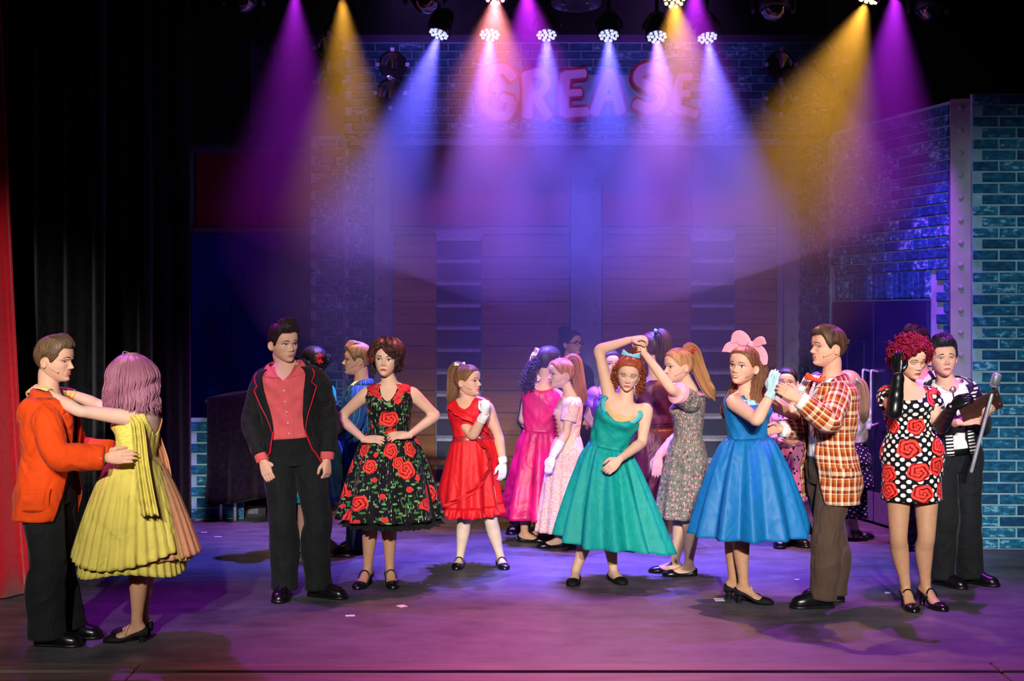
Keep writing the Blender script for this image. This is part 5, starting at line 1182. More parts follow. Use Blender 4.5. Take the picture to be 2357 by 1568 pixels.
# ---- woman in the yellow dress with the pink wig
def woman_yellow():
    s = Person(7.52, .945, True, (303, 872, 0), (-.93, .36, 0), (325, 935, .02), (296, 962, -.10), (345, 960, .20), (182, 946, -.22), (225, 932, .18), (100, 900, -.13), (152, 902, .10), (308, 1105, .0),
               (310, 1290, -.03), (325, 1285, .06), (315, 1465, -.04), (328, 1448, .10), hips=(-.92, .38), ftL=(-1, -.05), ftR=(-1, .12), H=.226, heel=.03, skin='#dcb59f', armfat=.98, bust=.9)
    s.build_body(TAN, '#b3565a', '#7a4a4a', .0095, None)
    ym = cloth('yellow_chiffon', '#d4c45c', .7, .06, 0); yl = m_lace('yellow_lace', '#d9c53c', '#f0e27a', 110.); pk = mat('peach_chiffon', '#d79a70', rough=.7, var=.08)
    nt = tbl([0, 20, 40, 60, 78, 90, 105, 130, 150, 180], [.82, .86, .93, .95, .84, .76, .84, .93, .80, .62]); s.shell('bodice', yl, .30, nt, .010, wr=.003, solid=.004)
    hz = lambda th: .03 * np.cos(th * 2 + 1)
    sk, G = s.skirt('skirt', ym, (304, 1270, .0), .325, .31, t0=.32, pleats=34, amp=.009, pw=.8, bell=.66, wav=.8, hemz=lambda th: .05 * np.sin(th * 1.5 + 2.2))
    un, G2 = s.skirt('underskirt', mat('pale_yellow_net', '#cdbf55', rough=.8, var=.1), (304, 1310, .0), .29, .28, t0=.25, pleats=36, amp=.009, bell=.64, wav=.8, hemz=lambda th: .02 * np.cos(th * 3))
    # scarf panels hanging from the shoulders
    def drape(name, m, t0, th0, pts, w0, w1, folds, ph=0.):
        a = s.tp(t0, th0, .015); C = catmull(arr([a] + [P(q[0], q[1], s.Y + q[2]) for q in pts]), 10); n = len(C); t = np.linspace(0, 1, n); wd = np.interp(t, [0, .15, 1], [w0 * .8, w0, w1]); u = np.linspace(-1, 1, 26); ax = nrm((1, .35, 0)); ny = arr([.3, -1, 0])
        G_d = C[:, None] + ax * (u[None, :, None] * wd[:, None, None]) + ny * (.014 * np.sin(u * folds + ph)[None, :, None] * np.interp(t, [0, .3, 1], [.3, 1, 1.5])[:, None, None])
        mb = MB(); mb.grid(G_d); _child(mb, name, m, s.root, s.o, solid=.002)
    drape('scarf', ym, .955, .9, [(315, 975, -.16), (325, 1060, -.20), (335, 1130, -.26), (345, 1188, -.28)], .032, .046, 8)
    drape('scarf', pk, .955, -2.3, [(352, 985, .12), (372, 1060, .14), (382, 1130, .18), (392, 1160, .2)], .03, .05, 7, 1.)
    op_, Gp = s.skirt('overskirt', pk, (335, 1275, .06), .315, .28, t0=.31, off=.010, pleats=28, amp=.010, bell=.68, wav=.8, nth=120)
    gm = cloth('cream_glove', '#d8c178'); s.glove('L', gm, .93, dict(d=(-.9, .5, .15), n=(-.2, -.6, .9), t=(0, -.6, -.6), curl=.55)); s.glove('R', gm, .93, dict(d=(-.9, -.1, .1), n=(0, .6, .8), t=(0, 0, 1), curl=.5))
    s.pumps(SUEDE, True, mat('clear_strap', '#c9a58c', rough=.3))
    hm = hairmat('dusty_pink_wig', '#7d4356', '#c78aa0', .3); mb = MB()
    cap(mb, s.F, ([0, 15, 35, 55, 75, 180], [.80, .74, .55, .30, .20, .14]), lambda a, z, v: .10 + .03 * np.sin(v * 3), 4, wave=.12, freq=26)
    rg = np.random.RandomState(3); ps = []
    for i in range(540):
        a = rg.uniform(-np.pi, np.pi); 
        if abs(a) < .55: a = np.sign(a) * rg.uniform(.5, 1.2)
        L0 = rg.uniform(.85, .98); out = rg.uniform(1.36, 1.58); ph = a * 3 + rg.uniform(-.5, .5); end = rg.uniform(-.34, -.12); pts = []
        for q in np.linspace(0, 1, 11):
            z = .98 * (1 - q) + end * q; zz = max(z, .42); b = head_pt(arr(a), arr(min(zz, .985))); k = 1.1 + (out - 1.1) * min(1, q * 2.4); wv = .028 * math.sin(q * 17 + ph) * sstep(q, .3, .5)
            pts.append(arr([b[0] * k, b[1] * k, z + .14 * (1 - q) ** 3]) + arr([math.sin(a), math.cos(a), 0]) * (wv + .06 * q) + arr([math.cos(a), -math.sin(a), 0]) * wv * .8)
        ps.append(s.F(arr(pts)))
    strands(mb, ps, .0054, .0016, 4, sub=2); hair_obj(s, mb, hm)
    c = MB(); tube(c, [s.F(arr([.22 * math.sin(a), .18 * math.cos(a) + .02, 1.13 + .03 * math.cos(a * 3)])) for a in np.linspace(-1.3, 1.3, 9)], .003, 6); _child(c, 'tiara', CHROME, s.root, s.o); s.mic(1)
    s.done('woman with wavy dusty pink wig and yellow chiffon dress, seen from behind')
woman_yellow()

# ---- girl in turquoise, behind the man in the black jacket
def girl_turquoise():
    s = Person(10.4, .92, True, (722, 832, 0), (-.75, .62, -.05), (730, 880, 0), (712, 905, -.16), (752, 905, .14), (705, 965, -.2), (768, 965, .1), (690, 1010, -.2), (772, 1020, .02), (730, 1030, 0),
               (700, 1150, 0), (740, 1150, .05), (693, 1235, 0), (742, 1232, .08), hips=(-.6, .5), ftL=(-.3, -1), ftR=(.6, -.7), H=.215, skin='#d8a98d')
    s.build_body(None, '#b3565a', '#15120f', .0115, {'L': dict(), 'R': dict(d=(.1, -.2, -1), n=(.5, -.8, 0), t=(-.6, -.5, 0), curl=.5)})
    tm = silk('turquoise_satin', '#18a8c4'); bm = silk('royal_blue_satin', '#1c4fb4'); nt = tbl([0, 30, 60, 78, 90, 105, 130, 180], [.85, .94, .95, .84, .77, .84, .94, .95]); s.shell('bodice', tm, .30, nt, .010)
    [sleeve_obj(s, 'sleeve', tm, sd, .36, .024, .018, .06) for sd in 'LR']
    s.skirt('skirt', bm, (742, 1142, 0), .24, .22, t0=.32, pleats=14, amp=.022, bell=.7); s.skirt('underskirt', tm, (730, 1150, 0), .21, .20, t0=.28, pleats=12, amp=.02, bell=.7, nth=90, nv=14)
    s.oxfords(cloth('white_canvas', '#d9d4c8'), laces=mat('white_rubber', '#e6e2da', rough=.6)); so_ = mat('white_sock', '#dedbd4', rough=.9)
    for sd in 'LR':
        p, r = s.leg_pts(sd); mb = MB(); tube(mb, [p[-2] * .35 + p[-1] * .65, p[-1]], [.042, .044], 14); _child(mb, 'sock', so_, s.root, s.o)
    hm = hairmat('blue_black_hair', '#0a090c', '#2a2734'); mb = MB(); cap(mb, s.F, FEM_LINE, pull_thick(.05), 6); pull_strands(s, mb, (.0, -.44, .62), 150, 2)
    rg = np.random.RandomState(4); cs = []; ds = []
    for i in range(70): v = rg.normal(size=3); v /= np.linalg.norm(v); cs.append(s.F(arr([0, -.60, .52]) + v * arr([.24, .16, .22]) * rg.uniform(.3, 1))); ds.append(v)
    curls(mb, cs, .012, 1.5, .03, ds, 5, .0045); hair_obj(s, mb, hm); flower(s, mat('red_silk_petal', '#d8202a'), s.F(arr([.12, -.46, .58])), (.2, -1, 0), .042)
    s.done('black-haired girl in turquoise dress and white sneakers behind the black jacket')
girl_turquoise()

# ---- boy in the blue striped jacket
def boy_blue():
    s = Person(10.3, .955, False, (823, 828, 0), (-.98, -.16, .02), (832, 880, 0), (828, 908, -.16), (838, 908, .16), (818, 975, -.22), (840, 970, .2), (772, 1010, -.2), (800, 1010, .1), (830, 1045, 0),
               (822, 1160, -.06), (836, 1160, .08), (822, 1245, -.06), (838, 1242, .1), hips=(-1, -.2), ftL=(-1, -.2), ftR=(-1, .0), H=.226, skin='#d9a98d')
    s.build_body(None, '#b5695f', '#8a6a4a', .014, {'L': dict(d=(-.8, -.2, -.4), n=(0, -1, .3), t=(0, 0, 1), curl=.5)}, smile=.1)
    jm = m_stripes('blue_striped_jacket', ['#1f4f86', '#123a6c', '#3a78ad', '#0e2c58'], .035); shirt(s, cloth('white_shirt_cotton', '#e6e3df'), .014, .2)
    op = lambda t: float(np.interp(t, [-.3, .2, .45, .8, 1], [.5, .12, .2, .5, .62])); jacket(s, jm, hem=-.22, off=.032, op=op, lap=(.45, .955), lapm=jm, cuff=.95, g=.022)
    s.trousers(m_stripes('navy_stripe_trousers', ['#131c33', '#10182c', '#2a3858', '#121a30'], .04), g0=.02, top=.2); s.oxfords(SHOEB)
    male_hair(s, hairmat('sandy_hair', '#5f4630', '#b0916c'), .05, .035, .11, 300, 6, 0, r=.0042, back=.8); s.mic(1)
    s.done('sandy-haired boy in blue striped jacket facing left behind the rose dress')
boy_blue()

# ---- girl in magenta, seen from behind, and her partner in a dark suit
def boy_dark():
    s = Person(11.2, .98, False, (1272, 842, .25), (-.25, -.95, -.15), (1258, 886, .18), (1282, 912, .15), (1222, 912, .15), (1290, 965, .1), (1207, 968, .05), (1272, 985, -.1), (1218, 985, -.15), (1248, 1030, .15),
               (1262, 1130, .1), (1220, 1130, .1), (1268, 1205, .12), (1196, 1205, .05), hips=(0, -1), ftL=(.3, -1), ftR=(-.5, -1), H=.222, skin='#d3a088')
    s.build_body(None, '#b5695f', '#2a1d16', .015, {'R': dict(d=(.7, -.6, 0), n=(-.4, -.7, .3), t=(0, 0, 1), curl=.3)})
    jm = cloth('navy_suiting', '#141a3a'); shirt(s, cloth('white_shirt_cotton', '#e6e3df'), .014, .2); op = lambda t: float(np.interp(t, [-.3, .2, .45, .8, 1], [.6, .14, .2, .5, .62])); jacket(s, jm, hem=-.25, op=op, lap=(.4, .955), lapm=jm, cuff=.95, g=.02)
    s.trousers(mat('navy_trousers', '#12142a', rough=.8)); s.oxfords(SHOEB); male_hair(s, hairmat('dark_brown_hair', '#17100c', '#3a2a20'), n=120)
    s.done('boy in dark navy suit almost hidden by the girl in magenta')
boy_dark()
def girl_magenta():
    s = Person(10.75, .93, True, (1262, 831, .0), (.80, .58, -.05), (1248, 888, 0), (1217, 912, .02), (1284, 910, .0), (1203, 965, .06), (1300, 955, .12), (1218, 985, .2), (1305, 1000, .3), (1240, 1040, 0),
               (1215, 1150, 0), (1245, 1150, .02), (1207, 1228, 0), (1238, 1218, .12), hips=(.15, 1), ftL=(.9, -.2), ftR=(.8, .3), H=.218, skin='#dcb096', fat=1.02)
    s.build_body(TAN, '#b3565a', '#1c1412', .0105, {'R': None})
    mm = silk('magenta_brocade', '#c8125e', .45, .25); nt = tbl([0, 30, 55, 75, 90, 110, 135, 180], [.9, .96, .97, .88, .78, .88, .97, .93]); s.shell('bodice', mm, .30, nt, .010, wr=.004, solid=.004)
    z = MB(); t = np.linspace(.4, .92, 12); e = s.tp(t, np.full(12, np.pi), .014); tube(z, e, .0022, 6); _child(z, 'zip', mat('brass_zip', '#b58a4a', metal=.9, rough=.35), s.root, s.o)
    s.skirt('skirt', mm, (1232, 1190, .0), .275, .25, t0=.32, pleats=8, amp=.026, pw=.9, bell=.8, wav=.7)
    s.glove('L', WGLOVE, .80, dict(d=(.6, .6, -.2), n=(-.4, -.8, .2), t=(0, 0, 1), curl=.3)); s.pumps(SHOEB, False)
    hm = hairmat('dark_curly_hair', '#1c1216', '#4a3540'); mb = MB(); cap(mb, s.F, FEM_LINE, pull_thick(.05), 3); pull_strands(s, mb, (.0, -.46, .66), 190, 3)
    rg = np.random.RandomState(6); cs = []; ds = []
    P_ = catmull(arr([(0, -.46, .66), (.02, -.60, .55), (.05, -.72, .25), (.08, -.78, -.05), (.08, -.80, -.30)]), 8)
    for i in range(190):
        q = rg.uniform(0, 1); c = P_[int(q * (len(P_) - 1))]; v = rg.normal(size=3); v /= np.linalg.norm(v); cs.append(s.F(c + v * (.05 + .16 * math.sin(min(q * 1.4 + .2, 2.6))) * rg.uniform(.3, 1))); ds.append(s.F.d(v * .4 + arr([0, -.2, -1])))
    curls(mb, cs, .011, 2.5, .075, ds, 7, .0040); hair_obj(s, mb, hm)
    pr = mat('pale_pink_satin', '#e5b9bd', rough=.4); ribbon_bow(s, pr, s.F(arr([.10, -.50, .74])), s.F.d((0, .5, .8)), .04, .05, .0)
    r = MB(); a = s.F(arr([.13, -.50, .74])); tube(r, [a, a + arr([-.02, -.03, -.05]), a + arr([-.005, -.04, -.15]), a + arr([.02, -.04, -.20])], np.full((4, 2), (.004, .026)), 8, ref=(0, -1, 0)); _child(r, 'ribbon_tail', pr, s.root, s.o)
    s.done('girl in magenta dress seen from behind, dark curly ponytail with pale ribbon')
girl_magenta()

# ---- girl in pale pink
def girl_palepink():
    s = Person(10.5, .88, True, (1293, 860, 0), (-.97, -.22, -.03), (1312, 908, 0), (1315, 932, -.12), (1318, 930, .15), (1302, 1000, -.16), (1300, 985, .25), (1272, 1052, -.20), (1268, 990, .35), (1308, 1050, 0),
               (1290, 1150, 0), (1305, 1150, .05), (1285, 1240, 0), (1300, 1232, .1), hips=(-1, .0), ftL=(-1, -.2), ftR=(-1, .1), H=.220, skin='#dfb095', bust=.7)
    s.build_body(BEIGE, '#b3565a', '#8a5a3a', .0105, {'R': None}, smile=.5)
    pm = m_lace('pale_pink_lace', '#e0aea6', '#efcac0', 70.); nt = tbl([0, 30, 60, 80, 90, 110, 140, 180], [.92, .975, .97, .92, .88, .92, .97, .96]); b = s.shell('bodice', pm, .30, nt, .012, wr=.004, solid=.004)
    [sleeve_obj(s, 'sleeve', pm, sd, .40, .020, .022, .05) for sd in 'LR']
    f = MB(); t = np.linspace(.34, .72, 20); u = np.linspace(-.35, .75, 12); T, U_ = np.meshgrid(t, u, indexing='ij'); f.grid(s.tp(T, U_, .018 + .008 * np.sin(T * 95))); _child(f, 'ruched_panel', silk('rose_satin', '#d98f80', .3), b, s.o, solid=.002)
    s.skirt('skirt', pm, (1298, 1222, 0), .19, .21, t0=.32, pleats=14, amp=.014, bell=.6, wav=.8)
    s.glove('L', WGLOVE, .73, dict(d=(-.35, -.2, -1), n=(-.3, -.9, .2), t=(-.8, .2, -.2), curl=.3)); s.pumps(SHOEB, False)
    hm = hairmat('copper_hair', '#7a3d1c', '#d08a52'); pony_hair(s, hm, (0, -.24, .98), [(0, -.24, .97), (.02, -.42, 1.0), (.04, -.52, .86), (.06, -.56, .45), (.06, -.62, 0), (.06, -.72, -.4), (.06, -.74, -.62)], arr([.026, .038, .044, .046, .044, .034, .01]), 90, 5)
    flower(s, mat('red_glitter', '#d01c34', rough=.3, var=.5, vscale=150), s.F(arr([0, -.32, 1.03])), (0, -.3, 1), .034); ribbon_bow(s, MATS['red_glitter'], s.F(arr([-.02, -.36, 1.05])), s.F.d((.4, -1, .2)), .05, .03); s.mic(1)
    s.done('copper-haired girl in pale pink lace dress and long white glove, facing left')
girl_palepink()

# ---- woman with glasses at the back
def woman_glasses():
    s = Person(12.75, .95, True, (1316, 790, 0), (.72, -.69, .03), (1308, 830, 0), (1348, 852, -.02), (1282, 852, .05), (1358, 910, 0), (1272, 912, .05), (1350, 960, -.05), (1280, 965, -.05), (1318, 945, 0), (1335, 1060, 0), (1305, 1060, 0), (1335, 1150, 0), (1305, 1150, 0), hips=(.4, -1), ftL=(.4, -1), ftR=(.2, -1), H=.218, skin='#d3a188')
    s.build_body(None, '#a85a58', '#2a1c18', .014, {'L': dict(curl=.5), 'R': dict(curl=.5)}, gaze=.5)
    bm = cloth('black_blouse', '#15161d'); shirt(s, bm, .016, -.2, (.93, .020, .016, .05), True, name='blouse'); s.trousers(bm, top=.3); s.oxfords(SHOEB)
    hm = hairmat('dark_plum_hair', '#1a1018', '#43303c'); mb = MB(); cap(mb, s.F, FEM_LINE, pull_thick(.045), 9); pull_strands(s, mb, (.0, -.32, .96), 150, 4); rg = np.random.RandomState(8); cs = []; ds = []
    for i in range(60): v = rg.normal(size=3); v /= np.linalg.norm(v); cs.append(s.F(arr([0, -.42, 1.0]) + v * .15)); ds.append(v)
    curls(mb, cs, .014, 1.2, .03, ds, 3, .006); lock(mb, tail_path(s.F, [(0, -.40, .85), (-.1, -.46, .5), (-.12, -.42, .1), (-.1, -.36, -.05)]), arr([.03, .045, .035, .01]), 30, 3); hair_obj(s, mb, hm)
    g = MB(); F = s.F
    for sg in (1, -1): tube(g, [F(arr([sg * .16 + .105 * math.cos(a), .455 - .10 * abs(sg * .16 + .105 * math.cos(a)) , .485 + .088 * math.sin(a)])) for a in np.linspace(0, 2 * np.pi, 17)], .0026, 6, sub=2)
    for sg in (1, -1): tube(g, [F(arr([sg * .265, .43, .50])), F(arr([sg * .34, .2, .51])), F(arr([sg * .35, -.05, .50]))], .0032, 6)
    tube(g, [F(arr([-.055, .47, .49])), F(arr([0, .49, .50])), F(arr([.055, .47, .49]))], .0036, 6); _child(g, 'glasses', mat('black_acetate', '#0c0c10', rough=.3), s.root, s.o)
    s.done('woman with dark-rimmed glasses in black, standing at the plank wall')
woman_glasses()
# ---- dancer in the teal dress
def girl_teal():
    s = Person(9.2, .97, True, (1447, 858, -.03), (-.12, -.96, -.30), (1440, 920, .0), (1487, 945, -.02), (1404, 916, .02), (1478, 1018, -.02), (1378, 806, .03), (1426, 1058, -.24), (1452, 782, .02), (1392, 1075, .05),
               (1402, 1210, .02), (1360, 1210, .0), (1412, 1310, .0), (1325, 1300, -.04), hips=(-.1, -1), ftL=(.35, -1), ftR=(-.2, -1), waist=(1408, 1000, .03), H=.222, roll=-.12, skin='#dcae95', bust=1.1, armfat=1.0)
    s.build_body(BEIGE, '#b8504c', '#4a2f22', .0095, {'L': dict(d=(-.75, -.2, -.65), n=(.3, -.85, .3), t=(-.4, -.3, .7), curl=.55), 'R': dict(d=(.85, -.25, .15), n=(.1, -.35, .9), t=(.2, -.9, -.3), curl=.85)}, eyes='down', smile=.15)
    tm = mat('teal_chiffon', '#05958c', rough=.62, spec=.3, var=.06, wrinkle=.3); st = silk('aqua_satin_strap', '#4fb7bf'); nd = mat('nude_mesh', '#cfa878', rough=.6)
    s.shell('mesh_yoke', nd, .66, tbl([0, 20, 34, 46, 60, 90, 180], [.81, .82, .87, .84, .76, .72, .72]), .006, wr=.001, solid=.002)
    s.shell('bodice', tm, .28, tbl([0, 10, 25, 45, 62, 75, 90, 120, 180], [.715, .73, .775, .80, .80, .78, .75, .74, .74]), .012, wr=.006, solid=.004)
    for sg in (1, -1):
        b = MB(); t = np.linspace(0, 1, 12); v = np.linspace(-.16, .16, 4); Tg = np.interp(t, [0, .5, 1], [.76, .97, .76]); Hg = sg * np.interp(t, [0, .5, 1], [.66, 1.0, 2.2]); rows = [s.tp(Tg, Hg + w_, .014 + .016 * np.sin(t * np.pi)) for w_ in v]; b.grid(arr(rows)); _child(b, 'strap', st, s.root, s.o, solid=.004)
    sk, G = s.skirt('skirt', tm, (1398, 1248, -.02), .37, .34, t0=.30, pleats=13, amp=.050, pw=.8, bell=.8, wav=.8, hemz=lambda th: -.055 * np.sin(th) + .015 * np.sin(3 * th), sway=(.03, -.02, 0), seed=77)
    un, G2 = s.skirt('petticoat', mat('aqua_net', '#3f9aa6', rough=.8, var=.2), (1405, 1250, .0), .315, .30, t0=.22, pleats=16, amp=.02, bell=.75, nv=12, nth=96, hemz=lambda th: -.03 * np.sin(th))
    s.pumps(SUEDE, False); so_ = mat('ankle_sock_beige', '#d8c4a8', rough=.9)
    hm = hairmat('auburn_curls', '#5f2612', '#b85c34'); mb = MB(); cap(mb, s.F, FEM_LINE, pull_thick(.05), 3); pull_strands(s, mb, (.0, -.30, .92), 200, 3)
    rg = np.random.RandomState(16); cs = []; ds = []
    for i in range(330):
        sg = rg.choice([-1, 1]); q = rg.uniform(0, 1); x = sg * rg.uniform(.30, .50); y = rg.uniform(-.42, .06); z = .62 - q * .62; cs.append(s.F(arr([x * (1 - .25 * abs(q - .45)), y, z]))); ds.append(s.F.d((sg * .25, .05, -1)))
    for i in range(70): v = rg.normal(size=3); v /= np.linalg.norm(v); cs.append(s.F(arr([.12, -.34, .86]) + v * arr([.24, .12, .14]))); ds.append(v)
    curls(mb, cs, .0085, 2., .055, ds, 9, .0030); hair_obj(s, mb, hm); ribbon_bow(s, silk('pale_blue_ribbon', '#7cc0cc'), s.F(arr([0, .10, 1.08])), s.F.d((1, 0, -.1)), .058, .05, th=.004); s.mic(1)
    s.done('red-haired girl in teal dress dancing with one arm raised')
girl_teal()

# ---- girl in grey floral
def girl_floral():
    s = Person(9.4, .95, True, (1562, 842, 0), (-.93, -.36, -.08), (1588, 898, .03), (1590, 925, -.13), (1592, 922, .17), (1545, 895, -.28), (1562, 1000, .24), (1482, 812, -.20), (1516, 1050, .02), (1582, 1060, .02),
               (1585, 1195, -.04), (1562, 1190, .06), (1585, 1302, -.04), (1553, 1282, .08), hips=(-1, -.1), ftL=(-1, -.1), ftR=(-1, .0), H=.226, skin='#dcae95', heel=.0, bust=.9)
    s.build_body(BEIGE, '#b3565a', '#8a6a4a', .0095, {'L': dict(d=(-.45, .15, 1), n=(-.2, -1, .2), t=(-1, .1, .2), curl=.75)}, gaze=-.2)
    fm = m_floral(); nt = tbl([0, 30, 60, 80, 90, 110, 140, 180], [.93, .98, .975, .93, .90, .93, .975, .97]); b = s.shell('bodice', fm, .28, nt, .014, wr=.004, solid=.004)
    [sleeve_obj(s, 'sleeve', fm, sd, .38, .026, .026, .06) for sd in 'LR']
    pk = mat('pink_frill_cotton', '#eba4ae', rough=.8)
    for sd in 'LR': sleeve_obj(s, 'sleeve_frill', pk, sd, .405, .034, .036, .12, 0, .36)
    c = MB(); th = np.linspace(-np.pi, np.pi, 60, endpoint=False); v = np.linspace(0, 1, 5)[:, None]; c.grid(s.tp(.985 - .05 * v + 0 * th, th + 0 * v, .012 + .018 * v + .005 * np.sin(24 * th) * v), True); _child(c, 'neck_frill', pk, s.root, s.o, solid=.002)
    s.skirt('skirt', fm, (1575, 1190, .02), .185, .20, t0=.32, pleats=10, amp=.014, bell=.55, wav=.8)
    gm = cloth('pink_glove', '#e39aa8'); s.glove('R', gm, .70, dict(d=(-.15, -.2, -1), n=(-.2, -.9, 0), t=(-.8, -.3, 0), curl=.25)); s.pumps(SHOEB, False)
    hm = hairmat('strawberry_blonde_hair', '#8a5430', '#dca674'); pony_hair(s, hm, (0, -.28, .98), [(0, -.26, .96), (.02, -.42, 1.0), (.03, -.55, .84), (.05, -.66, .4), (.06, -.84, -.1), (.08, -1.02, -.45), (.1, -1.1, -.66)], arr([.026, .036, .042, .044, .042, .034, .01]), 90, 5)
    flower(s, mat('red_glitter', '#d01c34'), s.F(arr([0, -.36, 1.04])), (0, -.3, 1), .034); ribbon_bow(s, MATS['red_glitter'], s.F(arr([.05, -.38, 1.0])), s.F.d((.4, -.2, 1)), .03, .03, .05); s.mic(1)
    s.done('girl in grey floral dress with pink frills and glove, holding the raised hand')
girl_floral()

# ---- girl in purple satin, back turned
def girl_purple():
    s = Person(10.55, .99, True, (1500, 800, 0), (-.45, .86, .05), (1508, 868, 0), (1462, 896, -.03), (1552, 896, .03), (1430, 955, -.05), (1590, 955, .05), (1440, 1010, .2), (1585, 1015, .2), (1508, 1040, 0),
               (1490, 1160, 0), (1525, 1160, 0), (1490, 1240, 0), (1528, 1240, .05), hips=(-.1, 1), ftL=(-.2, 1), ftR=(.2, 1), H=.222, skin='#cf9d88')
    s.build_body(TAN, '#b3565a', '#2a1c18', .0115, {})
    pm = silk('plum_satin', '#5d2048', .48, .15); nt = tbl([0, 30, 55, 75, 90, 110, 125, 150, 180], [.85, .94, .95, .85, .76, .80, .90, .96, .96]); s.shell('bodice', pm, .30, nt, .010, wr=.004, solid=.004)
    s.skirt('skirt', pm, (1512, 1190, 0), .20, .19, t0=.32, pleats=10, amp=.018, bell=.5)
    b = MB(); tt = np.linspace(.28, .40, 8); th = np.linspace(-np.pi, np.pi, 60, endpoint=False); b.grid(s.tp(tt[:, None], th[None], .018 + .006 * np.sin(tt * 160)[:, None]), True); _child(b, 'sash', pm, s.root, s.o, solid=.003)
    s.pumps(SHOEB, False); hm = hairmat('brown_straight_hair', '#2c1a16', '#6b4a3c')
    pony_hair(s, hm, (0, -.30, .96), [(0, -.28, .96), (-.08, -.40, .98), (-.12, -.50, .8), (-.13, -.52, .45), (-.14, -.52, .1), (-.14, -.50, -.12)], arr([.028, .044, .056, .058, .05, .015]), 90, 5); ribbon_bow(s, silk('sky_ribbon', '#5aa6dc'), s.F(arr([0, -.34, 1.03])), s.F.d((1, -.2, .3)), .035, .04)
    s.done('girl in plum satin dress with sky-blue ribbon, back turned, behind the clasped hands')
girl_purple()

# ---- girl half hidden behind the raised arm
def girl_puff():
    s = Person(10.95, .93, True, (1402, 838, 0), (.35, -.93, 0), (1396, 890, 0), (1432, 912, 0), (1372, 912, 0), (1440, 965, .0), (1352, 960, -.02), (1420, 1000, -.1), (1383, 1000, -.12), (1400, 1040, 0), (1415, 1150, 0), (1385, 1150, 0), (1415, 1235, 0), (1385, 1235, 0), hips=(0, -1), H=.216, skin='#d3a79a')
    s.build_body(BEIGE, '#b3565a', '#2a1c18', .0115, {'R': dict(d=(.8, -.3, -.2), curl=.4), 'L': dict(d=(-.8, -.3, -.2), curl=.4)}, gaze=-.3)
    pm = silk('violet_satin', '#5a2a8c', .35); wm = mat('white_organza', '#d9d0ea', rough=.6); s.shell('bodice', pm, .30, tbl([0, 30, 60, 78, 90, 105, 130, 180], [.85, .94, .95, .84, .77, .84, .94, .95]), .010); s.skirt('skirt', pm, (1400, 1180, 0), .21, .2, t0=.32, pleats=12, amp=.018)
    [sleeve_obj(s, 'puff_sleeve', silk('lilac_organza', '#9a5fd0', .4), sd, .36, .05, .03, .14) for sd in 'LR']; mb = MB(); ellipsoid(mb, (s.sR * .55 + s.eR * .45) + arr([.035, -.05, -.01]), (.035, .03, .05)); _child(mb, 'sleeve_flounce', wm, s.root, s.o)
    s.pumps(SHOEB, False); hm = hairmat('violet_black_hair', '#1a1224', '#4a3a5c'); mb = MB(); cap(mb, s.F, FEM_LINE, pull_thick(.05), 9); pull_strands(s, mb, (.0, -.34, .96), 150, 4); ellipsoid(mb, s.F(arr([0, -.36, 1.0])), (.04, .04, .035)); hair_obj(s, mb, hm)
    s.done('girl in violet dress with puff sleeves, half hidden behind the raised arm')
girl_puff()

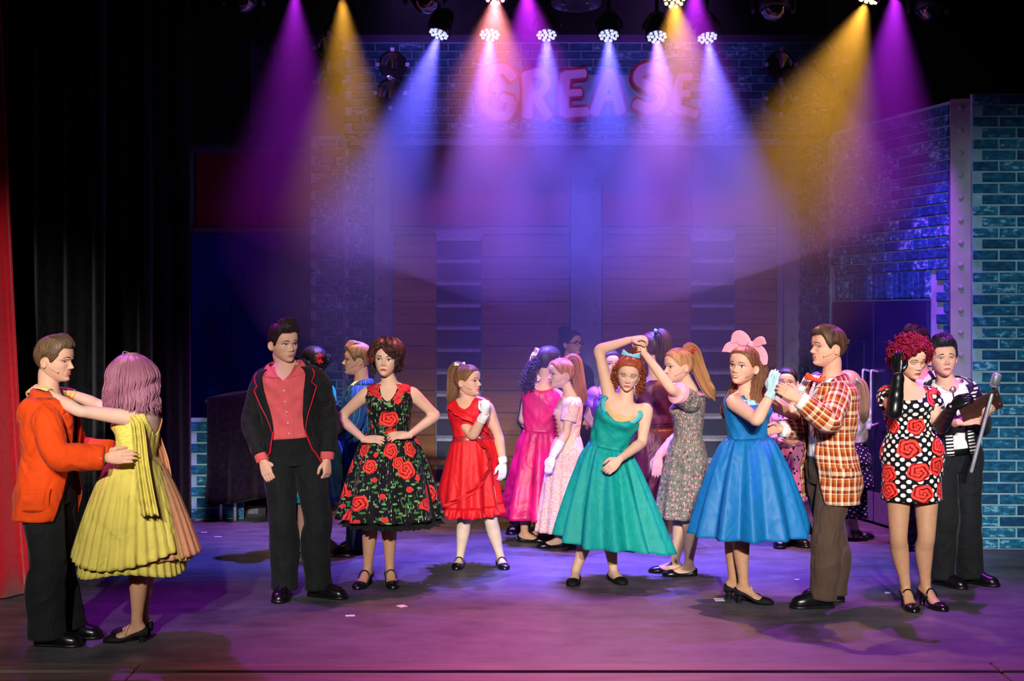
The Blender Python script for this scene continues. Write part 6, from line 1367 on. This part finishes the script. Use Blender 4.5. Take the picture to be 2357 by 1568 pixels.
# ---- woman in the blue dress with the large pink bow
def woman_blue():
    s = Person(8.5, .955, True, (1712, 842, 0), (-.62, -.77, .03), (1718, 900, .03), (1775, 925, .10), (1690, 927, -.08), (1832, 958, .10), (1742, 968, -.28), (1848, 890, .12), (1776, 905, -.26), (1722, 1055, .05),
               (1695, 1210, .08), (1712, 1215, 0), (1688, 1352, .10), (1712, 1382, -.02), hips=(.35, -1), ftL=(.9, -.1), ftR=(1, -.25), H=.232, roll=-.10, heel=.045, skin='#dda98f', armfat=1.08, bust=1.2, fat=1.03)
    s.build_body(TAN, '#b8484c', '#5a3a28', .0095, {'L': None}, smile=1.0, mouth=.9, gaze=-.2)
    bm = mat('blue_taffeta', '#0a6cac', rough=.55, spec=.35, var=.05, wrinkle=.25); s.shell('bodice', bm, .30, tbl([0, 20, 35, 60, 78, 90, 105, 130, 180], [.86, .88, .955, .955, .87, .77, .86, .95, .93]), .010, wr=.004, solid=.004)
    la = MB(); th = np.linspace(-.75, .75, 26); v = np.linspace(0, 1, 5)[:, None]; la.grid(s.tp(.885 - .07 * v + .0 * th + .06 * abs(th) ** 2, th + 0 * v, .016 + .004 * np.sin(th * 30)), False); _child(la, 'lace_trim', m_lace('aqua_lace', '#5fb6cc', '#bfe4ea', 160.), s.root, s.o, solid=.003)
    s.skirt('skirt', bm, (1725, 1228, .02), .355, .34, t0=.32, pleats=12, amp=.040, pw=.7, bell=.66, wav=.35, sharp=.7, seed=5)
    gm = cloth('pale_aqua_glove', '#a9ccd0'); s.glove('R', gm, .93, dict(d=(.10, -.1, 1), n=(-.6, -.8, 0), t=(-.8, .5, 0), curl=.35)); s.glove('L', gm, .93, dict(d=(.75, -.1, .6), n=(-.4, -.8, .5), t=(-.6, -.3, .6), curl=.35))
    s.pumps(SUEDE, True, mat('clear_strap', '#c9a58c', rough=.3))
    hm = hairmat('chestnut_hair', '#4a2a1c', '#96613f'); mb = MB(); cap(mb, s.F, FEM_LINE, pull_thick(.035), 9); pull_strands(s, mb, (.0, -.32, .90), 220, 4)
    lock(mb, tail_path(s.F, [(.18, -.32, .85), (.28, -.36, .5), (.32, -.28, .05), (.36, -.12, -.4), (.34, .02, -.8), (.30, .06, -1.05)]), arr([.03, .045, .045, .04, .032, .008]), 90, 6, wave=.004)
    lock(mb, tail_path(s.F, [(-.02, -.38, .8), (-.15, -.46, .3), (-.30, -.44, -.1), (-.42, -.30, -.55), (-.52, -.22, -.9), (-.58, -.2, -1.0)]), arr([.03, .046, .046, .042, .036, .01]), 90, 7, wave=.006)
    hair_obj(s, mb, hm); pk = mat('pink_organza', '#eb9fb4', rough=.6, var=.05); bw = MB(); F = s.F
    def petal(pts, w_): tube(bw, [F(arr(p)) for p in pts], np.stack([np.full(len(pts), .004), arr(w_)], 1), 12, 0, ref=F.d((0, 1, .3)), sub=5, e=.8)
    petal([(0, -.28, 1.02), (-.18, -.22, 1.16), (-.38, -.18, 1.22), (-.52, -.14, 1.08)], [.012, .040, .044, .010]); petal([(0, -.28, 1.02), (.16, -.26, 1.14), (.32, -.24, 1.20), (.46, -.22, 1.16)], [.012, .028, .030, .008])
    petal([(0, -.28, 1.02), (-.3, -.2, 1.02), (-.58, -.12, .92), (-.74, -.08, .80)], [.012, .030, .034, .004]); petal([(0, -.28, 1.02), (.28, -.26, .98), (.42, -.24, .80), (.50, -.22, .62)], [.012, .024, .030, .018]); ellipsoid(bw, F(arr([0, -.26, 1.06])), (.025, .025, .025)); _child(bw, 'hair_bow', pk, s.root, s.o)
    s.mic(1); s.done('smiling woman in bright blue full-skirted dress with large pink hair bow')
woman_blue()

# ---- man in the plaid jacket
def man_plaid():
    s = Person(8.42, 1.02, False, (1906, 800, 0), (-.95, -.28, .06), (1915, 870, .02), (1932, 905, -.12), (1896, 905, .22), (1908, 975, -.30), (1880, 990, .26), (1838, 918, -.30), (1795, 988, .12), (1910, 1085, .03),
               (1898, 1250, -.06), (1918, 1250, .10), (1893, 1388, -.06), (1918, 1368, .12), hips=(-1, -.3), ftL=(-1, -.12), ftR=(-1, .05), H=.236, roll=.06, skin='#d8a086')
    s.build_body(None, '#b0605a', '#3a2618', .013, {'L': dict(d=(-.85, .1, .5), n=(-.3, -.9, .2), t=(-.4, -.2, .9), curl=.4), 'R': dict(d=(-1, -.2, 0), n=(0, .9, .3), t=(0, 0, 1), curl=.2)}, smile=.7, eyes='half', gaze=-.1)
    wm = cloth('white_shirt_cotton', '#e6e3df'); shirt(s, wm, .014, .15, None, True); jm = m_plaid(); op = lambda t: float(np.interp(t, [-.35, .1, .4, .8, 1], [.75, .34, .36, .5, .62]))
    j = jacket(s, jm, hem=-.32, off=lambda t, th: .036 + .022 * sstep(-t, -.3, .3), op=op, lap=(.38, .955), lapm=jm, cuff=.93, g=.028, gc=.028, wr=.008)
    cuffs(s, wm, 'shirt_cuff', .885, .985, .022); f = MB(); T, H_ = np.meshgrid(np.linspace(-.02, .08, 5), np.linspace(.95, 1.75, 12), indexing='ij'); f.grid(s.tp(T, H_, .058), False, 0, np.stack([H_ * .15, T * .5], -1)); _child(f, 'pocket_flap', jm, j, s.o, solid=.004)
    ribbon_bow(s, mat('orange_silk', '#e2451a', rough=.5), s.tp(.955, 0, .035) + arr([0, 0, .012]), (.85, -.45, -.15), .062, .055, name='bow_tie', th=.008)
    s.trousers(cloth('brown_flannel', '#4a3a30'), g0=.022, gk=.034, ga=.05, top=.2); s.oxfords(SHOEB, top=[.068, .085, .095, .095, .085, .066, .055, .04, .022])
    male_hair(s, hairmat('brown_combed_hair', '#2a1b12', '#6a4a33'), .045, .045, .06, 360, 11, .18, r=.0042, back=.9, wave=.06); s.mic(1)
    s.done('man in rust and cream plaid jacket with orange bow tie and brown trousers')
man_plaid()

# ---- two girls behind the couple
def girl_pinkprint():
    s = Person(10.6, .90, True, (1812, 880, 0), (-.3, -.95, 0), (1810, 925, 0), (1842, 945, 0), (1782, 945, 0), (1852, 1000, 0), (1775, 1000, 0), (1830, 1018, -.16), (1800, 1018, -.16), (1810, 1060, 0), (1822, 1170, 0), (1800, 1170, 0), (1825, 1235, 0), (1792, 1240, -.02), hips=(0, -1), ftL=(.5, -.8), ftR=(-.1, -1), H=.214, skin='#d3a08a')
    s.build_body(WHT, '#b3565a', '#17110f', .0115, {'L': dict(d=(-1, -.2, 0), curl=.5), 'R': dict(d=(1, -.2, 0), curl=.5)}); pm = m_pinkprint()
    s.shell('bodice', pm, .28, tbl([0, 30, 60, 80, 90, 110, 140, 180], [.93, .98, .975, .93, .90, .93, .975, .97]), .012); [sleeve_obj(s, 'sleeve', pm, sd, .9, .03, .018, .09) for sd in 'LR']
    s.skirt('skirt', pm, (1812, 1152, 0), .145, .14, t0=.32, pleats=10, amp=.012, bell=.4); b = MB(); tt = np.linspace(.28, .36, 5); th = np.linspace(-np.pi, np.pi, 50, endpoint=False); b.grid(s.tp(tt[:, None], th[None], .018), True); _child(b, 'sash', mat('hot_pink_sash', '#d8508c', rough=.5), s.root, s.o, solid=.003)
    s.oxfords(SHOEB); hm = hairmat('black_hair', '#0c0a0b', '#2a2426'); mb = MB(); cap(mb, s.F, FEM_LINE, pull_thick(.05), 9); pull_strands(s, mb, (.0, -.36, .9), 140, 4); lock(mb, tail_path(s.F, [(-.25, -.2, .5), (-.32, -.05, .1), (-.3, .05, -.4), (-.3, .05, -.7)]), arr([.03, .04, .035, .01]), 30, 3); hair_obj(s, mb, hm)
    s.done('black-haired girl in pink sprigged dress between the blue dress and the plaid jacket')
girl_pinkprint()
def girl_dots():
    s = Person(10.85, .88, True, (1952, 885, 0), (-.55, .82, 0), (1955, 930, 0), (1928, 950, -.06), (1985, 950, .06), (1925, 1010, -.1), (1990, 1005, .05), (1920, 1050, 0), (1975, 1040, .2), (1958, 1060, 0), (1950, 1160, 0), (1968, 1160, 0), (1948, 1230, -.02), (1965, 1228, .06), hips=(-.4, .9), ftL=(1, -.15), ftR=(1, .1), H=.214, skin='#d3a08a')
    s.build_body(BEIGE, '#b3565a', '#8a6a4a', .0115, {}); dm = m_dots(); s.shell('bodice', cloth('white_blouse', '#d8d4d6'), .30, tbl([0, 30, 60, 80, 90, 110, 140, 180], [.93, .98, .975, .93, .90, .93, .975, .97]), .012); [sleeve_obj(s, 'sleeve', MATS['white_blouse'], sd, .45, .026, .02, .07) for sd in 'LR']
    sk, G = s.skirt('skirt', dm, (1958, 1190, 0), .13, .12, t0=.32, pleats=9, amp=.012, bell=.4); _, G3 = s.skirt('peplum', dm, (1960, 1125, 0), .175, .15, t0=.33, pleats=9, amp=.02, bell=.8, nth=96, nv=14); s.pumps(SHOEB, True)
    so_ = mat('white_sock', '#dedbd4', rough=.9)
    for sd in 'LR':
        p, r = s.leg_pts(sd); mb = MB(); tube(mb, [p[-2] * .9 + p[-1] * .1, p[-1]], [.040, .038], 14); _child(mb, 'sock', so_, s.root, s.o)
    hm = hairmat('ash_blonde_hair', '#6a523a', '#b59a74'); pony_hair(s, hm, (-.02, -.46, .62), [(-.02, -.44, .62), (-.1, -.56, .55), (-.16, -.60, .2), (-.2, -.58, -.3), (-.22, -.56, -.7), (-.22, -.54, -.9)], arr([.022, .034, .042, .042, .034, .01]), 80, 5); ribbon_bow(s, silk('sky_ribbon', '#5aa6dc'), s.F(arr([-.04, -.48, .64])), s.F.d((1, 0, .2)), .03, .03)
    s.done('girl in navy polka-dot skirt with blonde ponytail, behind the plaid jacket')
girl_dots()

# ---- woman in the polka-dot rose dress
def woman_dots():
    s = Person(8.38, .985, True, (2096, 826, -.02), (.30, -.90, -.28), (2088, 885, .03), (2140, 915, .02), (2044, 912, .02), (2163, 985, -.06), (2058, 952, -.24), (2192, 938, -.26), (2068, 862, -.18), (2100, 1045, .05),
               (2132, 1235, -.03), (2068, 1235, -.03), (2130, 1368, .02), (2084, 1372, .0), hips=(.05, -1), ftL=(.42, -.9), ftR=(.05, -1), H=.226, roll=.05, heel=.06, skin='#dda68e', bust=1.2, fat=1.06, armfat=1.04)
    s.build_body(TAN, '#c2242c', '#3a1a18', .0095, None, eyes='down', smile=-.1)
    dm = m_dotrose(); s.shell('bodice', dm, .26, tbl([0, 14, 26, 40, 60, 75, 90, 110, 140, 180], [.80, .80, .86, .965, .965, .93, .89, .93, .965, .95]), lambda t, th: .010 + .0 * t, wr=.005, nt=44, nth=96, solid=.004, wfreq=18); s.skirt('skirt', dm, (2098, 1150, .03), .183, .165, t0=.29, off=.012, pleats=5, amp=.003, bell=.40, wav=.2, uvk=.95)
    [sleeve_obj(s, 'cap_sleeve', dm, sd, .30, .016, .020, .05) for sd in 'LR']
    gm = mat('black_satin_glove', '#0c0c0e', rough=.3, spec=.5, var=.1); s.glove('R', gm, .52, dict(d=(-.1, .1, 1), n=(-.6, -.75, 0), t=(.7, -.6, 0), curl=.35), .007); s.glove('L', gm, .50, dict(d=(.6, -.35, .5), n=(-.2, -.8, .6), t=(-.3, -.3, .9), curl=.65), .007)
    s.pumps(mat('black_patent', '#100c12', rough=.15, spec=.6), True)
    hm = hairmat('crimson_curls', '#5c0a1e', '#b01a3c', .3); mb = MB(); cap(mb, s.F, ([0, 20, 40, 60, 80, 110, 180], [.84, .80, .70, .52, .40, .22, .16]), lambda a, z, v: .12 + .04 * np.sin(a * 7) * np.sin(v * 9), 9, wave=.3, freq=24)
    rg = np.random.RandomState(26); cs = []; ds = []
    for i in range(430):
        a = rg.uniform(-np.pi, np.pi); zb = np.interp(math.degrees(abs(a)), [0, 20, 45, 65, 90, 180], [.84, .80, .66, .46, .24, .14]); z = rg.uniform(zb, 1.0); b = head_pt(arr(a), arr(min(z, .985))); d = b - arr([0, -.02, .5]); d /= np.linalg.norm(d); cs.append(s.F(b + d * rg.uniform(.05, .20))); ds.append(s.F.d(d + rg.normal(size=3) * .5))
    curls(mb, cs, .0095, 1.6, .022, ds, 4, .0036); hair_obj(s, mb, hm)
    s.done('woman with crimson curls in polka-dot rose dress and long black gloves')
woman_dots()

# ---- man with the clipboard
def man_suit():
    s = Person(9.05, .975, False, (2170, 824, -.03), (-.05, -.99, .02), (2180, 880, .0), (2235, 908, .02), (2130, 910, .02), (2258, 985, .0), (2150, 990, .0), (2262, 962, -.28), (2208, 972, -.26), (2195, 1060, .03),
               (2228, 1190, .0), (2178, 1195, -.05), (2235, 1305, .06), (2168, 1318, 0), hips=(.1, -1), ftL=(.75, -.7), ftR=(.55, -.8), H=.242, roll=.06, skin='#dba58c')
    s.build_body(None, '#b5605c', '#1c120e', .013, {'R': dict(d=(.95, -.3, .2), n=(-.1, -.75, .6), t=(.2, .2, .9), curl=.35), 'L': dict(d=(.45, -.35, .5), n=(.7, -.6, .2), t=(-.2, -.3, .9), curl=.95, thumb=.8)}, smile=-.1, gaze=.3, frown=.8, eyes='half')
    wm = cloth('white_shirt_cotton', '#e6e3df'); shirt(s, wm, .014, .12, None, True); jm = cloth('charcoal_suiting', '#1d1c22'); op = lambda t: float(np.interp(t, [-.35, .0, .3, .6, .9, 1], [.70, .32, .22, .26, .5, .64])); jacket(s, jm, hem=-.30, off=.034, op=op, lap=(.30, .955), lapm=jm, cuff=.92, g=.022, wr=.006)
    km = m_keys()
    for sg in (1, -1):
        k = MB(); t = np.linspace(.12, 1.0, 40); u = np.linspace(0, 1, 6); T, U_ = np.meshgrid(t, u, indexing='ij'); TH = np.interp(t, [.12, .5, .85, .95, 1.0], [.20, .22, .34, .8, 1.9])[:, None] + .24 * U_; k.grid(s.tp(T, TH * sg, .056) + arr([0, 0, .02]) * sstep(T, .92, 1.)[..., None], False, 0, np.stack([U_ * .06, T * s.TL], -1)); _child(k, 'piano_key_scarf', km, s.root, s.o, solid=.004)
    b = MB(); a = s.tp(.93, 0, .03); tube(b, [a, s.tp(.7, -.03, .03), s.tp(.52, -.03, .03)], .005, 8); _child(b, 'bolo_tie', BLK, s.root, s.o); b = MB(); ellipsoid(b, a + arr([0, -.012, 0]), (.020, .008, .022), 8, 12); _child(b, 'tie_clasp', mat('antique_silver', '#b9a98a', metal=.9, rough=.35), s.root, s.o)
    bl = MB(); tt = np.linspace(.10, .18, 4); th = np.linspace(-np.pi, np.pi, 50, endpoint=False); bl.grid(s.tp(tt[:, None], th[None], .022), True); _child(bl, 'belt', SHOEB, s.root, s.o, solid=.004)
    s.trousers(cloth('black_trouser_cloth', '#17191b'), g0=.02, gk=.036, ga=.06, top=.16); s.oxfords(SHOEB)
    male_hair(s, hairmat('blue_black_hair', '#0a090c', '#2a2734'), .06, .045, .16, 380, 13, -.05, r=.0042, back=.6)
    s.done('man in dark suit and piano-key scarf holding a clipboard')
    # clipboard held in his hands
    c = P(2258, 938, 9.05 - .34); x = nrm((.86, -.12, .46)); y = nrm(np.cross((.25, -1, .0), x)); y = nrm((.30, .62, -.62)); y = nrm(y - np.dot(y, x) * x); n = np.cross(x, y); R = np.stack([x, y, n], 1)
    o = empty('clipboard', c); mb = MB(); mb.box((0, 0, 0), (.27, .20, .005), 0, R, .0018); mb.build('board', mat('brown_hardboard', '#4a2a22', rough=.55, var=.2), o, smooth=False)
    mb = MB(); mb.box(n * .004, (.25, .185, .002), 0, R); mb.build('paper', mat('paper', '#e4e0d8', rough=.8), o, smooth=False); mb = MB(); mb.box(x * .118 + n * .006, (.025, .09, .010), 0, R, .003); mb.build('clip', CHROME, o, smooth=False); props(o, 'brown clipboard held by the man in the piano-key scarf', 'clipboard')
    for u in (-.05, .05): mb = MB(); ellipsoid(mb, x * .118 + y * u - n * .003, (.004, .004, .004), 5, 8); mb.build('rivet', CHROME, o)
    # vintage microphone on its pole
    a, b_ = P(2236, 1085, 9.05 - .36), P(2283, 908, 9.05 - .40); d = nrm(b_ - a); o = empty('microphone_stand', a); a0 = a
    mb = MB(); tube(mb, [a - a0, b_ - a0], .012, 12); mb.build('pole', CHROME, o)
    mb = MB(); tube(mb, [b_ - a0, b_ + d * .035 - a0, b_ + d * .05 - a0], [.009, .007, .012], 10); mb.build('swivel', BLK, o)
    x, y, dd_ = basis(d, (0, -1, 0)); m0 = b_ + d * .095 - a0; mb = MB(); rows = []; th = np.linspace(0, 2 * np.pi, 20, endpoint=False)
    for t, r_ in ((-.048, .016), (-.042, .026), (-.02, .031), (.02, .031), (.036, .027), (.046, .014)): rows.append(m0 + d * t + x * (np.sign(np.cos(th)) * abs(np.cos(th)) ** .7)[:, None] * r_ + y * (np.sin(th) * r_ * .85)[:, None])
    mb.grid(arr(rows), True, 0, None, True, True); hd = mb.build('head', CHROME, o)
    for i in range(-3, 4):
        mb = MB(); tube(mb, [m0 + d * t + x * (.0078 * i) + y * s_ * math.sqrt(max(0, 1 - (.0078 * i / .033) ** 2)) * .0275 for t, s_ in ((-.036, 1), (0, 1.06), (.032, 1))], .0018, 6, sub=3); tube(mb, [m0 + d * t + x * (.0078 * i) - y * s_ * math.sqrt(max(0, 1 - (.0078 * i / .033) ** 2)) * .0275 for t, s_ in ((-.036, 1), (0, 1.06), (.032, 1))], .0018, 6, sub=3); mb.build('grille_bar', BLK, hd)
    props(o, 'chrome vintage microphone on a slanted pole at the brick flat', 'microphone')
man_suit()

# ---- man hidden behind the crimson-haired woman
def man_hidden():
    s = Person(10.45, 1.0, False, (2108, 790, 0), (-.85, -.5, 0), (2118, 850, 0), (2148, 880, 0), (2072, 880, .05), (2155, 950, .05), (2068, 955, .05), (2150, 1020, 0), (2070, 1020, 0), (2112, 1045, 0), (2130, 1150, 0), (2098, 1150, 0), (2128, 1235, 0), (2096, 1238, -.02), hips=(-.5, -1), ftL=(-.6, -.8), ftR=(-.7, -.8), H=.234, skin='#cf9580')
    s.build_body(None, '#b3565a', '#2a1d16', .015, {'L': dict(curl=.5), 'R': dict(curl=.5)}); shirt(s, cloth('white_shirt_cotton', '#e6e3df'), .02, .1, (.95, .022, .02, .06)); s.trousers(cloth('black_trouser_cloth', '#17191b')); s.oxfords(SHOEB); male_hair(s, hairmat('dark_brown_hair', '#17100c', '#3a2a20'), .04, .03, .12, 200, 3)
    br = MB(); [tube(br, s.tp(np.linspace(.15, .98, 12), np.full(12, q * .45), .03), np.full((12, 2), (.003, .014)), 8, sub=2) for q in (1, -1)]; _child(br, 'braces', BLK, s.root, s.o)
    s.done('dark-haired man in white shirt almost hidden behind the crimson curls')
man_hidden()
# ------------------------------------------------------------------ stage dressing
# low brick piece under the black drape, left
LY = 11.95; lw = slab('wall_left_low', MORTAR, (X(436, LY), LY), (X(560, LY), LY), 0, .88, .05); props(lw, 'low brick flat half covered by black drape', kind='structure')
bricks(lw, (X(436, LY), LY), (X(560, LY), LY), 0, .87, course=.095, bl=.23, joint=.018, thick=.018)
# black cloth over a frame table
def drape():
    xa, xb, ya, yb_, zt = X(470, 11.6), X(735, 11.6), 11.72, 12.5, 1.07; n, m = 120, 24; th = np.linspace(0, 1, n, endpoint=False); per = []
    W_, D_ = xb - xa, yb_ - ya
    for q in th:
        l = q * 2 * (W_ + D_)
        if l < W_: per.append((xa + l, ya))
        elif l < W_ + D_: per.append((xb, ya + l - W_))
        elif l < 2 * W_ + D_: per.append((xb - (l - W_ - D_), yb_))
        else: per.append((xa, yb_ - (l - 2 * W_ - D_)))
    per = arr(per); c = per.mean(0); wv = Wig(4, 6, 2, 9); rows = []
    for v in np.linspace(0, 1, m):
        if v < .3: f = v / .3; pos = c + (per - c) * f; z = np.full(n, zt) + .06 * np.exp(-(((pos[:, 0] - c[0]) / .3) ** 2)) 
        else:
            g = (v - .3) / .7; pos = per + (per - c) / np.linalg.norm(per - c, axis=1)[:, None] * (.035 * g * np.sin(th * 6.28 * 17 + 2 * wv(th * 6, th)) + .03 * g)[:, None]; bot = .16 + .14 * sstep(per[:, 0], xa + .1, xb) ; z = zt - (zt - bot) * g
        rows.append(np.stack([pos[:, 0], pos[:, 1], z], 1))
    mb = MB(); mb.grid(arr(rows), True, 0, None, True, False); return mb.build('drape', BLACK, None, solid=.006)
props(drape(), 'black cloth draped over a hidden frame by the left wall', 'drape')
t = empty('frame_table', (X(600, 12.1), 12.1, 0)); to = arr(t.location)
for i, (x, y) in enumerate(((X(508, 11.85), 11.85), (X(541, 11.85), 11.85), (X(720, 11.85), 11.9), (X(720, 11.85), 12.35), (X(508, 11.85), 12.35))):
    mb = MB(); tube(mb, [arr([x, y, .0]) - to, arr([x, y, 1.02]) - to], .016, 10); mb.build('leg', CHROME, t)
mb = MB(); mb.box((0, 0, 1.035), (X(720, 11.9) - X(495, 11.9), .62, .03)); mb.build('table_top', BLK, t, smooth=False)
props(t, 'metal-legged frame table under the black cloth', 'table')
# floor monitor
o = empty('monitor_speaker', P(585, 1184, 12.25) * arr([1, 1, 0])); sh = [(-.13, 0), (.15, 0), (.15, .10), (.02, .23), (-.13, .23)]
mb = MB(); V = [(x, y, z) for x in (-.13, .13) for y, z in [(-.15, .0), (.14, 0), (.14, .20), (.05, .21), (-.15, .09)]]; mb.add(V, [(0, 1, 2, 3, 4), (9, 8, 7, 6, 5)] + [(i, (i + 1) % 5, 5 + (i + 1) % 5, 5 + i) for i in range(5)]); mb.build('cabinet', RUB, o, smooth=False)
mb = MB(); R = arr(Matrix.Rotation(-.55 + math.pi / 2 - math.pi / 2, 3, 'X')); mb.box((0, -.062, .158), (.23, .20, .012), 0, arr(Matrix.Rotation(.53, 3, 'X')), .004); mb.build('grille', BLK, o, smooth=False)
mb = MB(); mb.box((.02, -.152, .045), (.09, .006, .05), 0, None, .002); mb.build('handle_plate', mat('grey_plate', '#6a6c7c', rough=.4), o, smooth=False)
props(o, 'black wedge monitor speaker on the floor by the drape', 'speaker')
# cables
for i, (pts, l) in enumerate(((((500, 1192, 11.75), (520, 1186, 11.8), (545, 1182, 11.9), (552, 1172, 11.95), (535, 1168, 11.9), (522, 1180, 11.85), (500, 1190, 11.7)), 'pale cable looped on the floor beside the table legs'), (((450, 1200, 11.6), (480, 1198, 11.7), (508, 1190, 11.8), (520, 1178, 12.0), (560, 1180, 12.2)), 'thin cable trailing to the monitor speaker'))):
    mb = MB(); tube(mb, [P(a, b, 5670 / (b - 720)) * arr([1, 1, 0]) + arr([0, 0, .008]) for a, b, c in pts], .006, 7, sub=6); props(mb.build('cable', mat('grey_cable', '#a9b0b8', rough=.5)), l, 'cable')
# bench at the plank wall
o = empty('bench', (X(975, 12.9), 12.9, 0)); WD = mat('dark_bench_wood', '#4b3426', rough=.6, var=.2)
mb = MB(); mb.box((0, 0, .40), (.62, .32, .05), 0, None, .006); mb.build('seat', WD, o, smooth=False)
for x in (-.26, .26):
    for y in (-.11, .11): mb = MB(); mb.box((x, y, .19), (.05, .05, .38), 0, None, .004); mb.build('leg', WD, o, smooth=False)
props(o, 'dark wooden bench against the plank wall, left of the red dress', 'bench')
# bits of tape and confetti on the floor
TAPE = mat('white_tape', '#d9cfd8', rough=.6)
for px, py, w_, h, a, l in ((806, 1418, .055, .012, .1, 'white tape scrap in front of the black shoes'), (925, 1396, .05, .022, .6, 'white tape scrap below the rose dress'), (1655, 1381, .06, .03, .0, 'white tape mark left of the blue-dress shoes'), (1835, 1335, .03, .012, .2, 'white paper scrap between the plaid trousers and the blue skirt'), (2044, 1365, .04, .012, -.2, 'white tape scrap left of the polka-dot woman\'s shoes'), (790, 1279, .09, .008, .15, 'thin tape line behind the black jacket man'), (470, 1226, .05, .008, .1, 'pale tape scrap by the low brick flat'), (502, 1236, .06, .008, 0., 'pale tape strip in front of the low brick flat')):
    c = P(px, py, 5670 / (py - 720)); mb = MB(); mb.box((c[0], c[1], .0015), (w_, h * 2.5, .003), 0, arr(Matrix.Rotation(a, 3, 'Z'))); props(mb.build('floor_tape', TAPE, None, smooth=False), l, 'tape')
